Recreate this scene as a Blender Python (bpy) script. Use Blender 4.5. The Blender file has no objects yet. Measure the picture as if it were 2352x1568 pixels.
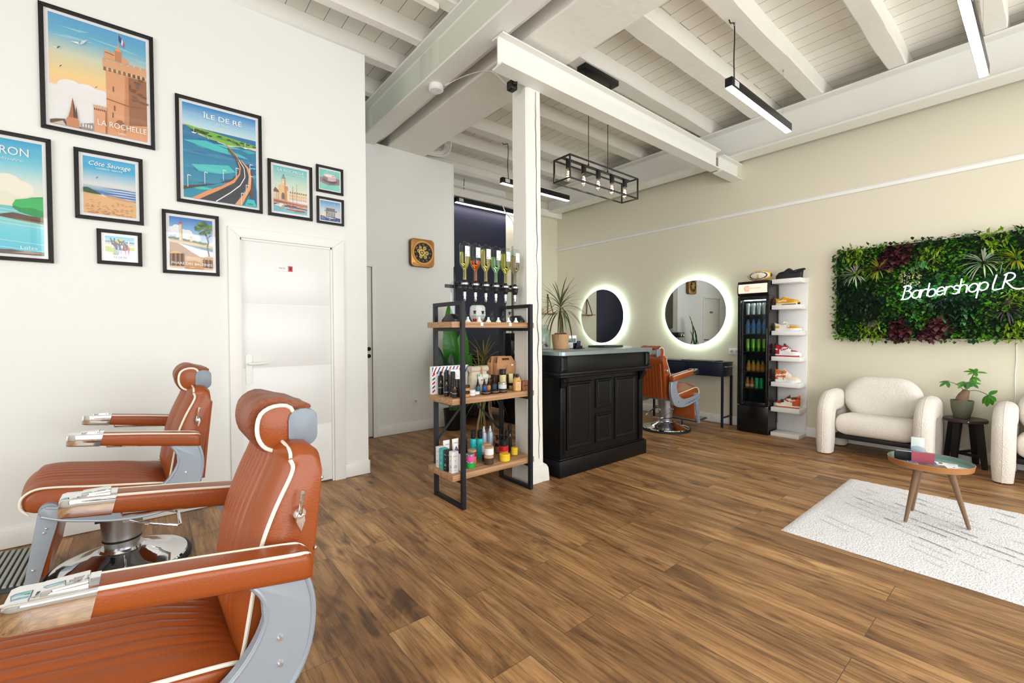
import bpy, bmesh, math, random
from math import sin, cos, pi, radians
from mathutils import Vector, Matrix, noise
S = bpy.context.scene
COL = S.collection
# ---------------------------------------------------------------- camera
YAW, PITCH, ROLL = radians(50.63), radians(1.256), radians(-0.1513)
F_ = Vector((cos(YAW)*cos(PITCH), sin(YAW)*cos(PITCH), -sin(PITCH)))
R0 = Vector((sin(YAW), -cos(YAW), 0)); U0 = R0.cross(F_)
R_ = R0*cos(ROLL)+U0*sin(ROLL); U_ = U0*cos(ROLL)-R0*sin(ROLL)
cam_d = bpy.data.cameras.new('camera'); cam = bpy.data.objects.new('camera', cam_d); COL.objects.link(cam)
cam_d.sensor_width = 36; cam_d.lens = 1016.154/2352*36; cam_d.clip_start = .05
cam.matrix_world = Matrix(((R_.x, U_.x, -F_.x, 0), (R_.y, U_.y, -F_.y, 0), (R_.z, U_.z, -F_.z, 1.27), (0, 0, 0, 1)))
S.camera = cam
# ---------------------------------------------------------------- exposure, daylight
S.view_settings.view_transform = 'Standard'; S.view_settings.look = 'None'
S.view_settings.gamma = 1; S.view_settings.use_curve_mapping = False
S.view_settings.exposure = 0.36
S.cycles.transparent_max_bounces = 24
W = bpy.data.worlds.new('sky'); S.world = W; W.use_nodes = True
bg = W.node_tree.nodes['Background']; bg.inputs[0].default_value = (.90, .95, 1.0, 1); bg.inputs[1].default_value = 1.1
def area(name, loc, aim, sx, sy, power, col=(1, 1, 1)):
    d = bpy.data.lights.new(name, 'AREA'); d.shape = 'RECTANGLE'; d.size = sx; d.size_y = sy; d.energy = power; d.color = col
    o = bpy.data.objects.new(name, d); COL.objects.link(o); o.location = loc
    o.rotation_euler = (Vector(aim)-Vector(loc)).to_track_quat('-Z', 'Y').to_euler(); return o
area('daylight_shopfront', (2.2, -2.55, 1.75), (2.2, 3, 1.3), 7.0, 2.7, 175, (1, .99, .965))
area('daylight_side_window', (-2.95, .6, 1.7), (3, .6, 1.4), 3.2, 2.4, 50, (1, .99, .965))
# ---------------------------------------------------------------- colour and materials
def lin(c):
    return tuple((x/12.92 if x <= .04045 else ((x+.055)/1.055)**2.4) for x in (v/255 for v in c[:3]))
def C4(c): return lin(c)+(1,)
MATS = {}
def mat(name, col=(200, 200, 200), rough=.5, metal=0, bump=0, bscale=60, emit=None, estr=0, alpha=1, trans=0, coat=0, var=0, vscale=8, ior=1.45, sheen=0, spec=.5):
    if name in MATS: return MATS[name]
    m = bpy.data.materials.new(name); m.use_nodes = True; nt = m.node_tree; b = nt.nodes['Principled BSDF']
    b.inputs['Base Color'].default_value = C4(col); b.inputs['Roughness'].default_value = rough; b.inputs['Metallic'].default_value = metal
    b.inputs['IOR'].default_value = ior; b.inputs['Specular IOR Level'].default_value = spec
    if trans: b.inputs['Transmission Weight'].default_value = trans
    if coat: b.inputs['Coat Weight'].default_value = coat; b.inputs['Coat Roughness'].default_value = .12
    if sheen: b.inputs['Sheen Weight'].default_value = sheen
    if emit: b.inputs['Emission Color'].default_value = C4(emit); b.inputs['Emission Strength'].default_value = estr
    if alpha < 1: b.inputs['Alpha'].default_value = alpha
    if bump or var:
        tc = nt.nodes.new('ShaderNodeTexCoord')
        if var:
            n = nt.nodes.new('ShaderNodeTexNoise'); n.inputs['Scale'].default_value = vscale; n.inputs['Detail'].default_value = 5
            nt.links.new(tc.outputs['Object'], n.inputs['Vector'])
            mx = nt.nodes.new('ShaderNodeMix'); mx.data_type = 'RGBA'
            mx.inputs[6].default_value = tuple(x*(1-var) for x in lin(col))+(1,); mx.inputs[7].default_value = tuple(min(1, x*(1+var)) for x in lin(col))+(1,)
            nt.links.new(n.outputs['Fac'], mx.inputs[0]); nt.links.new(mx.outputs[2], b.inputs['Base Color'])
        if bump:
            n = nt.nodes.new('ShaderNodeTexNoise'); n.inputs['Scale'].default_value = bscale; n.inputs['Detail'].default_value = 4
            nt.links.new(tc.outputs['Object'], n.inputs['Vector'])
            bp = nt.nodes.new('ShaderNodeBump'); bp.inputs['Strength'].default_value = bump; bp.inputs['Distance'].default_value = .01
            nt.links.new(n.outputs['Fac'], bp.inputs['Height']); nt.links.new(bp.outputs['Normal'], b.inputs['Normal'])
    MATS[name] = m; return m
def mat_attr(name, rough=.6, spec=.5, trans=0):
    """material whose colour is the mesh's own colour attribute (prints, leaves)"""
    if name in MATS: return MATS[name]
    m = bpy.data.materials.new(name); m.use_nodes = True; nt = m.node_tree; b = nt.nodes['Principled BSDF']
    a = nt.nodes.new('ShaderNodeVertexColor'); a.layer_name = 'Col'; nt.links.new(a.outputs['Color'], b.inputs['Base Color'])
    b.inputs['Roughness'].default_value = rough; b.inputs['Specular IOR Level'].default_value = spec
    MATS[name] = m; return m
def glass_mat(name, tint=(255, 255, 255), strength=1.0, rough=.02):
    """clear thin glass: mostly see-through, mirror-like at grazing angles"""
    if name in MATS: return MATS[name]
    m = bpy.data.materials.new(name); m.use_nodes = True; nt = m.node_tree; nt.nodes.clear()
    o = nt.nodes.new('ShaderNodeOutputMaterial'); mx = nt.nodes.new('ShaderNodeMixShader'); fr = nt.nodes.new('ShaderNodeFresnel')
    t = nt.nodes.new('ShaderNodeBsdfTransparent'); g = nt.nodes.new('ShaderNodeBsdfGlossy')
    k = 1.0+.5*strength; ge = nt.nodes.new('ShaderNodeNewGeometry'); mr = nt.nodes.new('ShaderNodeMapRange'); mr.inputs[3].default_value = k; mr.inputs[4].default_value = 1/k
    nt.links.new(ge.outputs['Backfacing'], mr.inputs[0]); nt.links.new(mr.outputs[0], fr.inputs['IOR']); t.inputs['Color'].default_value = C4(tint); g.inputs['Roughness'].default_value = rough
    nt.links.new(fr.outputs[0], mx.inputs[0]); nt.links.new(t.outputs[0], mx.inputs[1]); nt.links.new(g.outputs[0], mx.inputs[2]); nt.links.new(mx.outputs[0], o.inputs[0])
    MATS[name] = m; return m
# ---------------------------------------------------------------- mesh builder
def rotm(rx=0, ry=0, rz=0): return Matrix.Rotation(rz, 4, 'Z') @ Matrix.Rotation(ry, 4, 'Y') @ Matrix.Rotation(rx, 4, 'X')
def T(x, y=0, z=0): return Matrix.Translation((x, y, z))
class MB:
    def __init__(s): s.bm = bmesh.new(); s.M = Matrix.Identity(4); s.mi = 0; s.cl = None; s.color = None
    def _fin(s, vs, fs):
        if s.M != Matrix.Identity(4):
            for v in vs: v.co = s.M @ v.co
        for f in fs: f.material_index = s.mi
        if s.color is not None:
            if s.cl is None: s.cl = s.bm.loops.layers.float_color.new('Col')
            c = C4(s.color)
            for f in fs:
                for l in f.loops: l[s.cl] = c
    def face(s, pts, cols=None):
        vs = [s.bm.verts.new(p) for p in pts]; f = s.bm.faces.new(vs); s._fin(vs, [f])
        if cols:
            if s.cl is None: s.cl = s.bm.loops.layers.float_color.new('Col')
            for l, c in zip(f.loops, cols): l[s.cl] = C4(c)
        return f
    def box(s, x0, y0, z0, x1, y1, z1, bev=0, seg=2):
        if x0 > x1: x0, x1 = x1, x0
        if y0 > y1: y0, y1 = y1, y0
        if z0 > z1: z0, z1 = z1, z0
        vs = [s.bm.verts.new((x, y, z)) for x in (x0, x1) for y in (y0, y1) for z in (z0, z1)]
        fs = [s.bm.faces.new([vs[i] for i in q]) for q in ((0, 1, 3, 2), (4, 6, 7, 5), (0, 4, 5, 1), (2, 3, 7, 6), (0, 2, 6, 4), (1, 5, 7, 3))]
        if bev:
            es = list({e for f in fs for e in f.edges})
            r = bmesh.ops.bevel(s.bm, geom=es, offset=min(bev, .49*min(x1-x0, y1-y0, z1-z0)), segments=seg, affect='EDGES', profile=.5)
            vs2 = [v for v in r['verts']]; fset = set(r['faces'])
            for v in vs2: fset.update(v.link_faces)
            vs = list({v for f in fset for v in f.verts}); fs = list(fset)
        s._fin(vs, fs)
    def cyl(s, p0, p1, r0, r1=None, n=16, caps=True):
        s.loft([(p0, r0), (p1, r0 if r1 is None else r1)], n, caps)
    def loft(s, secs, n=16, caps=True, closed=False):
        """circular sections [(point, radius)] along a path"""
        pts = [Vector(p) for p, r in secs]; rings = []; nrm = None
        for i, (p, r) in enumerate(secs):
            if closed: d = pts[(i+1) % len(pts)]-pts[i-1]
            else: d = pts[min(i+1, len(pts)-1)]-pts[max(i-1, 0)]
            d.normalize()
            if nrm is None: nrm = d.orthogonal().normalized()
            nrm = (nrm-d*nrm.dot(d)).normalized(); b = d.cross(nrm)
            rings.append([s.bm.verts.new(pts[i]+(nrm*cos(2*pi*k/n)+b*sin(2*pi*k/n))*r) for k in range(n)])
        s._rings(rings, caps, closed)
    def _rings(s, rings, caps, closed=False, wrap=True):
        fs = []; n = len(rings[0])
        for i in range(len(rings) if closed else len(rings)-1):
            a, b = rings[i], rings[(i+1) % len(rings)]
            for k in range(n if wrap else n-1): fs.append(s.bm.faces.new((a[k], a[(k+1) % n], b[(k+1) % n], b[k])))
        if caps and not closed: fs += [s.bm.faces.new(rings[0][::-1]), s.bm.faces.new(rings[-1])]
        s._fin([v for r in rings for v in r], fs)
    def tube(s, pts, r, n=8, closed=False, smooth=0):
        if smooth: pts = spline(pts, smooth, closed)
        s.loft([(p, r) for p in pts], n, True, closed)
    def sections(s, rings, caps=True, closed=False):
        """explicit rings of points"""
        s._rings([[s.bm.verts.new(p) for p in r] for r in rings], caps, closed)
    def lathe(s, prof, c=(0, 0, 0), n=24, caps=True):
        rings = [[s.bm.verts.new((c[0]+r*cos(2*pi*k/n), c[1]+r*sin(2*pi*k/n), c[2]+z)) for k in range(n)] for r, z in prof]
        s._rings(rings, caps)
    def prism(s, poly, h0, h1, axis='Z', bev=0, seg=2):
        """polygon extruded along an axis: Z -> (x,y), Y -> (x,z), X -> (y,z)"""
        def P(a, b, h): return {'Z': (a, b, h), 'Y': (a, h, b), 'X': (h, a, b)}[axis]
        a = [s.bm.verts.new(P(x, y, h0)) for x, y in poly]; b = [s.bm.verts.new(P(x, y, h1)) for x, y in poly]; n = len(poly)
        fs = [s.bm.faces.new(a[::-1]), s.bm.faces.new(b)]+[s.bm.faces.new((a[i], a[(i+1) % n], b[(i+1) % n], b[i])) for i in range(n)]
        vs = a+b
        if bev:
            es = list(fs[0].edges)+list(fs[1].edges)
            r = bmesh.ops.bevel(s.bm, geom=es, offset=bev, segments=seg, affect='EDGES', profile=.5)
            fset = set(r['faces'])
            for v in r['verts']: fset.update(v.link_faces)
            fs = list(fset); vs = list({v for f in fset for v in f.verts})
        s._fin(vs, fs)
    def sphere(s, c, rx, ry=None, rz=None, n=16, m=10):
        ry = rx if ry is None else ry; rz = rx if rz is None else rz
        top = s.bm.verts.new((c[0], c[1], c[2]+rz)); bot = s.bm.verts.new((c[0], c[1], c[2]-rz)); rings = []
        for j in range(1, m):
            t = pi*j/m; rings.append([s.bm.verts.new((c[0]+rx*sin(t)*cos(2*pi*k/n), c[1]+ry*sin(t)*sin(2*pi*k/n), c[2]+rz*cos(t))) for k in range(n)])
        fs = [s.bm.faces.new((top, rings[0][k], rings[0][(k+1) % n])) for k in range(n)]+[s.bm.faces.new((bot, rings[-1][(k+1) % n], rings[-1][k])) for k in range(n)]
        for i in range(m-2):
            for k in range(n): fs.append(s.bm.faces.new((rings[i][k], rings[i+1][k], rings[i+1][(k+1) % n], rings[i][(k+1) % n])))
        s._fin([top, bot]+[v for r in rings for v in r], fs)
    def leaf(s, p, d, up, L, w, bend=.3, n=5, fold=.15, tip=1.0):
        """a leaf blade from p along d"""
        d = Vector(d).normalized(); up = Vector(up); side = d.cross(up)
        if side.length < 1e-4: side = d.orthogonal()
        side.normalize(); up = side.cross(d).normalized(); rows = []
        for i in range(n+1):
            t = i/n; q = Vector(p)+d*(L*t*(1-.25*abs(bend)*t))-up*(bend*L*t*t)
            ww = w*(sin(pi*min(1, t*.92+.06))**.8)*.5 if i < n else w*.03
            rows.append([s.bm.verts.new(q-side*ww+up*fold*ww), s.bm.verts.new(q), s.bm.verts.new(q+side*ww+up*fold*ww)])
        fs = []
        for i in range(n):
            for k in (0, 1): fs.append(s.bm.faces.new((rows[i][k], rows[i][k+1], rows[i+1][k+1], rows[i+1][k])))
        s._fin([v for r in rows for v in r], fs)
    def build(s, name, mats, parent=None, smooth=35, sub=0, kind=None):
        me = bpy.data.meshes.new(name)
        if smooth: bmesh.ops.recalc_face_normals(s.bm, faces=s.bm.faces[:])
        s.bm.to_mesh(me); s.bm.free()
        for m in (mats if isinstance(mats, (list, tuple)) else [mats]): me.materials.append(m)
        if smooth:
            me.polygons.foreach_set('use_smooth', [True]*len(me.polygons)); me.set_sharp_from_angle(angle=radians(smooth))
        o = bpy.data.objects.new(name, me); COL.objects.link(o)
        if parent: o.parent = parent
        if sub:
            md = o.modifiers.new('sub', 'SUBSURF'); md.levels = sub; md.render_levels = sub
        if kind: o['kind'] = kind
        return o
def spline(pts, sub=6, closed=False):
    P = [Vector(p) for p in pts]; out = []; n = len(P)
    for i in range(n if closed else n-1):
        g = (lambda k: P[k % n]) if closed else (lambda k: P[max(0, min(n-1, k))])
        a, b, c, d = g(i-1), g(i), g(i+1), g(i+2)
        for k in range(sub):
            t = k/sub; out.append(.5*((2*b)+(c-a)*t+(2*a-5*b+4*c-d)*t*t+(3*b-a-3*c+d)*t*t*t))
    if not closed: out.append(P[-1])
    return out
def rrect(w, h, r, n=4, cx=0, cy=0):
    out = []
    for k, (sx, sy) in enumerate(((1, 1), (-1, 1), (-1, -1), (1, -1))):
        for i in range(n+1):
            a = pi/2*k+pi/2*i/n; out.append((cx+sx*(w/2-r)+r*cos(a), cy+sy*(h/2-r)+r*sin(a)))
    return out
def thing(name, label, cat, loc=(0, 0, 0), rz=0, group=None):
    o = bpy.data.objects.new(name, None); COL.objects.link(o); o.empty_display_size = .1
    o.location = loc; o.rotation_euler = (0, 0, rz); return tag(o, label, cat, group)
def tag(o, label, cat, group=None, kind=None):
    o['label'] = label; o['category'] = cat
    if group: o['group'] = group
    if kind: o['kind'] = kind
    return o
def kids(o): return KID.get(o.name, [])
def dup(root, loc, rz=None, label=None, group=None, over=None):
    """copy of a thing with copies of its parts and sub-parts"""
    r = root.copy(); COL.objects.link(r); r.location = loc
    if rz is not None: r.rotation_euler = (0, 0, rz)
    if label: r['label'] = label
    if group: r['group'] = group
    for ch in list(root.children):
        c = ch.copy(); COL.objects.link(c); c.parent = r
        for g in ch.children:
            d = g.copy(); COL.objects.link(d); d.parent = c
    return r
# ---------------------------------------------------------------- lettering
TXT = {}
def text_tris(body, shear=0, spacing=1):
    """triangles of a line of text, height of a capital about 0.7, starting at 0,0; returns (list of triangles, width)"""
    k = (body, shear, spacing)
    if k in TXT: return TXT[k]
    cu = bpy.data.curves.new('t', 'FONT'); cu.body = body; cu.size = 1; cu.shear = shear; cu.space_character = spacing; cu.resolution_u = 3
    o = bpy.data.objects.new('t', cu); COL.objects.link(o)
    dg = bpy.context.evaluated_depsgraph_get(); dg.update(); me = o.evaluated_get(dg).to_mesh(); me.calc_loop_triangles()
    tr = [[tuple(me.vertices[i].co[:2]) for i in t.vertices] for t in me.loop_triangles]
    o.evaluated_get(dg).to_mesh_clear(); bpy.data.objects.remove(o); bpy.data.curves.remove(cu)
    xs = [p[0] for t in tr for p in t] or [0]
    TXT[k] = (tr, max(xs)); return TXT[k]
class Art:
    """flat coloured shapes in layers, u right 0..w, v up 0..h; P maps (u,v,lift) to 3D"""
    def __init__(s, P, dz=.00012): s.mb = MB(); s.P = P; s.z = 0; s.dz = dz
    def poly(s, col, pts, up=True):
        if up: s.z += s.dz
        s.mb.color = None; s.mb.face([s.P(u, v, s.z) for u, v in pts], [col]*len(pts))
    def grad(s, u0, v0, u1, v1, cb, ct):
        s.z += s.dz; s.mb.face([s.P(u0, v0, s.z), s.P(u1, v0, s.z), s.P(u1, v1, s.z), s.P(u0, v1, s.z)], [cb, cb, ct, ct])
    def rect(s, col, u0, v0, u1, v1, up=True): s.poly(col, [(u0, v0), (u1, v0), (u1, v1), (u0, v1)], up)
    def ell(s, col, cu, cv, ru, rv, n=20, a0=0, a1=2*pi): s.poly(col, [(cu+ru*cos(a0+(a1-a0)*k/n), cv+rv*sin(a0+(a1-a0)*k/n)) for k in range(n+(a1-a0 < 6.2))])
    def line(s, col, pts, w):
        s.z += s.dz
        for a, b in zip(pts, pts[1:]):
            dx, dy = b[0]-a[0], b[1]-a[1]; l = math.hypot(dx, dy) or 1; nx, ny = -dy/l*w/2, dx/l*w/2
            s.poly(col, [(a[0]-nx, a[1]-ny), (b[0]-nx, b[1]-ny), (b[0]+nx, b[1]+ny), (a[0]+nx, a[1]+ny)], False)
    def text(s, col, body, u, v, size, width=None, shear=0, align='C', rot=0):
        tr, w = text_tris(body, shear); k = size/.7; kx = k if width is None else width/w; s.z += s.dz
        off = {'C': -w*kx/2, 'L': 0, 'R': -w*kx}[align]; c_, s_ = cos(rot), sin(rot)
        for t in tr:
            q = [(x*kx+off, y*k) for x, y in t]; s.poly(col, [(u+x*c_-y*s_, v+x*s_+y*c_) for x, y in q], False)
    def build(s, name, parent, m): return s.mb.build(name, m, parent, smooth=0)
rnd = random.Random(7)
# ================================================================ the room
def nd(nt, t, **k):
    n = nt.nodes.new(t)
    for a, v in k.items():
        if a.startswith('i_'): n.inputs[int(a[2:])].default_value = v
        else: setattr(n, a, v)
    return n
def floor_material():
    m = bpy.data.materials.new('oak_floor'); m.use_nodes = True; nt = m.node_tree; L = nt.links.new; b = nt.nodes['Principled BSDF']
    tc = nd(nt, 'ShaderNodeTexCoord'); mp = nd(nt, 'ShaderNodeMapping'); mp.inputs['Rotation'].default_value = (0, 0, pi/2); L(tc.outputs['Object'], mp.inputs['Vector'])
    br = nd(nt, 'ShaderNodeTexBrick', offset=.37, offset_frequency=2, squash=1)
    for k, v in (('Color1', (0, 0, 0, 1)), ('Color2', (1, 1, 1, 1)), ('Mortar', (.5, .5, .5, 1)), ('Scale', 1), ('Mortar Size', .0014), ('Mortar Smooth', .3), ('Bias', 0), ('Brick Width', 1.28), ('Row Height', .19)): br.inputs[k].default_value = v
    L(mp.outputs[0], br.inputs['Vector'])
    off = nd(nt, 'ShaderNodeVectorMath', operation='MULTIPLY_ADD'); off.inputs[1].default_value = (17, 31, 5); L(br.outputs['Color'], off.inputs[0]); L(mp.outputs[0], off.inputs[2])
    def streak(sx, sy, scale, det, dist):
        a = nd(nt, 'ShaderNodeMapping'); a.inputs['Scale'].default_value = (sx, sy, 1); L(off.outputs[0], a.inputs['Vector'])
        n = nd(nt, 'ShaderNodeTexNoise'); n.inputs['Scale'].default_value = scale; n.inputs['Detail'].default_value = det; n.inputs['Distortion'].default_value = dist; n.inputs['Roughness'].default_value = .62
        L(a.outputs[0], n.inputs['Vector']); return n.outputs['Fac']
    def ramp(src, stops):
        r = nd(nt, 'ShaderNodeValToRGB'); e = r.color_ramp.elements
        while len(e) > 1: e.remove(e[-1])
        for i, (p, c) in enumerate(stops):
            x = e[0] if i == 0 else e.new(p)
            x.position = p; x.color = C4(c)
        L(src, r.inputs[0]); return r.outputs[0]
    base = ramp(streak(.55, 3.2, 2.2, 6, .9), [(.28, (108, 76, 48)), (.42, (156, 115, 72)), (.55, (186, 143, 95)), (.72, (208, 168, 118))])
    grain = ramp(streak(1.2, 26, 3, 5, .6), [(.32, (150, 140, 128)), (.55, (255, 255, 255))])
    dark = ramp(streak(1.1, 6.5, 2.0, 7, 1.3), [(.26, (112, 96, 84)), (.38, (232, 229, 226)), (.45, (255, 255, 255))])
    kn = streak(3.0, 7.0, 1.0, 2, .4); vo = nd(nt, 'ShaderNodeTexVoronoi'); vm = nd(nt, 'ShaderNodeMapping'); vm.inputs['Scale'].default_value = (1.5, 3.6, 1); L(off.outputs[0], vm.inputs['Vector']); L(vm.outputs[0], vo.inputs['Vector']); vo.inputs['Scale'].default_value = 1.6; knot = ramp(vo.outputs['Distance'], [(.02, (70, 50, 36)), (.07, (168, 152, 138)), (.16, (255, 255, 255))])
    blot = ramp(streak(.9, 2.6, 1.3, 4, 1.6), [(.30, (150, 136, 124)), (.44, (255, 255, 255))])
    tone = ramp(br.outputs['Color'], [(0, (212, 205, 198)), (1, (255, 252, 246))])
    def mul(a, c, f=1):
        x = nd(nt, 'ShaderNodeMix', data_type='RGBA', blend_type='MULTIPLY'); x.inputs[0].default_value = f; L(a, x.inputs[6]); L(c, x.inputs[7]); return x.outputs[2]
    col = mul(mul(mul(mul(mul(base, grain, .75), dark, .9), tone, 1), knot, .75), blot, .8)
    seam = nd(nt, 'ShaderNodeMix', data_type='RGBA'); L(br.outputs['Fac'], seam.inputs[0]); L(col, seam.inputs[6]); seam.inputs[7].default_value = C4((84, 62, 44))
    L(seam.outputs[2], b.inputs['Base Color']); b.inputs['Roughness'].default_value = .42
    rr = nd(nt, 'ShaderNodeMapRange'); rr.inputs[3].default_value = .34; rr.inputs[4].default_value = .5; L(grain, rr.inputs[0]); L(rr.outputs[0], b.inputs['Roughness'])
    bp = nd(nt, 'ShaderNodeBump'); bp.inputs['Strength'].default_value = .12; bp.inputs['Distance'].default_value = .004; L(grain, bp.inputs['Height']); L(bp.outputs[0], b.inputs['Normal'])
    return m
def board_material():
    m = bpy.data.materials.new('painted_boards'); m.use_nodes = True; nt = m.node_tree; L = nt.links.new; b = nt.nodes['Principled BSDF']
    tc = nd(nt, 'ShaderNodeTexCoord'); mp = nd(nt, 'ShaderNodeMapping'); mp.inputs['Rotation'].default_value = (0, 0, pi/2); L(tc.outputs['Object'], mp.inputs['Vector'])
    br = nd(nt, 'ShaderNodeTexBrick', offset=.5)
    for k, v in (('Color1', C4((234, 231, 220))), ('Color2', C4((243, 241, 233))), ('Mortar', C4((70, 62, 50))), ('Scale', 1), ('Mortar Size', .0022), ('Mortar Smooth', .2), ('Bias', 0), ('Brick Width', 4.3), ('Row Height', .155)): br.inputs[k].default_value = v
    L(mp.outputs[0], br.inputs['Vector']); L(br.outputs['Color'], b.inputs['Base Color']); b.inputs['Roughness'].default_value = .6
    return m
M_WHITE = mat('white_wall_paint', (237, 239, 236), .55, bump=.03, bscale=120)
M_BEIGE = mat('beige_wall_paint', (223, 218, 197), .6, bump=.03, bscale=120)
M_NAVY = mat('navy_wall_paint', (17, 24, 48), .5, bump=.03, bscale=120)
M_TRIM = mat('white_trim_paint', (240, 241, 238), .35)
M_WOOD_W = mat('white_painted_timber', (243, 241, 234), .55, bump=.5, bscale=14, var=.03, vscale=6)
M_STEEL_W = mat('white_painted_steel', (237, 238, 233), .4)
M_STEEL_G = mat('pale_grey_green_steel', (214, 219, 203), .45)
M_BOARD = board_material(); M_FLOOR = floor_material()
def struct(mb, name, m, parent=None, smooth=35):
    o = mb.build(name, m, parent, smooth)
    o['kind'] = 'structure'; return o
b = MB(); b.box(-3.1, -2.8, -.08, 6.25, 6.3, 0); struct(b, 'floor', M_FLOOR)
# walls
b = MB(); b.box(-3.1, 3.887, 0, .525, 3.99, 3.715); b.box(1.232, 3.887, 0, 1.513, 3.99, 3.715); b.box(.525, 3.887, 1.997, 1.232, 3.99, 3.715); struct(b, 'wall_left', M_WHITE)
b = MB(); b.box(.9, 5.16, 0, 1.29, 5.26, 3.53); b.box(2.082, 5.16, 0, 3.215, 5.26, 3.53); b.box(1.29, 5.16, 2.055, 2.082, 5.26, 3.53); b.box(3.2, 5.157, 0, 3.22, 5.265, 3.533); struct(b, 'wall_clock_side', M_WHITE)
b = MB(); b.box(.8, 3.99, 0, .9, 6.06, 3.53); struct(b, 'wall_passage_end', M_WHITE)
b = MB(); b.box(6.106, -2.8, 0, 6.25, 6.3, 4.03); struct(b, 'wall_right', M_BEIGE)
b = MB(); b.box(.8, 6.06, 0, 3.3, 6.2, 4.03); b.box(4.84, 6.06, 0, 6.106, 6.2, 4.03); b.mi = 1; b.box(3.3, 6.06, 0, 4.84, 6.2, 3.43); b.mi = 2; b.box(3.3, 6.06, 3.43, 4.84, 6.2, 4.03); struct(b, 'wall_back', [M_BEIGE, M_NAVY, M_WHITE])
b = MB()
for q in ((-3.1, -.3, 0, .45, 0), (-3.1, -.3, 3.05, 4.03, 0)): pass
b.box(-3.1, -2.8, 0, 6.106, -2.68, .42); b.box(-3.1, -2.8, 3.1, 6.106, -2.68, 4.03)
for x0, x1 in ((-3.1, -1.45), (.85, 1.1), (3.3, 3.55), (5.8, 6.106)): b.box(x0, -2.8, .42, x1, -2.68, 3.1)
struct(b, 'wall_front', M_WHITE)
b = MB(); b.box(-3.2, -2.8, 0, -3.1, 3.99, .5); b.box(-3.2, -2.8, 2.9, -3.1, 3.99, 4.03); b.box(-3.2, -2.8, .5, -3.1, -1, 2.9); b.box(-3.2, 2.2, .5, -3.1, 3.99, 2.9); struct(b, 'wall_rear', M_WHITE)
M_PANE = glass_mat('window_glass')
for n, (x0, x1) in enumerate(((-1.45, .85), (1.1, 3.3), (3.55, 5.8))):
    b = MB()
    for q in ((x0, .42, x1, .49), (x0, 3.03, x1, 3.1), (x0, .49, x0+.06, 3.03), (x1-.06, .49, x1, 3.03)): b.box(q[0], -2.78, q[1], q[2], -2.72, q[3])
    o = struct(b, 'window_%d' % (n+1), mat('dark_window_frame', (50, 52, 54), .4)); b = MB(); b.box(x0+.06, -2.755, .49, x1-.06, -2.75, 3.03); b.build('pane', M_PANE, o)
b = MB()
for q in ((-1, .5, 2.2, .57), (-1, 2.83, 2.2, 2.9), (-1, .57, -.94, 2.83), (2.14, .57, 2.2, 2.83)): b.box(-3.18, q[0], q[1], -3.12, q[2], q[3])
o = struct(b, 'window_4', MATS['dark_window_frame']); b = MB(); b.box(-3.152, -.94, .57, -3.148, 2.14, 2.83); b.build('pane', M_PANE, o)
# baseboards, rail
def skirt(name, *segs):
    b = MB()
    for x0, y0, x1, y1 in segs: b.box(x0, y0, .002, x1, y1, .12, .006)
    struct(b, name, M_TRIM)
skirt('baseboard_left', (-3.1, 3.872, .462, 3.887), (1.306, 3.872, 1.527, 3.887), (1.513, 3.872, 1.527, 3.99))
skirt('baseboard_clock_side', (2.117, 5.143, 3.235, 5.16), (3.22, 5.143, 3.236, 5.27))
skirt('baseboard_right', (6.09, -2.68, 6.106, 6.06)); skirt('baseboard_back', (3.3, 6.045, 6.09, 6.06))
b = MB(); b.box(6.092, -2.68, 2.818, 6.106, 6.06, 2.846, .004); b.box(6.086, -2.68, 2.806, 6.106, 6.06, 2.818, .003); b.box(6.086, -2.68, 2.846, 6.106, 6.06, 2.854, .002); struct(b, 'trim_1', M_TRIM)
# ceiling: boards, joists, beams
b = MB(); b.box(-3.2, -2.8, 4.03, 6.25, 6.3, 4.1); CEIL = struct(b, 'ceiling', M_BOARD)
def timber(name, x0, y0, z0, x1, y1, z1, amp=.008, seed=0, ax='X', seg=46):
    """hand-hewn painted timber: a long box with waney edges"""
    rings = []
    for i in range(seg+1):
        t = i/seg; rg = []
        a, c = (y0, y1) if ax == 'X' else (x0, x1)
        q = rrect(c-a, z1-z0, .012, 1, (a+c)/2, (z0+z1)/2)
        for k, (u, v) in enumerate(q):
            l = (x0+(x1-x0)*t) if ax == 'X' else (y0+(y1-y0)*t)
            u += amp*noise.noise((l*1.7, u*7+seed*3.1, v*5)) + .5*amp*noise.noise((l*6, seed+k*.3, 2)); v += (amp*.8*noise.noise((l*1.9, u*5, seed*2.3+9)) if v < (z0+z1)/2 else 0)
            rg.append((l, u, v) if ax == 'X' else (u, l, v))
        rings.append(rg)
    b = MB(); b.sections(rings); o = b.build(name, M_WOOD_W, CEIL, 24); return o
for i, (y0, y1) in enumerate(((.275, .415), (.93, 1.09), (1.62, 1.79), (2.16, 2.385), (2.86, 3.03), (3.4, 3.57), (3.93, 4.11), (4.68, 4.86), (5.23, 5.39), (5.87, 6.03), (-.35, -.2), (-1.0, -.85), (-1.7, -1.55))):
    timber('joist', 2.3, y0, 3.872, 6.1, y1, 4.04, .012, i)
for i, (y0, y1) in enumerate(((4.13, 4.245), (3.617, 3.722), (3.03, 3.17), (2.45, 2.6), (1.8, 1.95), (1.15, 1.3), (.5, .65), (-.2, -.05), (-.9, -.75), (-1.6, -1.45), (4.72, 4.84), (5.3, 5.42))):
    timber('joist', -3.1, y0, 3.872, 2.25, y1, 4.04, .008, i+20)
timber('timber_beam', 2.29, -2.68, 3.53, 2.79, 6.06, 3.875, .012, 50, 'Y', 90)
timber('timber_beam', 2.06, -2.68, 3.585, 2.225, 6.06, 3.875, .006, 53, 'Y', 90)
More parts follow.
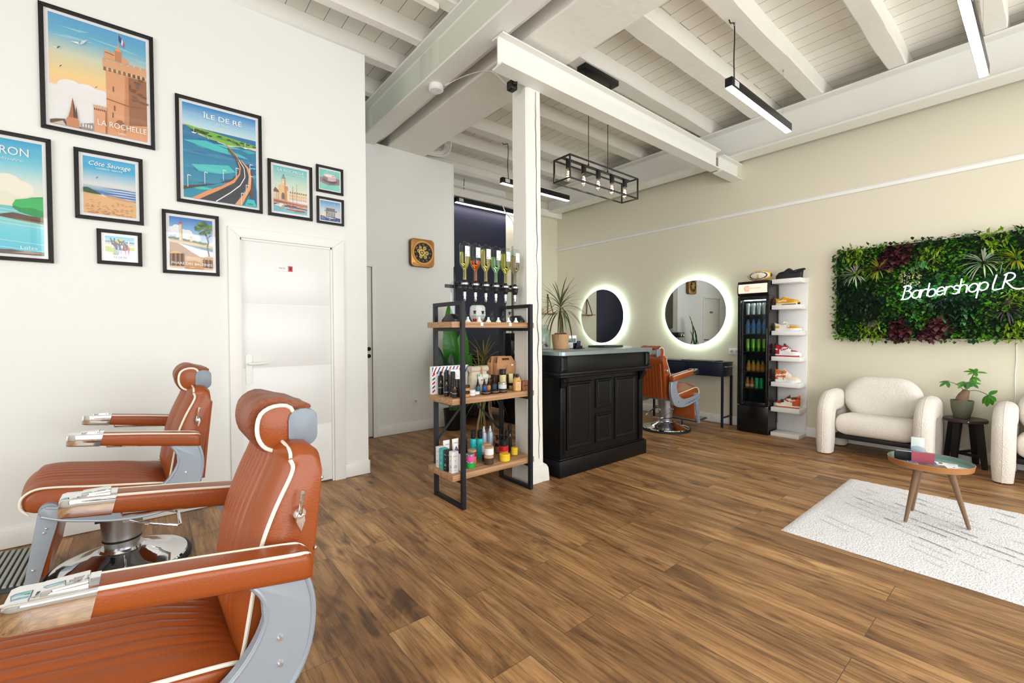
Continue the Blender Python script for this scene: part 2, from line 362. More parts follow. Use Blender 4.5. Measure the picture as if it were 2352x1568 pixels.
timber('timber_beam', .9, 5.93, 3.405, 6.1, 6.055, 3.53, .01, 57); timber('timber_beam', .9, 5.80, 3.7, 6.1, 6.05, 3.87, .01, 58)
def ibeam(name, a0, a1, l0, l1, z0, z1, ax, tf=.016, tw=.012, web=None, stiff=()):
    """rolled steel I section: a = across, l = along"""
    c = (a0+a1)/2; pr = [(a0, z0), (a1, z0), (a1, z0+tf), (c+tw/2+.012, z0+tf+.002), (c+tw/2, z0+tf+.014), (c+tw/2, z1-tf-.014), (c+tw/2+.012, z1-tf-.002), (a1, z1-tf), (a1, z1), (a0, z1), (a0, z1-tf), (c-tw/2-.012, z1-tf-.002), (c-tw/2, z1-tf-.014), (c-tw/2, z0+tf+.014), (c-tw/2-.012, z0+tf+.002), (a0, z0+tf)]
    b = MB(); b.prism(pr, l0, l1, 'Y' if ax == 'Y' else 'X'); o = b.build(name, M_STEEL_W, CEIL, 30)
    if web:
        b = MB(); x = c-tw/2-.003
        b.box(x, l0, z0+tf+.002, x+.004, l1, z1-tf-.002)
        for s in stiff:
            b.box(x-.006, s, z0+tf+.002, x+.002, s+.34, z1-tf-.004, .003)
            b.box(x-.011, s+.03, z0+tf+.012, x-.004, s+.16, z1-tf-.012, .004)
        b.build('web_plate', web, o, 30)
    return o
ibeam('steel_beam', 1.93, 2.11, -2.68, 6.05, 3.5, 3.868, 'Y', .02, .012, M_STEEL_G, (2.0, 3.45, 4.95, .6))
ibeam('steel_beam', 5.75, 5.99, -2.68, 6.05, 3.48, 3.868, 'Y', .02, .014)
ibeam('steel_beam', 2.607, 2.74, 2.06, 5.47, 3.262, 3.495, 'X', .012, .009)
ibeam('steel_stub', 2.625, 2.765, 5.58, 6.106, 3.275, 3.478, 'X', .012, .009)
b = MB(); b.box(1.05, 3.12, 3.83, 1.82, 3.165, 3.872); b.box(-3, 3.12, 3.83, 1.05, 3.165, 3.872); b.build('batten', M_WOOD_W, CEIL)
b = MB(); b.tube([(2.75, 5.32, 3.66), (3.0, 5.28, 3.66), (3.12, 5.3, 3.7), (3.22, 5.36, 3.8), (3.26, 5.4, 3.95)], .045, 12, smooth=5); b.tube([(2.7, 5.24, 3.6), (3.05, 5.22, 3.62), (3.2, 5.24, 3.72), (3.24, 5.25, 3.86)], .012, 8, smooth=5); b.build('duct', M_STEEL_W, CEIL)
b = MB()
for y, z in ((5.79, 3.715), (5.79, 3.745), (5.92, 3.56)): b.tube([(2.3, y, z), (4.7, y, z), (5.02, y, z-.02), (5.02, y, z-.22)], .009, 8)
b.build('conduit', M_STEEL_W, CEIL)
# column on its plinth
t = thing('column', 'white painted timber post with a long crack under the steel beam', 'column', (2.515, 2.835, 0))
b = MB()
prof = [(-.083, -.082), (-.06, -.1), (.065, -.1), (.083, -.082), (.083, .082), (.065, .1), (-.065, .1), (-.083, .082)]
rings = []
for i in range(41):
    z = .135+(3.53-.135)*i/40; rings.append([(x*(1.0+.018*(1-i/40))-.033*i/40+.004*noise.noise((z*2, x*9, 1)), y+.004*noise.noise((z*2, y*9, 7)), z) for x, y in prof])
b.sections(rings); b.build('shaft', mat('white_painted_post', (235, 235, 228), .5, bump=.35, bscale=22), t, 25)
b = MB(); cr = [(.02-.0006*k+.012*noise.noise((k*.37, 3, 3)), .2+k*.05) for k in range(62)]
for (x0, z0), (x1, z1) in zip(cr, cr[1:]):
    w = .0025+.002*noise.noise((z0*3, 1, 1)); b.face([(x0-w, -.1045, z0), (x0+w, -.1045, z0), (x1+w, -.1045, z1), (x1-w, -.1045, z1)])
b.build('crack', mat('dark_crack', (52, 48, 42), .9), t, 0)
b = MB(); rings = []
for z, g in ((0, .0), (.06, -.001), (.11, -.006), (.135, -.02), (.152, -.05)):
    rings.append([(x*(1+g/.15)+.006*noise.noise((x*20, y*20, z*20)), y*(1+g/.13)+.006*noise.noise((x*20, y*20, z*9+5)), z+.004*noise.noise((x*25, y*25, 3))*(z > .1)) for x, y in [(-.092+.0238*k, -.122) for k in range(9)]+[(.118, -.122+.031*k) for k in range(8)]+[(.118-.0265*k, .125) for k in range(8)]+[(-.092, .125-.031*k) for k in range(8)]])
b.sections(rings); b.build('plinth', mat('rough_white_stone', (226, 226, 220), .8, bump=.8, bscale=40), t, 60)
# door 1 in the left wall
def door_slab(): pass
D1 = MB(); D1.prism([(.462, 0), (.54, 0), (.54, 1.985), (.462, 2.06)], 3.868, 3.887, 'Y', .003); D1.prism([(1.216, 0), (1.306, 0), (1.306, 2.06), (1.216, 1.985)], 3.868, 3.887, 'Y', .003); D1.prism([(.462, 2.06), (.54, 1.985), (1.216, 1.985), (1.306, 2.06)], 3.868, 3.887, 'Y', .003)
D1.box(.525, 3.887, 0, .548, 3.97, 1.99); D1.box(1.2, 3.887, 0, 1.232, 3.97, 1.99); D1.box(.54, 3.887, 1.97, 1.21, 3.97, 1.997)
D1 = struct(D1, 'door_1', M_TRIM)
b = MB(); zz = [.012, .5, .995, 1.49, 1.97]
for z0, z1 in zip(zz, zz[1:]): b.box(.548, 3.898, z0+.002, 1.2, 3.938, z1-.002, .003)
b.box(.548, 3.9005, .012, 1.2, 3.937, 1.97)
b.build('leaf', mat('white_door_paint', (239, 241, 240), .3), D1)
b = MB(); b.prism(rrect(.042, .235, .02, 5, .588, .985), 3.891, 3.898, 'Y'); b.tube([(.588, 3.893, 1.03), (.588, 3.855, 1.03), (.602, 3.848, 1.03), (.71, 3.846, 1.034)], .009, 10); b.cyl((.588, 3.893, .95), (.588, 3.886, .95), .011); b.build('handle', M_TRIM, D1)
SG = thing('door_sign', 'small white plate reading PRIVE with a red end panel, stuck on the white door', 'sign', (0, 0, 0))
b = MB(); b.box(.782, 3.8925, 1.757, .905, 3.898, 1.802, .001); b.build('plate', mat('white_plastic', (243, 243, 243), .3), SG)
a = Art(lambda u, v, z: (.782+u, 3.8922-z, 1.757+v)); a.rect((226, 150, 165), .123-.036, .001, .123-.03, .044); a.rect((205, 20, 40), .123-.03, .001, .1225, .044); a.text((120, 118, 140), 'PRIVE', .045, .016, .0135); a.rect((15, 12, 14), .102, .012, .114, .03); a.ell((15, 12, 14), .108, .033, .004, .004, 10); a.build('lettering', SG, mat_attr('print_ink', .45))
# door 2 in the clock wall
b = MB(); b.prism([(2.07, 0), (2.117, 0), (2.117, 2.1), (2.07, 2.05)], 5.145, 5.16, 'Y', .002); b.prism([(1.25, 0), (1.297, 0), (1.297, 2.05), (1.25, 2.1)], 5.145, 5.16, 'Y', .002); b.prism([(1.25, 2.1), (1.297, 2.05), (2.07, 2.05), (2.117, 2.1)], 5.145, 5.16, 'Y', .002); D2 = struct(b, 'door_2', M_TRIM)
b = MB(); b.box(1.297, 5.175, .012, 2.07, 5.215, 2.05, .002); b.build('leaf', mat('cream_door_paint', (236, 234, 222), .35), D2)
b = MB(); b.cyl((2.03, 5.175, 1.07), (2.03, 5.165, 1.07), .024, n=24); b.tube([(2.03, 5.17, 1.07), (2.03, 5.125, 1.07), (2.015, 5.118, 1.07), (1.91, 5.118, 1.07)], .0095, 10); b.cyl((2.03, 5.175, .985), (2.03, 5.166, .985), .024, n=24); b.build('handle', mat('matt_black_metal', (22, 22, 24), .4, .6), D2)
b = MB(); b.box(1.62, 5.168, 1.70, 1.76, 5.175, 1.745); tag(b.build('door_sign', mat('grey_blue_plate', (110, 118, 140), .4)), 'small grey blue plate on the passage door, seen in the right round mirror', 'sign')
# ================================================================ barber chairs
M_LEA = mat('tan_leather', (150, 72, 24), .36, bump=.12, bscale=220, coat=.12, var=.06, vscale=5)
M_LEA2 = mat('tan_leather_worn', (134, 68, 30), .44, bump=.25, bscale=60)
M_PIPE = mat('cream_piping', (236, 230, 216), .5)
M_CHROME = mat('chrome', (235, 236, 238), .05, 1)
M_GREY = mat('silver_grey_enamel', (160, 172, 184), .34, .35)
M_SILV = mat('brushed_silver', (176, 180, 186), .28, .85)
M_RUB = mat('black_rubber', (22, 22, 24), .6)
M_RIB = mat('ribbed_aluminium', (168, 176, 168), .4, .5)
M_BLK = mat('satin_black', (18, 19, 21), .42)
def dens(pr, n=3):
    return [tuple(v) for v in spline([(x, 0, z) for x, z in pr], n, True)]
def make_chair():
    t = thing('barber_chair', '', 'barber chair')
    b = MB(); b.lathe([(.0, 0), (.305, 0), (.308, .012), (.3, .026), (.285, .028), (0, .028)], n=56); b.build('rubber_skirt', M_RUB, t)
    b = MB(); b.lathe([(0, .024), (.29, .026), (.285, .036), (.24, .05), (.2, .056), (.185, .066), (.14, .08), (.125, .092), (.1, .1), (.092, .112), (0, .112)], n=56); b.build('base', M_CHROME, t)
    b = MB(); b.lathe([(0, .105), (.075, .105), (.077, .152)], n=36); b.lathe([(0, .15), (.082, .15), (.1, .40), (.1, .415), (0, .415)], n=40); c = b.build('column', M_SILV, t)
    b = MB(); b.lathe([(.081, .148), (.085, .152), (.085, .158), (.081, .162)], n=40, caps=False); b.build('seal', M_BLK, c); b = MB(); b.box(.06, .03, .27, .105, .06, .40, .003); b.build('slot_cover', M_BLK, c); b = MB(); b.lathe([(.1, .408), (.108, .412), (.108, .43), (.095, .436)], n=40, caps=False); b.build('collar', M_BLK, c)
    b = MB(); b.tube([(-.02, .092, .285), (-.02, .125, .285), (-.09, .13, .25), (-.235, .13, .195), (-.25, .115, .19), (-.25, -.115, .19), (-.235, -.13, .195), (-.09, -.13, .25), (-.02, -.125, .285), (-.02, -.092, .285)], .008, 10)
    for s in (-1, 1): b.cyl((-.02, s*.09, .285), (-.02, s*.137, .285), .013)
    b.build('pump_lever', M_CHROME, t)
    b = MB(); b.box(-.2, -.23, .405, .22, .23, .44, .01); b.box(.0, -.03, .36, .27, .03, .39, .004); b.build('seat_frame', M_GREY, t)
    # seat cushion
    pr = [(-.19, .43), (-.2, .455), (-.185, .475), (-.05, .497), (.1, .52), (.22, .54), (.285, .54), (.325, .515), (.33, .475), (.305, .44), (.15, .43), (-.05, .425)]
    D = dens(pr, 3)
    def seat_ring(y):
        q = abs(y)/.262; cr = .05*(1-q**2.2); g = 0
        if abs(y) < .19: g = .006*abs(sin(pi*(y+.19)/.0345))**.6-.006
        e = max(0, (abs(y)-.235)/.027); k = 1-.08*e*e
        out = []
        for x, _, z in D:
            x2, z2 = .06+(x-.06)*k, .475+(z-.475)*k
            if z > .48 or x > .3: z2 += (cr*min(1, max(0, (z-.47)/.03))+g) if x < .29 else cr*.7+g*.6
            if x > .28: x2 += cr*.35+g*.5
            out.append((x2, y, z2))
        return out
    ys = [-.262, -.258, -.25, -.235, -.215]+[-.19+.38*k/66 for k in range(67)]+[.215, .235, .25, .258, .262]
    b = MB(); b.sections([seat_ring(y) for y in ys]); s = b.build('seat', M_LEA, t, 60)
    b = MB()
    for sg in (-1, 1):
        P = spline([(x, sg*.257, z) for x, z in [(-.195, .435), (-.197, .462), (-.18, .48), (-.05, .502), (.1, .525), (.22, .546), (.287, .548), (.328, .52), (.335, .475), (.31, .437)]], 5); b = MB(); b.loft([(p, .0052) for p in P], 8); b.build('piping', M_PIPE, s)
    # backrest
    fr = [(-.195, .455), (-.205, .5), (-.213, .547), (-.225, .62), (-.243, .73), (-.268, .81), (-.29, .865), (-.312, .915), (-.32, .945), (-.313, .967)]
    re = [(-.335, .976), (-.365, .97), (-.388, .948), (-.392, .92), (-.386, .88), (-.376, .78), (-.363, .67), (-.35, .54), (-.342, .45)]
    F3 = spline([(x, 0, z) for x, z in fr], 4); nF = len(F3); loop = [(p.x, p.z) for p in F3]+re
    def back_ring(y):
        q = abs(y)/.238; cr = .05*(1-q**2.4); g = 0
        if abs(y) < .165: g = .006*abs(sin(pi*(y+.165)/.033))**.6-.006
        e = max(0, (abs(y)-.19)/.048); drop = .03*e**3
        out = []
        for i, (x, z) in enumerate(loop):
            f = 1 if i < nF-3 else max(0, (nF-i)/4)
            lo = min(1, max(.25, (z-.44)/.12))
            out.append((x+(cr+g)*f*lo, y, z-drop*max(0, (z-.7)/.29)))
        return out
    ys = [-.238, -.236, -.23, -.22, -.205, -.185]+[-.165+.33*k/60 for k in range(61)]+[.185, .205, .22, .23, .236, .238]
    b = MB(); b.sections([back_ring(y) for y in ys]); s = b.build('backrest', M_LEA, t, 60)
    for sg in (-1, 1): b = MB(); b.loft([((p[0]+.0, sg*.237, p[1]-.03*max(0, (p[1]-.7)/.29)), .0052) for p in [(q.x, q.z) for q in F3]], 8); b.build('piping', M_PIPE, s)
    b = MB(); b.loft([(p, .0045) for p in spline([(-.315, -.235, .942), (-.315, -.2, .966), (-.308, 0, .978), (-.315, .2, .966), (-.315, .235, .942)], 6)], 8); b.build('piping', M_PIPE, s)
    b = MB(); P = [(-.352, .455), (-.372, .67), (-.394, .88)]
    for k in range(9):
        y0, y1 = -.205+k*.0456, -.205+(k+1)*.0456-.003
        b.sections([[(x+.004, y0, z), (x-.009, y0+.004, z), (x-.009, y1-.004, z), (x+.004, y1, z)] for x, z in P])
    o = b.build('back_panel', M_LEA, s, 30)
    for y in (-.212, .212):
        for z, x in ((.47, -.356), (.68, -.378), (.87, -.397)): b = MB(); b.sphere((x, y, z), .006, n=10, m=6); b.build('stud', M_CHROME, o)
    for sg in (-1, 1):
        b = MB(); y = sg*.238; b.cyl((-.33, y, .80), (-.33, y+sg*.018, .80), .017, .015, 20); b.tube([(-.33, y+sg*.022, .79), (-.33, y+sg*.03, .815), (-.338, y+sg*.028, .862)], .0055, 8)
        b.prism([(-.33, .752), (-.318, .785), (-.322, .80), (-.33, .808), (-.338, .80), (-.342, .785)], y+sg*.018, y+sg*.03, 'Y', .003); b.build('lock_lever', M_CHROME, t)
    # headrest
    pad = [(-.335, .947), (-.285, .953), (-.262, .975), (-.254, 1.01), (-.263, 1.05), (-.295, 1.068), (-.335, 1.06), (-.35, 1.005)]
    D = dens(pad, 3)
    def hr(y, k, dx=0): return [(-.305+(x+.305)*k+dx, y, 1.008+(z-1.008)*k) for x, _, z in D]
    b = MB(); b.sections([hr(y, k) for y, k in ((-.152, .9), (-.149, .98), (-.14, 1), (.14, 1), (.149, .98), (.152, .9))]); h = b.build('headrest', M_LEA, t, 50)
    b = MB(); D2 = dens([(-.37, .95), (-.3, .936), (-.258, .955), (-.236, 1.01), (-.246, 1.062), (-.29, 1.09), (-.345, 1.076), (-.392, 1.062), (-.385, 1.04), (-.35, 1.0)], 3); rings = []
    for i in range(25):
        y = -.118+.236*i/24; rings.append([(x+.006*noise.noise((x*12, y*16, z*14)), y, z+.005*noise.noise((x*14, y*14, z*12+4))) for x, _, z in D2])
    b.sections(rings); b.build('headrest_cover', M_LEA2, h, 60)
    for sg in (-1, 1): b = MB(); b.tube([(p[0], sg*.15, p[2]) for p in hr(0, 1.02)], .0055, 8, True); b.build('piping', M_PIPE, h)
    for sg in (-1, 1):
        b = MB(); b.prism([(x, z) for x, z in rrect(.075, .105, .03, 6, -.366, 1.004)], sg*.146, sg*.158, 'Y', .003); b.build('end_cap', mat('grey_cap', (132, 142, 152), .5, .2), h)
    b = MB(); b.box(-.38, -.14, .965, -.345, .14, 1.045, .006)
    b.box(-.368, -.06, .93, -.356, .06, .975, .003)
    b.build('headrest_mount', M_CHROME, h)
    # arms
    for sg in (-1, 1):
        rings = []
        for x, zt, h_, w_ in ((-.338, .712, .045, .05), (-.334, .728, .062, .07), (-.32, .737, .07, .08), (-.28, .744, .07, .084), (-.1, .77, .066, .084), (.04, .788, .058, .082), (.05, .789, .056, .082)):
            q = rrect(w_, h_, min(.018, h_*.4), 4, sg*.313, zt-h_/2); rings.append([(x+((zt-v)*.22 if x > 0 else 0), u, v) for u, v in q])
        b = MB(); b.sections(rings); a = b.build('armrest', M_LEA, t, 50)
        pts = [(.052, .787), (-.1, .768), (-.28, .742), (-.318, .735), (-.333, .724)]
        for yo in (.034, -.034): b = MB(); b.loft([(p, .0042) for p in spline([(x, sg*.313+yo*(1 if i < 3 else .86 if i == 3 else .5), z-.001) for i, (x, z) in enumerate(pts)], 5)], 8); b.build('piping', M_PIPE, a)
        b = MB(); rings = []
        for x, zt, h_, w_ in ((.046, .7905, .06, .084), (.13, .797, .056, .084), (.158, .80, .055, .083), (.168, .798, .05, .078)):
            q = rrect(w_, h_, .006, 3, sg*.313, zt-h_/2); rings.append([(x+(zt-v)*(.22 if x < .1 else .1), u, v) for u, v in q])
        b.sections(rings); ae = b.build('arm_end', M_CHROME, t, 30); b = MB(); b.box(.06, sg*.313-.026, .79, .125, sg*.313+.026, .803, .003); b.build('ashtray_lid', M_CHROME, ae, 30)
        b = MB(); b.tube([(.04, sg*.30, .735), (.036, sg*.30, .715), (-.03, sg*.30, .708), (-.2, sg*.30, .69)], .004, 8); b.build('recline_lever', M_CHROME, t)
        # side panel
        po = [(-.325, .678), (-.342, .61), (-.342, .54), (-.326, .47), (-.288, .405), (-.225, .362), (-.12, .345), (0, .352), (.12, .38), (.2, .405), (.262, .435), (.27, .46), (.25, .475), (.2, .462), (.08, .44), (-.04, .432), (-.125, .452), (-.182, .495), (-.22, .548), (-.238, .605), (-.226, .652), (-.198, .688), (-.16, .712)]
        O = [(p.x, p.z) for p in spline([(x, 0, z) for x, z in po[:11]], 3)]; I = [(p.x, p.z) for p in spline([(x, 0, z) for x, z in po[12:]], 3)]
        b = MB(); b.prism(O+[po[11]]+I, sg*.285, sg*.318, 'Y', .004)
        p = b.build('side_panel', M_GREY, t, 40); b = MB(); b.loft([((x, sg*.316, z), .007) for x, z in O], 8); b.build('rim', M_GREY, p); b = MB(); b.loft([((x-.004, sg*.314, z-.003), .006) for x, z in I], 8); b.build('rim', M_GREY, p)
        for x, z in ((-.268, .535), (-.268, .472), (-.2, .415)): b = MB(); b.cyl((x, sg*.318, z), (x, sg*.325, z), .0075, .005, 12); b.build('bolt', M_CHROME, p)
        if sg < 0:
            a2 = Art(lambda u, v, z: (u, -.3195-z, v)); a2.text((40, 44, 50), 'BELMONT', .09, .392, .016, .17, .25, rot=.18); a2.line((40, 44, 50), [(-.06, .372), (0, .381)], .003); a2.line((40, 44, 50), [(.18, .42), (.25, .436)], .003); a2.build('lettering', p, mat_attr('print_ink', .45))
        # foot rest arm
        b = MB(); b.cyl((.24, sg*.25, .452), (.24, sg*.296, .452), .034, n=24); fa = b.build('footrest_knuckle', M_GREY, t); b = MB(); b.prism([(.205, .45), (.275, .45), (.28, .42), (.33, .1), (.326, .085), (.29, .085), (.285, .1), (.215, .38)], sg*.262, sg*.286, 'Y', .004)
        fb = b.build('footrest_arm', M_GREY, t)
        for x, z, q in ((.25, .37, fb), (.258, .352, fb), (.296, .19, fb), (.24, .455, fa)): b = MB(); b.sphere((x, sg*(.288 if q is fb else .297), z), .006, n=10, m=6); b.build('bolt', M_CHROME, q)
    b = MB(); b.M = T(.24, 0, .3) @ rotm(0, radians(-10), 0); b.box(-.012, -.25, -.17, .012, .25, .11, .01); b.build('calf_pad', M_LEA, t)
    b = MB(); b.M = T(.3, 0, .105) @ rotm(0, radians(-6), 0)
    b.box(-.01, -.26, -.012, .23, .26, .004, .004)
    o = b.build('footplate', mat('dark_footplate', (60, 62, 60), .6), t)
    for k in range(10): b = MB(); b.M = T(.3, 0, .105) @ rotm(0, radians(-6), 0); b.box(.0+k*.022, -.235, .003, .014+k*.022, .235, .012, .002); b.build('rib', M_RIB, o)
    b = MB(); b.lathe([(0, 0), (.022, 0), (.022, .016), (.009, .02), (.008, .098), (0, .098)], (.36, 0, 0)); b.build('foot', M_RUB, o)
    return t
ch = make_chair()
GC = 'tan leather barber chairs'
ch['group'] = GC; ch.location = (-.035, 1.485, 0); ch.rotation_euler.z = pi; ch['label'] = 'tan leather barber chair nearest the camera, cut off by the photo corner, at lower left'
dup(ch, (-.13, 3.21, 0), pi, 'tan leather barber chair standing by the white wall below the framed posters', GC)
dup(ch, (5.18, 3.165, 0), radians(-4), 'tan leather barber chair behind the black counter, facing the right round mirror', GC)
# ================================================================ framed posters on the left wall
M_INK = mat_attr('print_ink', .45)
M_FRAME = mat('black_frame_wood', (14, 13, 13), .55)
M_PAPER = mat('white_paper', (238, 239, 240), .6)
M_PGL = glass_mat('poster_glass', strength=.9)
WALLY = 3.887
def poster(name, x0, x1, z0, z1, label, draw, fw=.0215, mg=.018):
    t = thing('framed_poster', label, 'framed poster', ((x0+x1)/2, WALLY, z0), 0, 'framed travel posters on the white wall')
    w, h = x1-x0, z1-z0; b = MB(); x = w/2
    def rail(p, q):  # mitred rail
        b.sections([[(px, 0, pz) for px, pz in p], [(px, -.022, pz) for px, pz in p]]) if False else b.prism(p, -.022, -.001, 'Y', .002)
    rail([(-x, 0), (x, 0), (x-fw, fw), (-x+fw, fw)], 0); rail([(-x, h), (-x+fw, h-fw), (x-fw, h-fw), (x, h)], 0)
    rail([(-x, 0), (-x+fw, fw), (-x+fw, h-fw), (-x, h)], 0); rail([(x, 0), (x, h), (x-fw, h-fw), (x-fw, fw)], 0)
    b.build('frame', M_FRAME, t, 30)
    b = MB(); b.box(-x+fw-.004, -.008, fw-.004, x-fw+.004, -.001, h-fw+.004); b.build('mount', M_PAPER, t)
    iw, ih = w-2*fw-2*mg, h-2*fw-2*mg
    a = Art(lambda u, v, zz: (-iw/2+u*iw, -.0084-zz, fw+mg+v*ih)); a.asp = iw/ih; draw(a); a.build('print', t, M_INK)
    b = MB(); b.box(-x+fw-.002, -.0175, fw-.002, x-fw+.002, -.0165, h-fw+.002); b.build('glass_pane', M_PGL, t)
    return t
def bird(a, u, v, s, c=(245, 246, 246), d=(70, 75, 80)):
    a.poly(c, [(u-s, v+.1*s), (u-.2*s, v+.25*s), (u, v), (u-.2*s, v+.05*s)]); a.poly(d, [(u, v), (u+.25*s, v+.5*s), (u+.9*s, v+.75*s), (u+.4*s, v+.2*s)])
def ltext(a, c, s, u, v, size, width, **k): a.text(c, s, u, v, size, width, **k)
def d_tower(a):
    R = a.rect; P = a.poly; O = (224, 164, 122); Dk = (158, 104, 72); Sh = (120, 78, 55)
    a.grad(0, 0, 1, .36, (236, 238, 241), (238, 236, 232)); a.grad(0, .36, 1, .48, (248, 205, 160), (247, 214, 150)); a.grad(0, .48, 1, .68, (247, 214, 150), (205, 214, 190)); a.grad(0, .68, 1, .84, (205, 214, 190), (110, 183, 214)); a.grad(0, .84, 1, 1, (110, 183, 214), (74, 160, 212))
    for u, v, r in ((.02, .33, .06), (.2, .36, .13), (.36, .36, .12), (.5, .34, .12)): a.ell((238, 238, 240), u, v, r, r*.55)
    for q in ([(0, .80), (.2, .835), (.5, .83), (.2, .81)], [(.35, .87), (.7, .865), (1, .83), (.7, .845)], [(.75, .8), (1, .79), (1, .76)], [(.1, .9), (.4, .915), (.3, .89)]): P((150, 204, 226), q)
    P(O, [(.56, 0), (.56, .615), (1, .615), (1, 0)]); P(Dk, [(.80, .13), (.80, .6), (1, .6), (1, .16)]); P((200, 140, 100), [(.74, .0), (.80, .13), (.80, .6), (.765, .6)])
    for k in range(9): u = .535+k*.052; P(Sh if k > 4 else Dk, [(u, .605), (u+.03, .605), (u+.03, .635), (u+.015, .65), (u, .635)])
    P(O, [(.53, .64), (1, .64), (1, .70), (.53, .70)])
    for k in range(7): R(O, .53+k*.07, .70, .57+k*.07, .725)
    P(O, [(.55, .72), (.55, .8), (.60, .8), (.60, .785), (.63, .785), (.63, .8), (.66, .8), (.66, .835), (.685, .845), (.685, .88), (.705, .88), (.705, .845), (.73, .83), (.73, .775), (.8, .75), (.8, .72)]); P((196, 136, 98), [(.66, .72), (.66, .82), (.73, .82), (.73, .72)])
    P(Dk, [(.55, .775), (.56, .785), (.65, .775), (.65, .765)]); R((190, 195, 190), .694, .88, .699, .99)
    P((40, 70, 130), [(.70, .985), (.735, .95), (.73, .90), (.70, .93)]); P((240, 240, 240), [(.735, .95), (.75, .93), (.745, .885), (.73, .90)]); P((205, 80, 70), [(.75, .93), (.765, .905), (.76, .87), (.745, .885)])
    P(Dk, [(.56, .335), (.8, .31), (.8, .32), (.56, .345)]); P(Dk, [(.8, .32), (1, .33), (1, .34), (.8, .33)])
    for u, v in ((.63, .42), (.64, .24), (.62, .17), (.81, .48)): R(Sh, u, v, u+.012, v+.05)
    for i in range(14): u, v = .82+rnd.random()*.15, .36+rnd.random()*.24; P((128, 84, 58), [(u, v), (u+.05, v-.004), (u+.05, v+.012), (u, v+.016)])
    R((90, 100, 104), .885, .51, .91, .545); a.ell(Dk, .70, .11, .05, .05, 16, 0, pi); R(O, .66, .05, .74, .11)
    P((226, 168, 128), [(.43, 0), (.43, .235), (.56, .235), (.56, 0)]); P(Dk, [(.545, 0), (.545, .22), (.56, .22), (.56, 0)])
    for k in range(5): R((226, 168, 128), .425+k*.029, .235, .442+k*.029, .255)
    for k in range(6): R(Sh, .43+k*.02, .205, .442+k*.02, .222)
    P((110, 86, 74), [(0, .0), (0, .03), (.05, .045), (.14, .06), (.16, .02), (.42, .005), (.42, 0)]); P((205, 190, 175), [(.02, .0), (.12, .04), (.15, 0)]); P((150, 140, 132), [(.3, .0), (.3, .05), (.36, .06), (.42, .075), (.42, 0)])
    for k in range(4): R((226, 226, 228), .31+k*.028, .02, .325+k*.028, .05)
    P((196, 140, 104), [(.155, 0), (.155, .06), (.17, .085), (.265, .085), (.28, .06), (.28, 0)]); P((170, 112, 80), [(.175, .085), (.195, .15), (.22, .27), (.245, .15), (.26, .085)]); P((92, 70, 60), [(.22, .27), (.245, .15), (.26, .085), (.225, .085)])
    P((110, 80, 64), [(.24, .085), (.255, .2), (.268, .085)]); bird(a, .08, .68, .04); bird(a, .3, .77, .09, (235, 238, 240), (205, 214, 220)); bird(a, .45, .41, .025, (200, 205, 210)); bird(a, .1, .52, .03)
    ltext(a, (244, 240, 236), 'LA ROCHELLE', .725, .07, .052, .53); ltext(a, (244, 240, 236), 'Lolza', .72, .018, .028, .08)
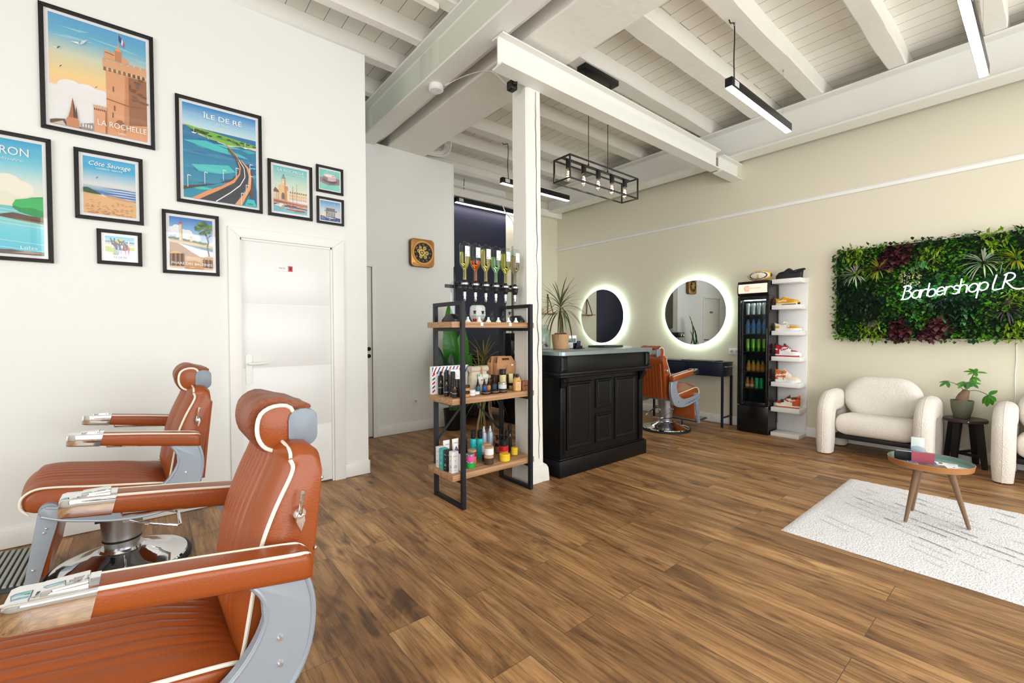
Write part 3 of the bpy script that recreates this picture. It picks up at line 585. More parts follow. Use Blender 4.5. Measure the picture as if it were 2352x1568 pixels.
def d_oleron(a):
    P = a.poly; R = a.rect
    a.grad(0, .42, 1, .62, (240, 232, 205), (216, 230, 222)); a.grad(0, .62, 1, .8, (216, 230, 222), (120, 204, 224)); a.grad(0, .8, 1, 1, (120, 204, 224), (30, 166, 212))
    for u, v, r in ((.55, .6, .14), (.68, .62, .13), (.8, .58, .12), (.4, .56, .16), (.25, .58, .2)): a.ell((240, 236, 222), u, v, r, r*.6)
    a.grad(0, .0, 1, .25, (90, 200, 226), (120, 212, 226)); a.grad(0, .25, 1, .42, (140, 216, 216), (110, 196, 206))
    for v in (.39, .36, .33, .30, .27, .12, .06): P((178, 228, 228), [(0, v), (.5, v+.008), (1, v-.02), (1, v-.026), (.5, v+.002), (0, v-.008)])
    P((34, 150, 84), [(.72, .41), (.75, .47), (.82, .49), (.9, .515), (1, .53), (1, .33), (.9, .35), (.78, .375)]); P((52, 184, 96), [(.72, .43), (.75, .48), (.85, .5), (1, .52), (1, .4), (.9, .42), (.8, .41)])
    P((98, 72, 60), [(.56, .325), (.65, .35), (.73, .365), (.86, .35), (1, .34), (1, .285), (.8, .3)]); P((168, 120, 88), [(.7, .32), (.85, .305), (1, .3), (1, .29), (.85, .295)])
    R((214, 70, 50), .02, .4, .09, .5); P((120, 80, 60), [(0, .385), (.12, .39), (.15, .375), (0, .365)]); P((214, 70, 50), [(.2, .4), (.26, .4), (.26, .46), (.2, .46)])
    for u, v in ((.2, .62), (.36, .57), (.52, .5)): R((232, 236, 236), u, .2, u+.006, v)
    P((240, 240, 242), [(.05, .23), (.3, .25), (.46, .23), (.5, .21), (.05, .205)]); P((78, 82, 160), [(.05, .205), (.47, .212), (.42, .175), (.05, .17)]); P((120, 178, 220), [(.05, .165), (.42, .16), (.55, .11), (.05, .12)])
    P((244, 244, 244), [(.3, .245), (.44, .275), (.6, .25), (.6, .235), (.3, .225)]); P((222, 82, 50), [(.44, .24), (.6, .235), (.56, .205), (.48, .205)]); a.ell((222, 82, 50), .43, .255, .03, .012); a.ell((244, 244, 244), .43, .255, .018, .007)
    P((104, 92, 86), [(0, 0), (0, .075), (.15, .07), (.3, .055), (.45, .03), (.7, .04), (.85, .025), (1, .03), (1, 0)]); P((196, 152, 124), [(.3, .02), (.5, .035), (.6, .025), (.45, .01)]); P((196, 152, 124), [(.7, .015), (.85, .03), (1, .018), (.9, .008)]); P((206, 170, 142), [(.05, .04), (.2, .035), (.15, .015), (.02, .015)])
    bird(a, .5, .72, .13); ltext(a, (242, 244, 244), "ÎLE D'OLÉRON", .48, .865, .07, .80); ltext(a, (210, 236, 240), "Colinière", .68, .815, .026, .3, shear=.35); ltext(a, (250, 250, 250), 'Lolza', .86, .05, .028, .16)
def d_cote(a):
    P = a.poly
    a.grad(0, .38, 1, .55, (240, 214, 200), (216, 222, 224)); a.grad(0, .55, 1, .8, (216, 222, 224), (70, 178, 220)); a.grad(0, .8, 1, 1, (70, 178, 220), (52, 166, 214))
    P((82, 130, 190), [(0, .47), (1, .47), (1, .27), (.4, .36), (0, .42)]); a.grad(0, .42, 1, .5, (120, 165, 205), (190, 206, 214))
    for k in range(9): v = .30+k*.022; P((222, 226, 230) if k % 2 else (52, 110, 186), [(.3+.05*k % .2, v), (.7, v+.012), (1, v+.004), (1, v-.006), (.6, v-.004)])
    P((204, 160, 118), [(.35, .36), (.6, .345), (1, .3), (1, .27), (.5, .3)]); P((226, 180, 128), [(0, 0), (0, .36), (.2, .35), (.4, .32), (.7, .29), (1, .26), (1, 0)])
    for i in range(70):
        v = rnd.random()**1.3*.24+.01; u = rnd.random()*.9; w = .02+.06*(1-v*3); P((198, 146, 98) if i % 3 else (180, 128, 84), [(u, v), (u+w*.5, v+.012), (u+w, v), (u+w*.5, v-.006)])
    P((50, 84, 56), [(0, .36), (0, .44), (.08, .45), (.18, .415), (.3, .37), (.36, .345), (.2, .35)])
    ltext(a, (246, 247, 247), 'Côte Sauvage', .5, .85, .075, .82, shear=.3); ltext(a, (236, 242, 244), 'CHARENTE · MARITIME', .5, .79, .03, .5); bird(a, .24, .62, .05, (226, 228, 230))
def d_donkeys(a):
    P = a.poly; R = a.rect; K = (48, 48, 50)
    R((236, 238, 242), 0, 0, 1, 1); a.grad(0, .76, 1, 1, (170, 216, 230), (72, 190, 222)); R((48, 142, 180), 0, .72, 1, .79); R((226, 196, 180), 0, .63, 1, .72); R((232, 236, 236), 0, .55, 1, .63); P((180, 204, 90), [(0, .30), (0, .54), (.3, .52), (.42, .3), (.42, .16), (.24, .16), (.24, .28)]); P((190, 208, 60), [(.82, .42), (1, .40), (1, .56), (.82, .54)])
    for i in range(9): u, v = .38+rnd.random()*.22, .74+rnd.random()*.14; a.ell((196, 190, 70), u, v, .06, .05, 8)
    R((244, 244, 244), .785, .62, .825, .86); R((206, 60, 70), .785, .86, .825, .89); P((206, 60, 70), [(.79, .89), (.805, .94), (.82, .89)])
    P(K, [(.2, .74), (.15, .92), (.18, .93), (.25, .8), (.28, .8), (.29, .92), (.33, .93), (.33, .78), (.43, .7), (.6, .66), (.6, .38), (.36, .4), (.3, .55), (.22, .6)]); P((238, 234, 230), [(.18, .66), (.22, .62), (.28, .58), (.27, .48), (.2, .48)])
    P(K, [(.46, .74), (.42, .88), (.44, .89), (.5, .8), (.58, .8), (.66, .87), (.67, .84), (.61, .74), (.72, .7), (.8, .58), (.79, .45), (.7, .38), (.56, .38), (.52, .6)]); P((238, 234, 230), [(.53, .62), (.6, .62), (.6, .5), (.57, .46), (.53, .5)]); a.ell((40, 40, 42), .56, .50, .014, .012, 8); a.ell((40, 40, 42), .205, .56, .014, .012, 8)
    for u in (.52, .6): a.ell((240, 228, 226), u, .69, .014, .025, 8)
    a.ell((240, 228, 226), .275, .72, .018, .02, 8)
    for q in ([(.3, .45), (.36, .42), (.36, .22), (.3, .22)], [(.41, .66), (.47, .5), (.46, .2), (.40, .2), (.42, .5)], [(.52, .38), (.54, .38), (.55, .24), (.52, .24)]): P((160, 178, 226), q)
    for q in ([(.63, .7), (.7, .5), (.69, .22), (.66, .22), (.67, .5)], [(.75, .66), (.83, .5), (.8, .22), (.77, .22), (.8, .48)], [(.54, .48), (.6, .22), (.62, .22), (.57, .42)]): P((240, 238, 242), q); P((206, 70, 76), [(x+.006, y) for x, y in q[:2]]+[(q[2][0], q[2][1]), (q[2][0]-.012, q[2][1])])
    for u in (.32, .42): R(K, u-.02, .19, u+.02, .215)
    R((226, 226, 232), .25, .0, .8, .12); ltext(a, (58, 62, 130), 'ILE DE RÉ', .5, .03, .075, .46)
def d_bridge(a):
    P = a.poly; Tq = (54, 176, 186); Bl = (16, 108, 168)
    a.grad(0, .72, 1, .82, (230, 234, 232), (176, 218, 236)); a.grad(0, .82, 1, 1, (176, 218, 236), (14, 134, 206)); a.grad(0, 0, 1, .76, (34, 150, 178), (26, 118, 170))
    for i in range(26):
        v = .04+.64*rnd.random(); u = rnd.random()*1.1-.1; w = .2+.3*rnd.random(); h = .006+.02*rnd.random(); u2 = min(1, u+w); u = max(0, u)
        if u2-u > .05: P([Tq, Bl, (86, 200, 196), (14, 92, 156)][i % 4], [(u, v), ((u+u2)/2, v+h), (u2, v+h*.4), (u2-.02, v-h*.2), ((u+u2)/2, v-h)])
    P((70, 198, 198), [(.1, .36), (.6, .42), (.7, .36), (.5, .31), (.2, .30)]); P((70, 198, 198), [(.0, .60), (.3, .64), (.8, .56), (.9, .53), (.4, .55)])
    P((232, 218, 180), [(0, .765), (.12, .745), (.2, .69), (.4, .66), (.62, .63), (.78, .655), (1, .645), (1, .70), (.4, .725), (.05, .775)]); P((120, 186, 56), [(0, .77), (.1, .765), (.4, .745), (1, .70), (1, .672), (.6, .645), (.3, .675), (.16, .72)])
    for i in range(34):
        u = .12+.86*rnd.random(); v = .735-.055*u+.03*(rnd.random()-.7); a.ell((44, 62, 58) if i % 3 else (86, 150, 52), u, v, .035, .009, 7)
    P((84, 66, 54), [(0, .08), (0, .115), (.22, .155), (.45, .2), (.65, .28), (.735, .36), (.74, .42), (.70, .5), (.72, .5), (.775, .42), (.765, .35), (.7, .27)]); P((226, 152, 104), [(.1, .0), (.3, .1), (.5, .18), (.66, .265), (.745, .35), (.755, .42), (.715, .505), (.73, .505), (.79, .42), (.77, .33), (.68, .23), (.5, .14), (.25, .0)])
    P((58, 62, 70), [(.2, .0), (.45, .12), (.68, .24), (.76, .34), (.775, .42), (.73, .505), (.76, .505), (.85, .42), (.88, .32), (.84, .2), (.68, .0)]); P((236, 164, 118), [(.68, .0), (.8, .12), (.87, .22), (.885, .34), (.86, .42), (.77, .505), (.785, .505), (.90, .42), (.925, .33), (.91, .2), (.78, .0)])
    P((96, 72, 56), [(.78, .0), (.91, .2), (.925, .33), (.9, .42), (.93, .4), (.955, .3), (.95, .1), (.9, .09), (.9, .15)]); P((14, 96, 150), [(.95, .3), (1, .2), (1, .0), (.86, 0), (.9, .09), (.95, .1)]); P((66, 190, 190), [(.82, 0), (.86, .08), (.96, .08), (1, 0)])
    a.line((240, 242, 242), [(.42, .0), (.62, .12), (.76, .22), (.83, .32), (.82, .42), (.745, .505)], .011)
    for k in range(8): u = .60+k*.018; P((110, 84, 66), [(u, .62-k*.015), (u+.012, .615-k*.015), (u+.012, .565-k*.013), (u, .57-k*.013)])
    P((206, 148, 108), [(.56, .645), (.7, .545), (.735, .505), (.745, .505), (.71, .55), (.57, .65)])
    for u, v, h in ((.05, .11, .13), (.27, .17, .13), (.52, .24, .12), (.7, .3, .11), (.9, .38, .1), (.9, .25, .1), (.84, .12, .12), (.77, .0, .14)):
        P((226, 228, 228), [(u, v), (u+.008, v), (u+.008, v+h), (u, v+h)]); P((226, 228, 228), [(u, v+h), (u+.045, v+h-.004), (u+.045, v+h-.012), (u, v+h-.008)])
    for u, v in ((.14, .7), (.84, .655)): P((238, 240, 240), [(u-.03, v), (u+.04, v-.004), (u+.02, v-.014), (u-.02, v-.012)]); a.line((238, 240, 240), [(u, v), (u, v+.05)], .004)
    a.line((70, 80, 90), [(.36, .655), (.45, .65)], .008); a.line((220, 226, 226), [(.33, .655), (.32, .68)], .006)
    ltext(a, (246, 247, 247), 'ÎLE DE RÉ', .53, .875, .052, .53); ltext(a, (222, 234, 240), 'Le Pont', .52, .825, .028, .18, shear=.35); ltext(a, (40, 120, 130), 'Lolza', .9, .02, .022, .08)
def d_lighthouse(a):
    P = a.poly; R = a.rect
    a.grad(0, .55, 1, .8, (196, 214, 234), (120, 176, 226)); a.grad(0, .8, 1, 1, (120, 176, 226), (28, 110, 190))
    for u, v, r in ((.05, .72, .12), (.16, .78, .1), (.3, .66, .16), (.5, .62, .12), (.42, .7, .1), (.62, .62, .1)): a.ell((232, 238, 244), u, v, r, r*.7)
    for k in range(14): a.ell((70, 112, 62), .03+k*.06, .58-.005*k+.01*(k % 2), .06, .025, 8)
    P((196, 170, 130), [(0, .56), (.5, .53), (1, .48), (1, .44), (0, .5)]); P((214, 190, 146), [(0, .535), (.6, .50), (1, .46), (1, .44), (0, .51)])
    P((170, 128, 92), [(0, .5), (1, .44), (1, 0), (0, 0)]); P((206, 166, 116), [(0, .2), (.4, .25), (1, .22), (1, 0), (0, 0)]); P((238, 240, 244), [(.18, .49), (.4, .46), (1, .38), (1, .24), (.7, .25), (.45, .36), (.3, .44)]); P((44, 142, 178), [(.28, .48), (.6, .455), (1, .42), (1, .37), (.6, .42)]); P((110, 190, 210), [(.3, .475), (.6, .445), (.8, .42), (.5, .45)])
    P((228, 212, 184), [(.215, .55), (.225, .86), (.285, .86), (.295, .54)]); P((196, 172, 140), [(.262, .86), (.285, .86), (.295, .54), (.268, .545)]); R((170, 150, 124), .21, .855, .30, .872); P((186, 80, 66), [(.225, .872), (.225, .895), (.255, .925), (.285, .895), (.285, .872)]); R((226, 210, 184), .46, .545, .515, .64); R((190, 168, 140), .455, .63, .52, .64)
    a.line((74, 62, 56), [(.915, .25), (.895, .36), (.87, .46), (.9, .56), (.875, .64), (.83, .72)], .034); a.line((74, 62, 56), [(.88, .64), (.95, .7)], .02)
    for i in range(46):
        an = rnd.random()*6.28; r = rnd.random()**.5; u, v = .8+.23*r*cos(an)*.9, .83+.12*r*sin(an); u = min(.95, u); a.ell([(78, 118, 62), (112, 148, 78), (60, 96, 54), (96, 134, 66)][i % 4], u, v, .045, .026, 7)
    for x0, x1, hh in ((.0, .33, .31), (.76, 1, .25)):
        k = 0; u = x0
        while u < x1-.01: w = .02+.012*(k % 3); R([(120, 92, 74), (160, 126, 98), (92, 74, 64)][k % 3], u, .04, min(x1, u+w), hh-.06*u+.012*(k % 2)); u += w; k += 1
    P((222, 186, 140), [(0, .30), (.12, .34), (.2, .32), (.33, .29), (.2, .285), (0, .27)]); P((222, 186, 140), [(.8, .25), (.92, .28), (1, .26), (1, .23), (.8, .235)]); P((196, 150, 100), [(.33, 0), (.4, .14), (.6, .16), (.76, .1), (.76, 0)])
    ltext(a, (248, 246, 242), 'PHARE DES BALEINES', .5, .075, .047, .95); ltext(a, (210, 196, 176), 'ILE DE RÉ', .5, .14, .03, .26); ltext(a, (240, 236, 228), 'Lolza', .5, .02, .025, .1)
def d_harbour(a):
    P = a.poly; R = a.rect
    a.grad(0, .3, 1, .65, (246, 232, 206), (200, 226, 206)); a.grad(0, .65, 1, 1, (200, 226, 206), (96, 194, 206)); R((120, 190, 206), 0, 0, 1, .14)
    P((130, 92, 72), [(0, .46), (.05, .53), (.16, .45), (.16, .4), (0, .4)]); R((232, 206, 170), 0, .25, .17, .42); R((240, 214, 178), .45, .3, 1, .45)
    for k in range(8): R((196, 176, 150), .47+k*.066, .30, .50+k*.066, .34); R((196, 176, 150), .47+k*.066, .37, .50+k*.066, .41); P((120, 100, 92), [(.46+k*.066, .45), (.5+k*.066, .49), (.52+k*.066, .45)])
    P((236, 196, 150), [(.15, .28), (.15, .56), (.19, .60), (.36, .60), (.4, .55), (.4, .26)]); P((206, 140, 96), [(.31, .27), (.31, .585), (.42, .57), (.42, .5), (.38, .48), (.38, .26)]); R((240, 206, 164), .24, .6, .34, .72); R((200, 140, 100), .31, .6, .345, .72); a.ell((150, 150, 152), .29, .735, .055, .055, 14, 0, pi); P((92, 92, 96), [(.275, .79), (.29, .85), (.31, .79)]); a.ell((112, 100, 92), .27, .36, .045, .07, 12, 0, pi); R((112, 100, 92), .225, .28, .315, .36); a.ell((240, 240, 236), .285, .66, .018, .02, 10)
    for v, c in ((.27, (226, 132, 78)), (.24, (120, 104, 96)), (.21, (226, 132, 78)), (.17, (70, 70, 96))): P(c, [(0, v), (.5, v-.02), (1, v-.035), (1, v-.055), (.5, v-.045), (0, v-.03)])
    P((232, 234, 236), [(.0, .13), (.2, .19), (.35, .17), (.2, .1)]); P((196, 166, 120), [(.16, .08), (.3, .18), (.33, .16), (.24, .07)])
    P((176, 96, 66), [(.28, .1), (.5, .095), (.95, .1), (.9, .05), (.7, .045), (.4, .065)]); P((236, 228, 220), [(.28, .1), (.95, .1), (.94, .09), (.3, .09)]); R((170, 88, 60), .46, .1, .56, .14); P((216, 84, 66), [(.73, .15), (.86, .15), (.84, .125), (.75, .125)]); P((60, 58, 96), [(.38, .17), (.7, .16), (.66, .14), (.42, .145)])
    for u, v, c in ((.68, .66, (216, 120, 80)), (.56, .6, (90, 84, 84)), (.09, .42, (130, 160, 180)), (.14, .4, (130, 160, 180))): a.line(c, [(u, .1), (u, v)], .008)
    for q in ([(.68, .45), (.9, .14)], [(.68, .5), (.5, .14)], [(.56, .45), (.4, .2)], [(.8, .12), (.95, .2)]): a.line((228, 220, 208), q, .005)
    ltext(a, (240, 246, 244), 'LA ROCHELLE', .5, .895, .06, .78); ltext(a, (226, 240, 236), 'Le grosse horloge', .68, .845, .028, .48, shear=.35)
def d_fort(a):
    P = a.poly; a.grad(0, 0, 1, 1, (130, 214, 196), (122, 212, 196)); P((150, 132, 136), [(0, .36), (0, .58), (.2, .62), (.8, .66), (1, .62), (1, .34), (.7, .28), (.4, .24), (.15, .3)]); P((104, 92, 98), [(.1, .45), (.2, .58), (.5, .5), (.8, .52), (.9, .44), (.6, .36), (.3, .36)])
    for i in range(24): u, v = .1+.75*rnd.random(), .29+.13*rnd.random(); P((88, 78, 84), [(u, v), (u+.06, v+.012), (u+.08, v-.004)])
    P((214, 186, 192), [(.4, .46), (.39, .66), (.8, .74), (.82, .68), (.81, .50), (.62, .45)]); P((140, 122, 130), [(.17, .66), (.17, .56), (.39, .44), (.4, .64)]); a.ell((226, 202, 206), .49, .72, .32, .10); a.ell((238, 228, 226), .49, .715, .24, .06); P((110, 96, 104), [(.6, .73), (.7, .74), (.7, .71), (.6, .70)]); P((70, 66, 72), [(.76, .76), (.775, .82), (.79, .82), (.79, .77)])
    for k in range(12): u = .44+(k % 6)*.06; v = .54+.008*(k % 6)+.09*(k//6); a.rect((120, 104, 110), u, v, u+.015, v+.02)
    bird(a, .33, .85, .1, (220, 240, 236), (196, 224, 222)); a.ell((220, 240, 236), .86, .2, .03, .012, 8)
def d_hut(a):
    P = a.poly; R = a.rect; a.grad(0, .2, 1, .5, (238, 214, 200), (200, 216, 226)); a.grad(0, .5, 1, 1, (200, 216, 226), (40, 150, 206)); P((38, 78, 140), [(0, 0), (0, .24), (.3, .2), (.6, .22), (1, .19), (1, 0)])
    for i in range(26): u, v = .02+.8*rnd.random(), .02+.18*rnd.random(); P([(86, 130, 180), (220, 228, 236), (24, 58, 116)][i % 3], [(u, v), (u+.07, v+.014), (u+.14, v+.002), (u+.06, v-.008)])
    K = (96, 98, 104)
    for u in (.3, .38, .46, .54, .62, .7): R((70, 72, 78), u-.016, .17, u+.016, .46)
    P(K, [(.2, .48), (.2, .52), (.82, .54), (.82, .48)]); R((116, 118, 124), .28, .52, .72, .66); P((176, 188, 196), [(.26, .66), (.5, .78), (.74, .64)]); a.line((90, 94, 100), [(.5, .78), (.5, .84)], .01)
    for k in range(7): R((60, 62, 68), .30+k*.06, .55, .325+k*.06, .63)
    P((120, 78, 60), [(.28, .46), (.34, .46), (.34, .36), (.28, .36)]); P((238, 242, 244), [(.24, .15), (.5, .18), (.78, .15), (.5, .12)]); bird(a, .76, .86, .08)
poster('tower', -.482, .053, 2.508, 3.257, 'large framed poster of a stone tower with a flag, topmost on the white wall', d_tower)
poster('oleron', -.972, -.4425, 1.696, 2.443, 'framed poster of boats on turquoise water, cut off by the left photo edge', d_oleron)
poster('cote', -.344, -.014, 1.99, 2.427, 'framed poster of an empty sandy beach under script lettering', d_cote)
poster('donkeys', -.248, -.026, 1.714, 1.937, 'small framed picture of two dark donkeys in striped trousers', d_donkeys)
poster('bridge', .165, .694, 2.185, 2.927, 'large framed poster of a curving road bridge over turquoise sea', d_bridge)
poster('lighthouse', .081, .408, 1.682, 2.117, 'framed poster of a lighthouse and a pine tree beside a beach', d_lighthouse)
poster('harbour', .732, 1.058, 2.184, 2.62, 'framed poster of a clock tower above an old harbour with masts', d_harbour)
poster('fort', 1.09, 1.309, 2.439, 2.66, 'small framed picture of a round pink fort in green water', d_fort, .018, .011)
poster('hut', 1.092, 1.312, 2.18, 2.401, 'small framed picture of a fishing hut on stilts over blue sea', d_hut, .018, .011)
# ---------------------------------------------------------------- wall clock
M_BRASS = mat('antique_brass', (196, 146, 84), .42, .75, var=.12, vscale=30)
M_BRASS2 = mat('pale_brass', (222, 196, 120), .4, .7)
M_BRN = mat('aged_wood_edge', (112, 82, 50), .6, var=.25, vscale=20)
t = thing('wall_clock', 'square brass wall clock with black dial and bare gears on the white wall', 'wall clock', (2.712, 5.16, 2.276))
b = MB(); b.prism(rrect(.325, .35, .045, 6), -.066, -.001, 'Y', .006); b.build('case', M_BRN, t)
b = MB(); b.prism(rrect(.322, .347, .043, 6), -.074, -.064, 'Y', .004); b.build('face_plate', M_BRASS, t)
def ring(b, r0, r1, y0, y1, n=48, c=(0, 0)):
    b.sections([[(c[0]+r*cos(2*pi*k/n), y, c[1]+r*sin(2*pi*k/n)) for r, y in ((r0, y0), (r1, y0), (r1, y1), (r0, y1))] for k in range(n)], False, True)
b = MB(); ring(b, .128, .147, -.084, -.072); ring(b, .147, .152, -.077, -.072); b.build('bezel', M_BRASS, t)
b = MB(); b.cyl((0, -.073, 0), (0, -.076, 0), .129, n=48); b.build('dial', mat('black_dial', (28, 30, 30), .5), t)
a = Art(lambda u, v, z: (u, -.0775-z, v), .0002)
for k in range(12):
    an = pi/2-(k+1)*pi/6; u, v = .105*cos(an), .105*sin(an); ro = an-pi/2
    a.text((222, 170, 110), str(k+1), u-.012*sin(0)-.0115*cos(ro+pi/2), v-.0115*sin(ro+pi/2), .024, None, rot=ro)
a.build('numerals', t, M_INK)
for u, v, r, y in ((.018, .058, .025, .086), (.05, -.002, .026, .086), (.028, -.052, .024, .085), (-.035, -.052, .022, .086), (-.065, .02, .022, .085), (-.042, .062, .02, .085), (-.018, .0, .045, .082), (.012, .004, .014, .092)):
    b = MB(); n = 40; pts = [((r*(1 if k % 2 else .9))*cos(2*pi*k/n)+u, (r*(1 if k % 2 else .9))*sin(2*pi*k/n)+v) for k in range(n)]
    inn = [(r*.62*cos(2*pi*k/n)+u, r*.62*sin(2*pi*k/n)+v) for k in range(n)]
    b.sections([[(p[0], -y, p[1]), (q[0], -y, q[1]), (q[0], -y+.003, q[1]), (p[0], -y+.003, p[1])] for p, q in zip(pts, inn)], False, True)
    for k in range(5):
        an = k*2*pi/5+r*40; b.tube([(u+r*.15*cos(an), -y, v+r*.15*sin(an)), (u+r*.68*cos(an), -y, v+r*.68*sin(an))], r*.09, 6)
    b.cyl((u, -.076, v), (u, -y-.002, v), r*.24, n=12); b.build('gear', M_BRASS2, t)
for sx in (-1, 1):
    for sz in (-1, 1):
        u, v = sx*.131, sz*.144; b = MB(); b.cyl((u, -.073, v), (u, -.077, v), .014, n=20); b.build('screw', M_BRASS, t)
        o = t.children[-1]; b = MB(); b.M = T(u, 0, v) @ rotm(0, .6, 0); b.box(-.012, -.0785, -.002, .012, -.0768, .002); b.build('slot', M_BRN, o)
# ---------------------------------------------------------------- sockets
M_PLAS = mat('white_plastic', (243, 243, 243), .3)
def socket(loc, rz, n, label):
    t = thing('wall_socket', label, 'wall socket', loc, rz); w = .08+.071*(n-1)
    b = MB(); b.prism(rrect(w, .08, .006, 3), -.009, 0, 'Y', .002); b.build('plate', M_PLAS, t)
    for k in range(n):
        u = (k-(n-1)/2)*.071; b = MB(); ring(b, .0205, .024, -.0115, -.008, 28, (u, 0)); b.build('outlet', M_PLAS, t); o = t.children[-1]
        b = MB(); b.cyl((u, -.0085, 0), (u, -.0095, 0), .0205, n=24); b.build('well', mat('grey_plastic', (205, 206, 208), .4), o)
        for q in (-.0095, .0095): b = MB(); b.cyl((u+q, -.0094, 0), (u+q, -.0099, 0), .0032, n=10); b.build('pin_hole', mat('dark_hole', (30, 30, 32), .8), o)
socket((2.63, 5.16, .385), 0, 1, 'white wall socket low on the wall under the brass clock')
socket((6.106, 2.705, .995), -pi/2, 2, 'white double wall socket between the right mirror and the drinks fridge')
socket((6.106, 4.43, .99), -pi/2, 2, 'white double wall socket seen just above the counter top')
# ---------------------------------------------------------------- round backlit mirrors
M_MIR = mat('mirror_glass', (236, 240, 240), .0, 1)
M_LED = mat('led_strip', (255, 255, 255), .5, emit=(226, 255, 240), estr=30)
t = thing('round_mirror', 'round backlit mirror showing the navy wall, the left one of two', 'mirror', (6.106, 4.94, 1.535), -pi/2)
b = MB(); b.cyl((0, -.001, 0), (0, -.046, 0), .38, n=64); b.build('backing', M_PLAS, t)
b = MB(); b.sections([[(r*cos(2*pi*k/96), y, r*sin(2*pi*k/96)) for k in range(96)] for r, y in ((.457, -.047), (.461, -.049), (.461, -.051), (.459, -.053))]); b.build('glass', M_MIR, t, 20)
b = MB(); b.sections([[(r*cos(2*pi*k/96), y, r*sin(2*pi*k/96)) for r, y in ((.425, -.040), (.442, -.040), (.442, -.046), (.425, -.046))] for k in range(96)], False, True); b.build('led_strip', M_LED, t)
dup(t, (6.106, 3.26, 1.54), -pi/2, 'round backlit mirror reflecting the brass clock and green plant, above the navy table')
# ---------------------------------------------------------------- linear pendant lamps
M_LAMPB = mat('black_lamp_body', (30, 30, 32), .35, .3)
M_LAMPL = mat('lamp_diffuser', (255, 255, 255), .5, emit=(255, 246, 250), estr=20)
def lamp(x0, x1, y, label, cordx, z=3.30):
    t = thing('linear_pendant_lamp', label, 'pendant lamp', ((x0+x1)/2, y, 3.872), 0, 'black linear pendant lamps'); L = (x1-x0)/2; zb = z-3.872
    b = MB(); b.box(-L, -.03, zb+.004, L, .03, zb+.08, .002); b.build('housing', M_LAMPB, t)
    b = MB(); b.box(-L+.004, -.026, zb-.001, L-.004, .026, zb+.006); b.build('diffuser', M_LAMPL, t)
    b = MB(); b.box(-L+.05, -.0312, zb+.02, -L+.13, -.0298, zb+.07); b.build('rating_label', mat('pale_label', (206, 206, 208), .5), t)
    c = cordx-(x0+x1)/2
    b = MB(); b.tube([(c-.1, .0, -.02), (c-.07, 0, -.035), (c-.02, 0, -.012), (c, 0, -.03), (c+.004, 0, -.14), (c-.004, 0, -.3), (c+.006, 0, zb+.08)], .005, 8, smooth=6); b.build('cable', M_BLK, t)
    b = MB(); b.cyl((c, 0, 0), (c, 0, -.03), .007, n=10); b.build('cable_hook', M_SILV, t)
    b = MB(); b.cyl((L-.16, 0, 0), (L-.16, 0, zb+.08), .0012, n=6); b.cyl((L-.16, 0, 0), (L-.16, 0, -.02), .006, n=8); b.build('steel_wire', M_SILV, t)
lamp(3.76, 5.09, 1.735, 'black linear pendant lamp hanging alone above the sofa side, right of the steel beam', 3.86)
lamp(3.88, 5.2, .372, 'linear pendant lamp at the top right photo edge, seen glowing from below', 4.0)
lamp(3.755, 5.08, 4.80, 'black linear pendant lamp passing behind the white post', 3.875)
lamp(3.745, 5.08, 5.95, 'black linear pendant lamp in front of the navy wall', 3.905)
# ---------------------------------------------------------------- cage chandelier
t = thing('cage_pendant_light', 'black open cage pendant light with five glowing bulbs over the counter', 'pendant light', (3.557, 2.945, 3.872))
z0, z1 = -1.176, -.966; L, Wd = .527, .103; r = .0065
b = MB(); b.box(-.26, -.055, -.052, .26, .055, 0, .003); b.build('canopy', M_LAMPB, t)
for x in (-.19, .19): b = MB(); b.lathe([(0, -.085), (.006, -.085), (.006, -.052), (0, -.052)], (x, 0, 0), 10); b.build('cord_grip', M_BLK, t)
b = MB()
for y in (-Wd, Wd):
    for z in (z0, z1): b.box(-L-r, y-r, z-r, L+r, y+r, z+r)
for x in (-L, L):
    for z in (z0, z1): b.box(x-r, -Wd-r+.0131, z-r, x+r, Wd+r-.0131, z+r)
    for y in (-Wd, Wd): b.box(x-r, y-r, z0+r, x+r, y+r, z1-r)
b.build('cage', M_LAMPB, t, 0)
b = MB(); b.box(-L+r, -.016, z1-.006, L-r, .016, z1+.006); b.build('socket_bar', M_LAMPB, t)
for x in (-.15, .15): b = MB(); b.cyl((x, 0, z1+.006), (x, 0, -.08), .0035, n=8); b.cyl((x, 0, z1+.006), (x, 0, z1+.03), .008, n=10); b.build('cord', M_BLK, t)
M_BULB = glass_mat('bulb_glass', (255, 246, 236), .8); M_FIL = mat('glowing_filament', (255, 255, 255), .5, emit=(255, 226, 190), estr=28)
for k in range(5):
    x = -.44+.22*k; b = MB(); b.cyl((x, 0, z1-.006), (x, 0, z1-.082), .0245, n=20); s = b.build('bulb_socket', M_LAMPB, t)
    b = MB(); b.lathe([(.0, -.083), (.014, -.083), (.02, -.1), (.03, -.14), (.034, -.165), (.031, -.185), (.02, -.2), (0, -.205)], (x, 0, z1), 20, False); bl = b.build('bulb', M_BULB, s)
    b = MB(); pts = []
    for q in range(25): an = q*.9; pts.append((x+(.009+.0004*q)*cos(an), (.009+.0004*q)*sin(an), z1-.105-.075*q/24))
    b.tube(pts, .0022, 6); b.build('filament', M_FIL, s)
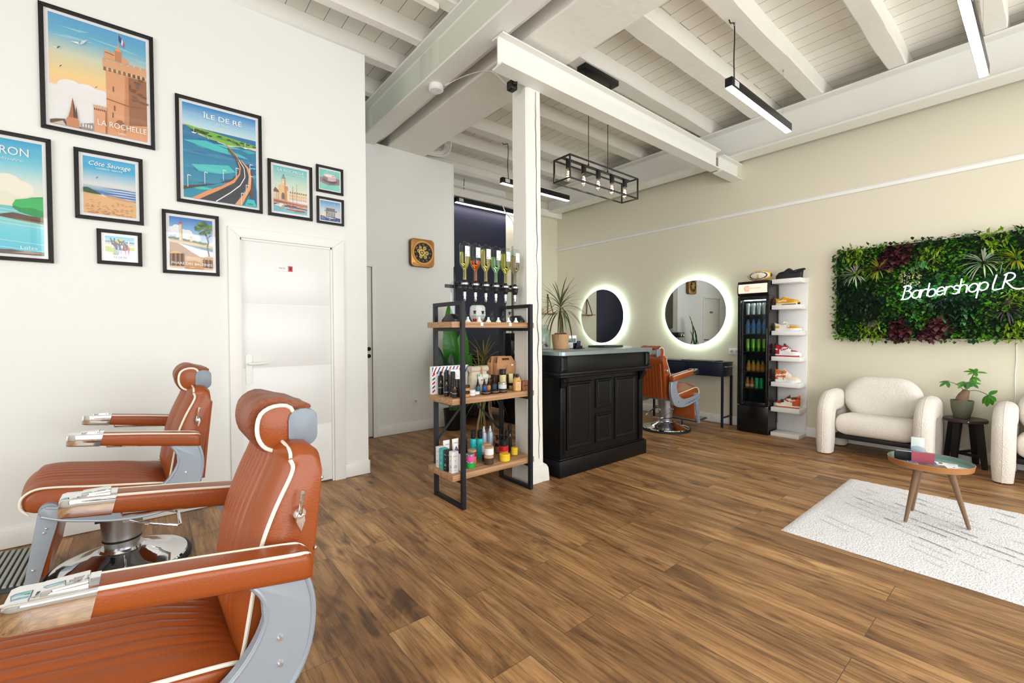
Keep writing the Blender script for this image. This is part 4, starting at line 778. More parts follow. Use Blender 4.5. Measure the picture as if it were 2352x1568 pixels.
# ---------------------------------------------------------------- smoke detector, cable on the beam
t = thing('smoke_detector', 'round white smoke detector under the long steel ceiling beam', 'smoke detector', (2.045, 3.565, 3.5))
b = MB(); b.lathe([(0, 0), (.06, 0), (.06, -.012), (.066, -.016), (.066, -.042), (.055, -.052), (0, -.054)], n=32); b.build('housing', M_PLAS, t)
b = MB(); b.lathe([(0, -.053), (.008, -.053), (.008, -.056), (0, -.056)], (.0, -.03, 0), 10); b.build('test_button', mat('grey_plastic', (205, 206, 208), .4), t)
b = MB(); b.tube([(2.1, 3.5, 3.49), (2.2, 3.3, 3.53), (2.31, 3.1, 3.515), (2.34, 2.92, 3.34), (2.352, 2.84, 3.29)], .004, 6, smooth=6); tag(b.build('white_cable', M_PLAS), 'thin white cable running from the ceiling beam to the post top', 'cable')
b = MB(); b.box(2.27, 2.765, 3.22, 2.335, 2.83, 3.29, .008); b.cyl((2.28, 2.76, 3.255), (2.31, 2.74, 3.255), .012, .018, 12); tag(b.build('camera_bracket', M_BLK), 'small black bracket at the top of the white post', 'bracket')
# ---------------------------------------------------------------- living wall and neon sign
t = thing('plant_wall', 'rectangular green plant wall with rounded corners behind the neon sign', 'plant wall', (6.106, .5, 1.16), 0)
YA, YB, H = 1.09, -1.35, 1.04
b = MB(); b.prism(rrect(YA-YB-.06, H-.06, .1, 6, (YA+YB)/2, H/2), -.035, -.002, 'X'); b.build('backing', mat('dark_green_mat', (18, 34, 18), .9), t)
M_LEAF = mat_attr('leaf_tissue', .45, .35)
def inside(y, z, m=0):
    w, h, r = (YA-YB)/2-m, H/2-m, .1; yy, zz = abs(y-(YA+YB)/2), abs(z-H/2)
    if yy > w or zz > h: return False
    return not (yy > w-r and zz > h-r and math.hypot(yy-w+r, zz-h+r) > r)
fr = random.Random(11); b = MB()
GR = [(34, 74, 26), (46, 96, 32), (28, 60, 30), (70, 128, 34), (96, 150, 40)]
PURP = [(.535, .91, .12), (.62, .83, .09), (.515, .12, .11), (.22, .14, .1), (-.5, .8, .12), (-.8, .2, .12), (.3, .06, .07)]; LIME = [(-.15, .95, .1), (.9, .93, .1), (-.3, .4, .1), (-.35, .1, .13), (.75, .1, .12), (.3, .85, .1), (.85, .75, .07)]; DARK = [(.85, .4, .2), (1.0, .6, .1), (.1, .3, .16)]
def near(S_, y, z): return any(math.hypot(y-q[0], z-q[1]) < q[2]*(1+.35*noise.noise((y*9, z*9, 2))) for q in S_)
i = 0
while i < 9500:
    y, z = YB+(YA-YB)*fr.random(), H*fr.random()
    if not inside(y, z): continue
    i += 1; n = noise.noise((y*4.5, z*4.5, 5)); d = -.03-.05*fr.random()-.02*n; p = (d, y, z)
    dr = Vector((-.75, fr.gauss(0, .8), fr.gauss(.1, .8)))
    if near(PURP, y, z): c = fr.choice([(84, 42, 48), (100, 54, 58), (66, 36, 42)]); L_, w_ = .045, .034
    elif near(LIME, y, z): c = fr.choice([(120, 160, 34), (146, 178, 48), (96, 140, 30)]); L_, w_ = .05, .014
    elif near(DARK, y, z): c = fr.choice([(22, 50, 28), (30, 66, 36), (18, 44, 24)]); L_, w_ = .04, .016
    elif n > .1: c = fr.choice([(64, 126, 22), (84, 150, 28), (50, 104, 26)]); L_, w_ = .026, .02
    else: c = fr.choice(GR[:4]); L_, w_ = .034, .022
    b.color = c; s = .75+.5*fr.random(); b.leaf(p, dr, (-.3, 0, 1), L_*s*1.2, w_*s*1.25, .25, 2, .2)
o = b.build('foliage', M_LEAF, t, 0); o['kind'] = 'stuff'
def tuft(y, z, col, n, L_, w_, dirz=.15):
    b = MB()
    for k in range(n):
        an = fr.random()*2*pi; q = .35+.65*fr.random(); b.color = tuple(int(v*(.85+.3*fr.random())) for v in col)
        b.leaf((-.06, y+.015*cos(an), z+.015*sin(an)), (-.55, cos(an)*q, sin(an)*q*.75+dirz), (0, 0, 1), L_*(.7+.5*fr.random()), w_, .3, 5, .3)
    b.build('grass_tuft', M_LEAF, t, 0)
tuft(.887-.0, .731, (196, 206, 186), 34, .16, .009); tuft(.684, .765, (150, 156, 52), 36, .16, .011); tuft(-.087, .746, (186, 204, 176), 36, .19, .012); tuft(-.29, .755, (150, 160, 40), 34, .17, .012); tuft(.758, .231, (92, 84, 92), 30, .11, .008); tuft(-.234, .302, (84, 78, 84), 40, .16, .011); tuft(-.9, .6, (186, 204, 176), 34, .17, .011)
b = MB()
for k in range(220):
    an = fr.random()*6.28; r = .07*fr.random()**.5; b.color = fr.choice([(206, 204, 150), (186, 186, 120), (222, 218, 176)]); b.leaf((-.075, .46+r*1.3*cos(an)-(r*.5), .65+r*1.5*sin(an)), (-.7, fr.gauss(0, 1), fr.gauss(0, 1)), (0, 0, 1), .018, .013, .2, 2)
b.build('cream_blossom', M_LEAF, t, 0)
for cy, cz, n in ((.36, .80, 9), (.2, .62, 12), (.32, .55, 10), (.05, .28, 10), (.45, .32, 8), (.12, .2, 6)):
    b = MB()
    for k in range(n):
        an = fr.random()*6.28; b.color = fr.choice([(60, 122, 60), (84, 148, 84), (48, 104, 54)]); b.leaf((-.06, cy+.05*fr.gauss(0, 1), cz+.04*fr.gauss(0, 1)), (-.6, cos(an), sin(an)), (0, 0, 1), .085, .035, .25, 4, .25)
    b.build('fern', M_LEAF, t, 0)
# neon lettering: single strokes, u right, v up, x-height 1
def arc(cu, cv, ru, rv, a0, a1, n=10): return [(cu+ru*cos(radians(a0+(a1-a0)*k/n)), cv+rv*sin(radians(a0+(a1-a0)*k/n))) for k in range(n+1)]
GL = {
 'B': ([[(0, -.02), (.1, 1.6)], [(-.12, 1.5)]+arc(.2, 1.28, .42, .34, 100, -85)+arc(.24, .46, .5, .5, 85, -110)+[(-.12, -.02)]], .95),
 'a': ([arc(.36, .46, .34, .46, 60, 350, 16), [(.68, .95), (.64, .2), (.76, 0)]], .92), 'r': ([[(0, 0), (.03, .95)], [(.03, .55)]+arc(.34, .55, .3, .38, 170, 40)], .68),
 'b': ([[(.0, 1.6), (-.02, .1)], [(-.02, .3)]+arc(.34, .42, .34, .44, 150, -190, 18)], .86), 'e': ([[(.06, .45), (.62, .56)]+arc(.36, .5, .32, .46, 15, 320, 16)], .86),
 's': ([[(.5, .85)]+arc(.3, .72, .2, .22, 50, 250, 8)+arc(.28, .24, .24, .25, 70, -140, 10)], .68), 'h': ([[(0, 1.65), (0, 0)], [(0, .5)]+arc(.3, .58, .28, .36, 160, 10, 8)+[(.6, .0)]], .84),
 'o': ([arc(.36, .46, .35, .46, 90, 450, 20)], .92), 'p': ([[(.0, .95), (-.04, -.75)], [(-.0, .4)]+arc(.34, .5, .34, .44, 160, -170, 18)], .9), ' ': ([], .34),
 'L': ([[(.08, 1.6), (0, .05), (.62, .02)]], .84), 'R': ([[(.0, 0), (.1, 1.62)], [(-.08, 1.45)]+arc(.26, 1.22, .46, .42, 105, -90, 12)+[(.15, .78), (.45, .35), (.8, -.05), (1.3, -.22), (1.9, -.1), (2.6, .3)]], 1.0)}
NE = thing('neon_sign', 'glowing white neon lettering hung in front of the plant wall', 'neon sign', (5.985, .975, 1.592))
xh, u = .083, 0; sl = .083; M_NEON = mat('neon_tube', (255, 255, 255), .5, emit=(232, 250, 255), estr=11)
M_ACR = glass_mat('acrylic_sheet', (240, 250, 250), .12, .2); outl = []
def npt(a, v): return (0, -(a+.14*v)*xh, v*xh+sl*a*xh)
for ch_ in 'Barbershop LR':
    st, adv = GL[ch_]
    if st:
        b = MB()
        for s in st: b.loft([(p, .0042) for p in spline([npt(u+x, v) for x, v in s], 3)], 8)
        b.build('letter', M_NEON, NE, 60)
    u += adv*.875
for u0, v0, u1, v1 in ((-.25, -.25, 1.05, 1.85), (1.05, -.25, 2.2, 1.2), (2.2, -.25, 4.0, 1.75), (4.0, -.25, 5.1, 1.85), (5.1, -.95, 6.8, 1.25), (6.8, -.25, 9.4, 1.95)):
    b = MB(); P = [(-(a+.14*v)*xh, v*xh+sl*a*xh) for a, v in ((u0, v0), (u1, v0), (u1, v1), (u0, v1))]; b.prism(P, .008, .011, 'X'); b.build('acrylic_backing', M_ACR, NE, 0)
for a in (.1, 7.9): b = MB(); b.cyl((0.009, -(a+.2)*xh, 1.7*xh+sl*a*xh), (.009, -(a+.35)*xh, 3.0*xh+sl*a*xh), .0012, n=6); b.build('hanging_wire', M_SILV, NE)
b = MB(); b.tube([(6.10, .2, 1.17), (6.10, .197, 1.0), (6.10, .203, .85), (6.10, .199, .6), (6.10, .205, .3)], .003, 6, smooth=5); tag(b.build('sign_cable', M_PLAS), 'thin white cable hanging down the beige wall under the plant wall', 'cable')
# ================================================================ lounge side: armchairs, stool, table, rug
M_BOUC = mat('cream_boucle', (245, 239, 229), .95, bump=1.0, bscale=130, sheen=.2, var=.04, vscale=60)
M_BLKW = mat('black_stained_wood', (24, 22, 22), .5, bump=.1, bscale=40)
def armchair():
    t = thing('boucle_armchair', '', 'armchair')   # faces -X, base centre at the middle of the seat
    for k, sg in enumerate((1, -1)):
        y = sg*.38; path = []; z0 = .012
        pts = [(-.24, z0, 1, 0), (-.24, .14, 1, 0), (-.24, .3, 1, 0), (-.24, .385, 1, 0)]
        for q in range(1, 9): a = pi-q*pi/16; pts.append((-.09+.15*cos(a), .385+.145*sin(a), -cos(a), sin(a)))
        pts += [(-.02, .53, 0, 1), (.05, .53, 0, 1)]
        for q in range(0, 9): a = pi/2-q*pi/16; pts.append((.12+.15*cos(a), .385+.145*sin(a), -cos(a), sin(a)))
        pts += [(.27, .3, -1, 0), (.27, .14, -1, 0), (.27, z0, -1, 0)]
        rings = []
        for i, (x, z, nx, nz) in enumerate(pts):
            e = .86 if i in (0, len(pts)-1) else 1
            rings.append([(x-nx*u*e, y+v*e, z+nz*u*e) for u, v in rrect(.225, .14, .066, 5)])
        b = MB(); b.sections(rings); a = b.build('arm', M_BOUC, t, 80)
        b = MB(); b.loft([((x-nx*.113, y, z+nz*.113), .0022) for x, z, nx, nz in pts], 6); b.build('seam', M_BOUC, a)
        for x in (-.24, .27): b = MB(); b.cyl((x, y, 0), (x, y, .02), .035, n=20); b.build('glide', M_RUB, a)
    b = MB(); b.box(-.235, -.325, .185, .27, .325, .40, .095, 6); rr = b.build('seat', M_BOUC, t, 80)
    for v in rr.data.vertices: v.co.z += .02*(1-(v.co.x/.27)**2)*(1-(v.co.y/.34)**2)*(1 if v.co.z > .3 else .2)-.06*(v.co.x+.235)*(v.co.z > .3)+.015
    b = MB(); b.M = T(.19, 0, .565) @ rotm(0, radians(9), 0)
    b.sections([[(xx, u, v) for u, v in rrect(.64-2*g, .44-2*g, max(.02, .2-g), 10)] for xx, g in [(-.11+.1*(1-cos(radians(9*q))), .1*(1-sin(radians(9*q)))) for q in range(11)]+[(.0+.1*sin(radians(9*q)), .1*(1-cos(radians(9*q)))) for q in range(1, 11)]]); b.build('back_cushion', M_BOUC, t, 80)
    b = MB(); b.box(-.15, -.33, .15, .25, .33, .2, .01); b.build('under_frame', M_BLKW, t)
    return t
ac = armchair(); ac.location = (5.70, 1.103, 0); ac['label'] = 'cream boucle armchair between the white shoe rack and the black stool'; ac['group'] = 'cream boucle armchairs'
dup(ac, (5.76, -.142, 0), 0, 'cream boucle armchair cut off by the right photo edge, right of the black stool', 'cream boucle armchairs')
t = thing('side_stool', 'small round black stool holding the potted plant between the armchairs', 'stool', (5.935, .50, 0), .35)
b = MB(); b.lathe([(0, .415), (.145, .415), (.15, .42), (.15, .44), (.146, .445), (0, .445)], n=40); b.build('top', mat('dark_walnut', (58, 44, 42), .4), t)
for k in range(4):
    a = pi/4+k*pi/2; b = MB(); p0, p1 = Vector((.10*cos(a), .10*sin(a), .416)), Vector((.15*cos(a), .15*sin(a), 0)); tn = Vector((-sin(a), cos(a), 0)); rd = Vector((cos(a), sin(a), 0))
    b.sections([[p+tn*u*w+rd*v*w for u, v in ((-.024, -.016), (.024, -.016), (.024, .016), (-.024, .016))] for p, w in ((p0, 1.15), (p1, .85))]); b.build('leg', M_BLKW, t, 20)
for a in (pi/4, 3*pi/4): b = MB(); b.M = rotm(0, 0, a); b.box(-.128, -.009, .095+.0*(a > 1), .128, .009, .118) if a < 1 else b.box(-.128, -.009, .12, .128, .009, .143); b.build('stretcher', M_BLKW, t, 20)
b = MB(); b.M = T(-.148, .02, .43); b.sphere((0, 0, 0), .005, n=8, m=6); b.build('white_dot', M_PLAS, t)
# plant on the stool
M_POT = mat('olive_pot', (96, 98, 80), .5)
t = thing('potted_money_tree', 'small money tree with a swollen trunk in an olive green pot on the stool', 'potted plant', (5.93, .525, .4455))
b = MB(); b.lathe([(0, 0), (.052, 0), (.056, .004), (.075, .09), (.082, .165), (.078, .168), (.074, .15), (0, .146)], n=36); b.build('pot', M_POT, t)
b = MB(); b.lathe([(0, .142), (.075, .147), (.06, .152), (0, .155)], n=20); b.build('soil', mat('soil', (52, 40, 32), .95, bump=.6, bscale=60), t)
b = MB(); b.loft([((.0, .005, .15), .042), ((0, .0, .18), .044), ((0, -.01, .215), .038), ((0, -.02, .24), .03), ((0, -.028, .262), .026), ((0, -.03, .268), .012)], 14); b.build('trunk', mat('grey_brown_bark', (128, 104, 84), .85, bump=.9, bscale=45, var=.25, vscale=40), t)
M_STEM = mat('green_brown_stem', (96, 92, 60), .6)
def palm_leaf(tip, d0, cols, n, L_, w_, base, nm='leaf'):
    """a stalk from the trunk to tip carrying a hand of leaflets"""
    b = MB(); b.loft([(p, .0026) for p in spline([base, (Vector(base)+Vector(tip))*.5+Vector((0, 0, .02)), tip], 5)], 6); s = b.build('stalk', M_STEM, t)
    b = MB()
    for k in range(n):
        a = (k-(n-1)/2)*(2.2*pi/2/n)*1.25; d = Vector(d0); ax = Vector((-.5, 0, .85)); d.rotate(Matrix.Rotation(a, 3, ax)); b.color = fr.choice(cols); b.leaf(tip, d, (-.55, 0, .8), L_*(1-.25*abs(k-(n-1)/2)/n*2), w_, .18, 6, .12)
    b.build(nm, M_LEAF, s, 0)
G1 = [(74, 148, 34), (58, 128, 30), (92, 164, 44)]; G2 = [(60, 110, 52), (48, 98, 46), (70, 124, 58)]
palm_leaf((-.01, .10, .335), (0, 1, -.35), G2, 4, .085, .03, (0, -.015, .26)); palm_leaf((-.03, -.02, .335), (-.5, .5, -.5), G1, 5, .08, .032, (0, -.02, .262)); palm_leaf((-.05, -.05, .345), (-.5, -.7, -.4), G2, 5, .09, .034, (0, -.03, .262))
palm_leaf((0, -.07, .39), (0, -.6, -.3), G1, 5, .065, .026, (0, -.03, .262)); palm_leaf((.01, -.08, .44), (-.1, .9, .1), G1, 5, .08, .026, (0, -.03, .262)); palm_leaf((-.02, -.085, .438), (0, -1, .1), G1, 3, .08, .028, (0, -.03, .262))
palm_leaf((-.03, -.17, .235), (-.1, .1, -1), [(60, 136, 22), (48, 118, 20), (86, 156, 34)], 5, .11, .042, (0, -.035, .26)); palm_leaf((-.03, -.175, .235), (-.1, -1, .15), [(60, 136, 22), (48, 118, 20)], 2, .115, .042, (0, -.035, .26))
# coffee table
M_OAK = mat('turned_oak', (124, 96, 70), .5, bump=.08, bscale=50)
TC = (3.955, .495); t = thing('coffee_table', 'round tray coffee table with three turned legs standing on the pale rug', 'coffee table', (TC[0], TC[1], .0195))
b = MB(); b.lathe([(0, .366), (.2, .366), (.206, .37), (.211, .404), (.2085, .405), (.204, .378), (.198, .374), (0, .374)], n=64); tr = b.build('tray', mat('sage_tray', (120, 150, 142), .45), t)
b = MB(); b.lathe([(.2065, .3695), (.2125, .404), (.2095, .4062), (.2085, .4045)], n=64, caps=False); b.build('rim', mat('copper_rim', (184, 128, 78), .4, .55), tr)
for x, y in ((3.819-.006, .588), (4.093, .597), (3.976, .309)):
    dx, dy = x-TC[0], y-TC[1]; b = MB(); b.cyl((dx*.5, dy*.5, .366), (dx, dy, 0), .02, .0095, 20); b.build('leg', M_OAK, t)
zt = .3945
def flat(name, label, cat, x, y, w, h, rz, draw, z=zt, base=(240, 241, 243), grp=None):
    t = thing(name, label, cat, (x, y, z), rz, grp); b = MB(); b.box(-w/2, -h/2, 0, w/2, h/2, .0008); b.build('sheet', mat('sheet_%d_%d_%d' % base, base, .5), t)
    a = Art(lambda u, v, q: (-w/2+u*w, -h/2+v*h, .0009+q)); draw(a); a.build('print', t, M_INK)
GF = 'flyers lying in the tray table'
flat('flyer', 'dark printed flyer lying among the papers on the tray table', 'flyer', 3.905, .475, .085, .14, .35, lambda a: (a.rect((104, 102, 92), .02, .02, .98, .98), [a.ell((150, 140, 112), .3+.4*fr.random(), .2+.6*fr.random(), .12, .07, 8) for _ in range(9)]), zt+.002, grp=GF)
flat('flyer', 'blue printed flyer under the pink leaflet on the tray table', 'flyer', 3.97, .535, .09, .15, .25, lambda a: (a.rect((62, 96, 186), .02, .02, .98, .98), a.rect((120, 160, 220), .1, .6, .9, .9), a.rect((200, 214, 240), .1, .1, .6, .3)), zt+.001, grp=GF)
flat('flyer', 'white flyer with pale blue edge at the front of the tray table', 'flyer', 3.87, .40, .09, .16, .45, lambda a: (a.rect((214, 228, 244), .05, .05, .95, .3), a.rect((176, 206, 240), .05, .05, .95, .12)), zt, grp=GF)
flat('flyer', 'white flyer with a small dark mark at the right of the tray table', 'flyer', 3.965, .385, .1, .15, -.2, lambda a: (a.rect((90, 94, 110), .4, .45, .6, .5), a.rect((206, 212, 224), .1, .1, .9, .35)), zt, grp=GF)
flat('flyer', 'white card lying in front of the black card holder on the tray table', 'flyer', 3.852, .55, .07, .12, .5, lambda a: (a.rect((90, 110, 160), .1, .7, .9, .9), a.rect((214, 216, 224), .1, .1, .9, .5)), zt+.0005, grp=GF)
flat('flyer', 'white paper with dark print at the back right of the tray table', 'flyer', 4.03, .43, .06, .12, .1, lambda a: (a.rect((60, 70, 96), .2, .6, .8, .75), a.rect((214, 216, 224), .1, .1, .9, .4)), zt+.0003, grp=GF)
t = thing('card_holder', 'black card holder with business cards on the tray table', 'card holder', (3.965, .622, zt), radians(105))
b = MB(); b.box(-.05, -.03, 0, .05, .03, .006, .002); b.box(-.05, -.03, .006, .05, -.024, .045, .001); b.box(-.05, .02, .006, .05, .026, .06, .001); b.box(-.05, -.03, .006, -.046, .026, .045); b.build('holder', M_BLK, t)
for k in range(4): b = MB(); b.M = T(0, -.018+k*.009, .007) @ rotm(-.12, 0, 0); b.box(-.043, 0, 0, .043, .0006, .054); b.build('business_card', mat('pale_blue_card', (206, 214, 228), .4) if k else mat('dark_card', (36, 48, 66), .4), t, 0)
t = thing('card_stand', 'clear card stand holding a pale green card on the tray table', 'card stand', (4.02, .565, zt), radians(95))
b = MB(); b.prism([(-.05, 0), (.05, 0), (.05, .06), (.035, .085), (0, .095), (-.035, .085), (-.05, .06)], -.004, -.001, 'Y'); b.box(-.05, -.004, 0, .05, .04, .003); b.build('holder', glass_mat('clear_plastic', (236, 242, 246), 1.0), t, 20)
b = MB(); b.M = T(0, -.006, .004) @ rotm(.22, 0, 0); b.box(-.034, -.004, .05, .034, 0, .145, .001); b.build('card_block', mat('mint_card', (222, 236, 234), .5), t)
t = thing('leaflet', 'pink and red leaflet propped up in the tray table', 'leaflet', (3.945, .527, zt), radians(100))
b = MB(); b.M = rotm(-.5, 0, 0) ; b.box(-.056, -.001, 0, .056, 0, .088); b.build('sheet', mat('sheet_pink', (206, 104, 120), .5), t)
a = Art(lambda u, v, q: tuple(rotm(-.5, 0, 0) @ Vector((-.056+u*.112, -.0012-q, v*.088)))); a.rect((214, 122, 136), .03, .45, .97, .97); a.rect((244, 214, 186), .42, .35, .93, .68); a.text((206, 90, 80), 'Offre', .67, .46, .1, .25)
for k in range(7): a.ell((232, 214, 226), .16+.16*fr.random(), .35+.5*fr.random(), .05, .06, 8)
a.build('print', t, M_INK)
# rug
M_RUG = mat('white_rug_pile', (232, 232, 234), .95, bump=1.0, bscale=110, var=.05, vscale=14); M_GRV = mat('grey_groove', (206, 202, 198), .95)
b = MB(); nx, ny = 60, 90; X0, X1, Y0, Y1 = 3.095, 4.63, -1.3, 1.075
V = [[b.bm.verts.new((X0+(X1-X0)*i/nx+.004*noise.noise((i*.3, j*.3, 1)), Y0+(Y1-Y0)*j/ny+.004*noise.noise((i*.3, j*.3, 8)), .001 if i in (0, nx) or j in (0, ny) else .013+.0035*noise.noise((i*1.3, j*1.3, 4)))) for j in range(ny+1)] for i in range(nx+1)]
fs = [b.bm.faces.new((V[i][j], V[i+1][j], V[i+1][j+1], V[i][j+1])) for i in range(nx) for j in range(ny)]
b._fin([], fs); b.mi = 1
for i in range(130):
    x, y = X0+.12+(X1-X0-.2)*fr.random(), Y0+.1+(Y1-Y0-.25)*fr.random(); r = round((x*.89-y*.456)/.085)*.085; s = x*.456+y*.89; x, y = r*.89+s*.456, -r*.456+s*.89
    L = .04+.08*fr.random(); dx, dy, w = .456*L, .89*L, .0022
    if X0+.1 < x-dx and x+dx < X1-.08 and y+dy < Y1-.06: b.face([(x-dx+w, y-dy-w, .0175), (x+dx+w, y+dy-w, .0175), (x+dx-w, y+dy+w, .0175), (x-dx-w, y-dy+w, .0175)])
tag(b.build('rug', [M_RUG, M_GRV], None, 60), 'pale grey shag rug with fine diagonal lines under the tray table', 'rug')
# ================================================================ drinks fridge
FX = 5.79; FK = 1.016; FZ = -.0203; FY = 2.348; M_FB = mat('gloss_black_enamel', (14, 14, 15), .22); M_FIN = mat('dark_fridge_lining', (34, 36, 38), .5)
t = thing('drinks_fridge', 'tall narrow black drinks fridge with glass door and lit cream header', 'fridge', (FX, FY, FZ), -pi/2); t.scale = (FK, FK, FK)   # local -y faces the room
b = MB()
for q in ((-.175, .03, .03, -.15, .285, 1.7), (.15, .03, .03, .175, .285, 1.7), (-.15, .26, .03, .15, .285, 1.7), (-.15, .03, .355, .15, .26, .37), (-.15, .03, 1.66, .15, .26, 1.7)): b.box(*q)
b.box(-.18, .0, .03, .18, .03, .355, .004); b.box(-.15, .03, .03, .15, .26, .355); b.build('body', M_FB, t)
b = MB(); b.box(-.15, .25, .37, .15, .258, 1.66); b.box(-.149, .04, .37, -.145, .25, 1.66); b.box(.145, .04, .37, .149, .25, 1.66); b.build('lining', M_FIN, t)
b = MB(); P = [(.285, 1.70), (.285, 1.877), (-.008, 1.877), (-.018, 1.84), (-.022, 1.79), (-.018, 1.74), (-.008, 1.70)]; b.prism(P, -.178, .178, 'X', .004); hd = b.build('header', M_FB, t)
b = MB(); C = spline([(0, -.0105, 1.714), (0, -.0205, 1.75), (0, -.0245, 1.79), (0, -.0205, 1.83), (0, -.0105, 1.864)], 4); b.sections([[(-.166, p.y, p.z), (.166, p.y, p.z), (.166, p.y+.006, p.z), (-.166, p.y+.006, p.z)] for p in C]); b.build('lit_sign', mat('lit_cream_sign', (240, 222, 200), .4, emit=(244, 226, 206), estr=.45), hd, 60)
RED = (222, 82, 66); a = Art(lambda u, v, q: (u, -.0262-q+.25*v*v*2, 1.79+v))
a.line(RED, arc(-.06, .0, .03, .03, 40, 320, 20), .006); a.line((232, 130, 112), arc(-.056, .0, .018, .018, 0, 360, 16), .003); a.line((232, 130, 112), arc(-.056, .0, .01, .01, 0, 360, 10), .003); a.text(RED, 'ollection & oméde', .03, -.004, .0125, .13); a.build('lettering', hd, M_INK)
b = MB()
for q in ((-.18, .36, -.145, 1.697), (.145, .36, .18, 1.697), (-.145, .36, .145, .405), (-.145, 1.652, .145, 1.697)): b.box(q[0], -.0, q[1], q[2], .03, q[3], .003)
dr = b.build('door', M_FB, t)
b = MB(); b.box(-.146, .008, .404, .146, .012, 1.653); b.build('glass_pane', glass_mat('fridge_glass', (226, 232, 232), .75), dr)
b = MB(); b.tube([(.172, 0, .46), (.172, -.03, .48), (.172, -.034, .9), (.172, -.03, 1.3), (.172, 0, 1.32)], .009, 8); b.build('handle', M_FB, dr)
b = MB(); b.prism(rrect(.042, .012, .005, 3, -.1, .377), -.003, .001, 'Y'); b.build('lock_badge', M_CHROME, dr)
for x, z in ((-.165, .356), (.165, .356)): b = MB(); b.box(x-.012, -.006, z-.004, x+.012, .01, z+.004, .001); b.build('hinge', M_CHROME, dr)
SHELF = (1.474, 1.24, 1.02, .777, .566)
for z in SHELF:
    b = MB(); b.box(-.144, .05, z-.012, .144, .054, z-.003); b.box(-.144, .24, z-.012, .144, .244, z-.003)
    for k in range(13): b.box(-.142+k*.0235, .054, z-.006, -.139+k*.0235, .24, z-.003)
    b.build('shelf', mat('dark_wire', (70, 74, 78), .4, .5), t, 0)
b = MB(); b.box(-.13, .06, 1.645, .13, .1, 1.655); b.build('light_strip', mat('cool_light', (255, 255, 255), .5, emit=(236, 246, 250), estr=9), t)
b = MB(); b.box(-.143, .045, .40, -.138, .055, 1.64); b.build('corner_trim', mat('grey_trim', (120, 124, 128), .3), t)
for x in (-.15, .15): b = MB(); b.cyl((x, .05, .021), (x, .05, .034), .02, n=14); b.build('castor', M_RUB, t); b = MB(); b.cyl((x, .25, .021), (x, .25, .034), .02, n=14); b.build('castor', M_RUB, t)
# drinks: local frame = fridge; world = FX + y, 2.315 - x
def can(name, mt, h=.145, r=.0265):
    t = thing(name, '', 'drink can'); b = MB(); b.lathe([(0, 0), (r*.8, 0), (r, .006), (r, h-.012), (r*.86, h-.003), (r*.86, h), (r*.8, h), (r*.78, h-.003), (0, h-.003)], n=24); b.build('body', mt, t)
    return t
def two_tone(name, lo, hi, zz, rough=.3, metal=.6):
    m = mat(name, hi, rough, metal); nt = m.node_tree; tc = nd(nt, 'ShaderNodeTexCoord'); sp = nd(nt, 'ShaderNodeSeparateXYZ'); nt.links.new(tc.outputs['Object'], sp.inputs[0])
    mt_ = nd(nt, 'ShaderNodeMath', operation='GREATER_THAN'); mt_.inputs[1].default_value = zz; nt.links.new(sp.outputs[2], mt_.inputs[0]); mx = nd(nt, 'ShaderNodeMix', data_type='RGBA'); mx.inputs[6].default_value = C4(lo); mx.inputs[7].default_value = C4(hi)
    nt.links.new(mt_.outputs[0], mx.inputs[0]); nt.links.new(mx.outputs[2], nt.nodes['Principled BSDF'].inputs['Base Color']); return m
def bottle(name, prof, mliq, mcap, zc, rc, label_col=None, lz=(.03, .07), lr=None, cat='drink bottle'):
    t = thing(name, '', cat); b = MB(); b.lathe(prof, n=22); b.build('body', mliq, t)
    b = MB(); b.lathe([(0, zc[0]), (rc, zc[0]), (rc, zc[1]), (0, zc[1])], n=18); b.build('cap', mcap, t)
    if label_col: b = MB(); b.lathe([(lr, lz[0]), (lr, lz[1])], n=22, caps=False); b.build('label', label_col, t)
    return t
XS = (-.097, -.033, .031, .095)
WH = ('leftmost', 'second from left', 'third from left', 'rightmost')
def row(proto, z, y, name, grp, xs=XS):
    for k, x in enumerate(xs):
        loc = (FX+y*FK, FY-x*FK, FZ+(z-.002)*FK); lb = WH[k]+' of the '+name
        if k == 0: proto.location = loc; proto['label'] = lb; proto['group'] = grp
        else: dup(proto, loc, None, lb, grp)
row(can('silver_can', two_tone('silver_can_print', (206, 208, 206), (222, 224, 222), .03)), SHELF[0], .1, 'four pale silver cans on the top fridge shelf', 'silver cans on the top fridge shelf')
M_WAT = mat('blue_plastic', (120, 164, 206), .12, trans=.35); M_BCAP = mat('blue_cap', (56, 110, 190), .4); M_BLAB = mat('blue_label', (40, 112, 200), .4)
row(bottle('water_bottle', [(0, 0), (.026, 0), (.0285, .006), (.026, .02), (.0285, .03), (.026, .045), (.0285, .06), (.0285, .11), (.02, .14), (.013, .158), (.013, .168), (0, .168)], M_WAT, M_BCAP, (.16, .182), .0145, M_BLAB, (.075, .108), .0291), SHELF[1], .1, 'four blue water bottles on the second fridge shelf', 'water bottles on the second fridge shelf')
row(can('green_can', two_tone('green_can_print', (84, 150, 36), (150, 196, 84), .045), .158), SHELF[2], .1, 'four lime green cans on the third fridge shelf', 'green cans on the third fridge shelf')
M_OJ = mat('orange_juice', (196, 136, 36), .15); M_GCAP = mat('green_cap', (40, 120, 60), .4); M_OLAB = mat('orange_label', (222, 140, 64), .4); JP = [(0, 0), (.024, 0), (.026, .006), (.026, .075), (.018, .1), (.0145, .118), (.0145, .126), (0, .126)]
row(bottle('juice_bottle', JP, M_OJ, M_GCAP, (.122, .138), .016, M_OLAB, (.02, .052), .0265), SHELF[3], .1, 'four orange juice bottles on the fourth fridge shelf', 'juice bottles on the fourth fridge shelf', (-.085, -.03, .026, .08))
M_OJ2 = mat('amber_juice', (190, 96, 28), .15)
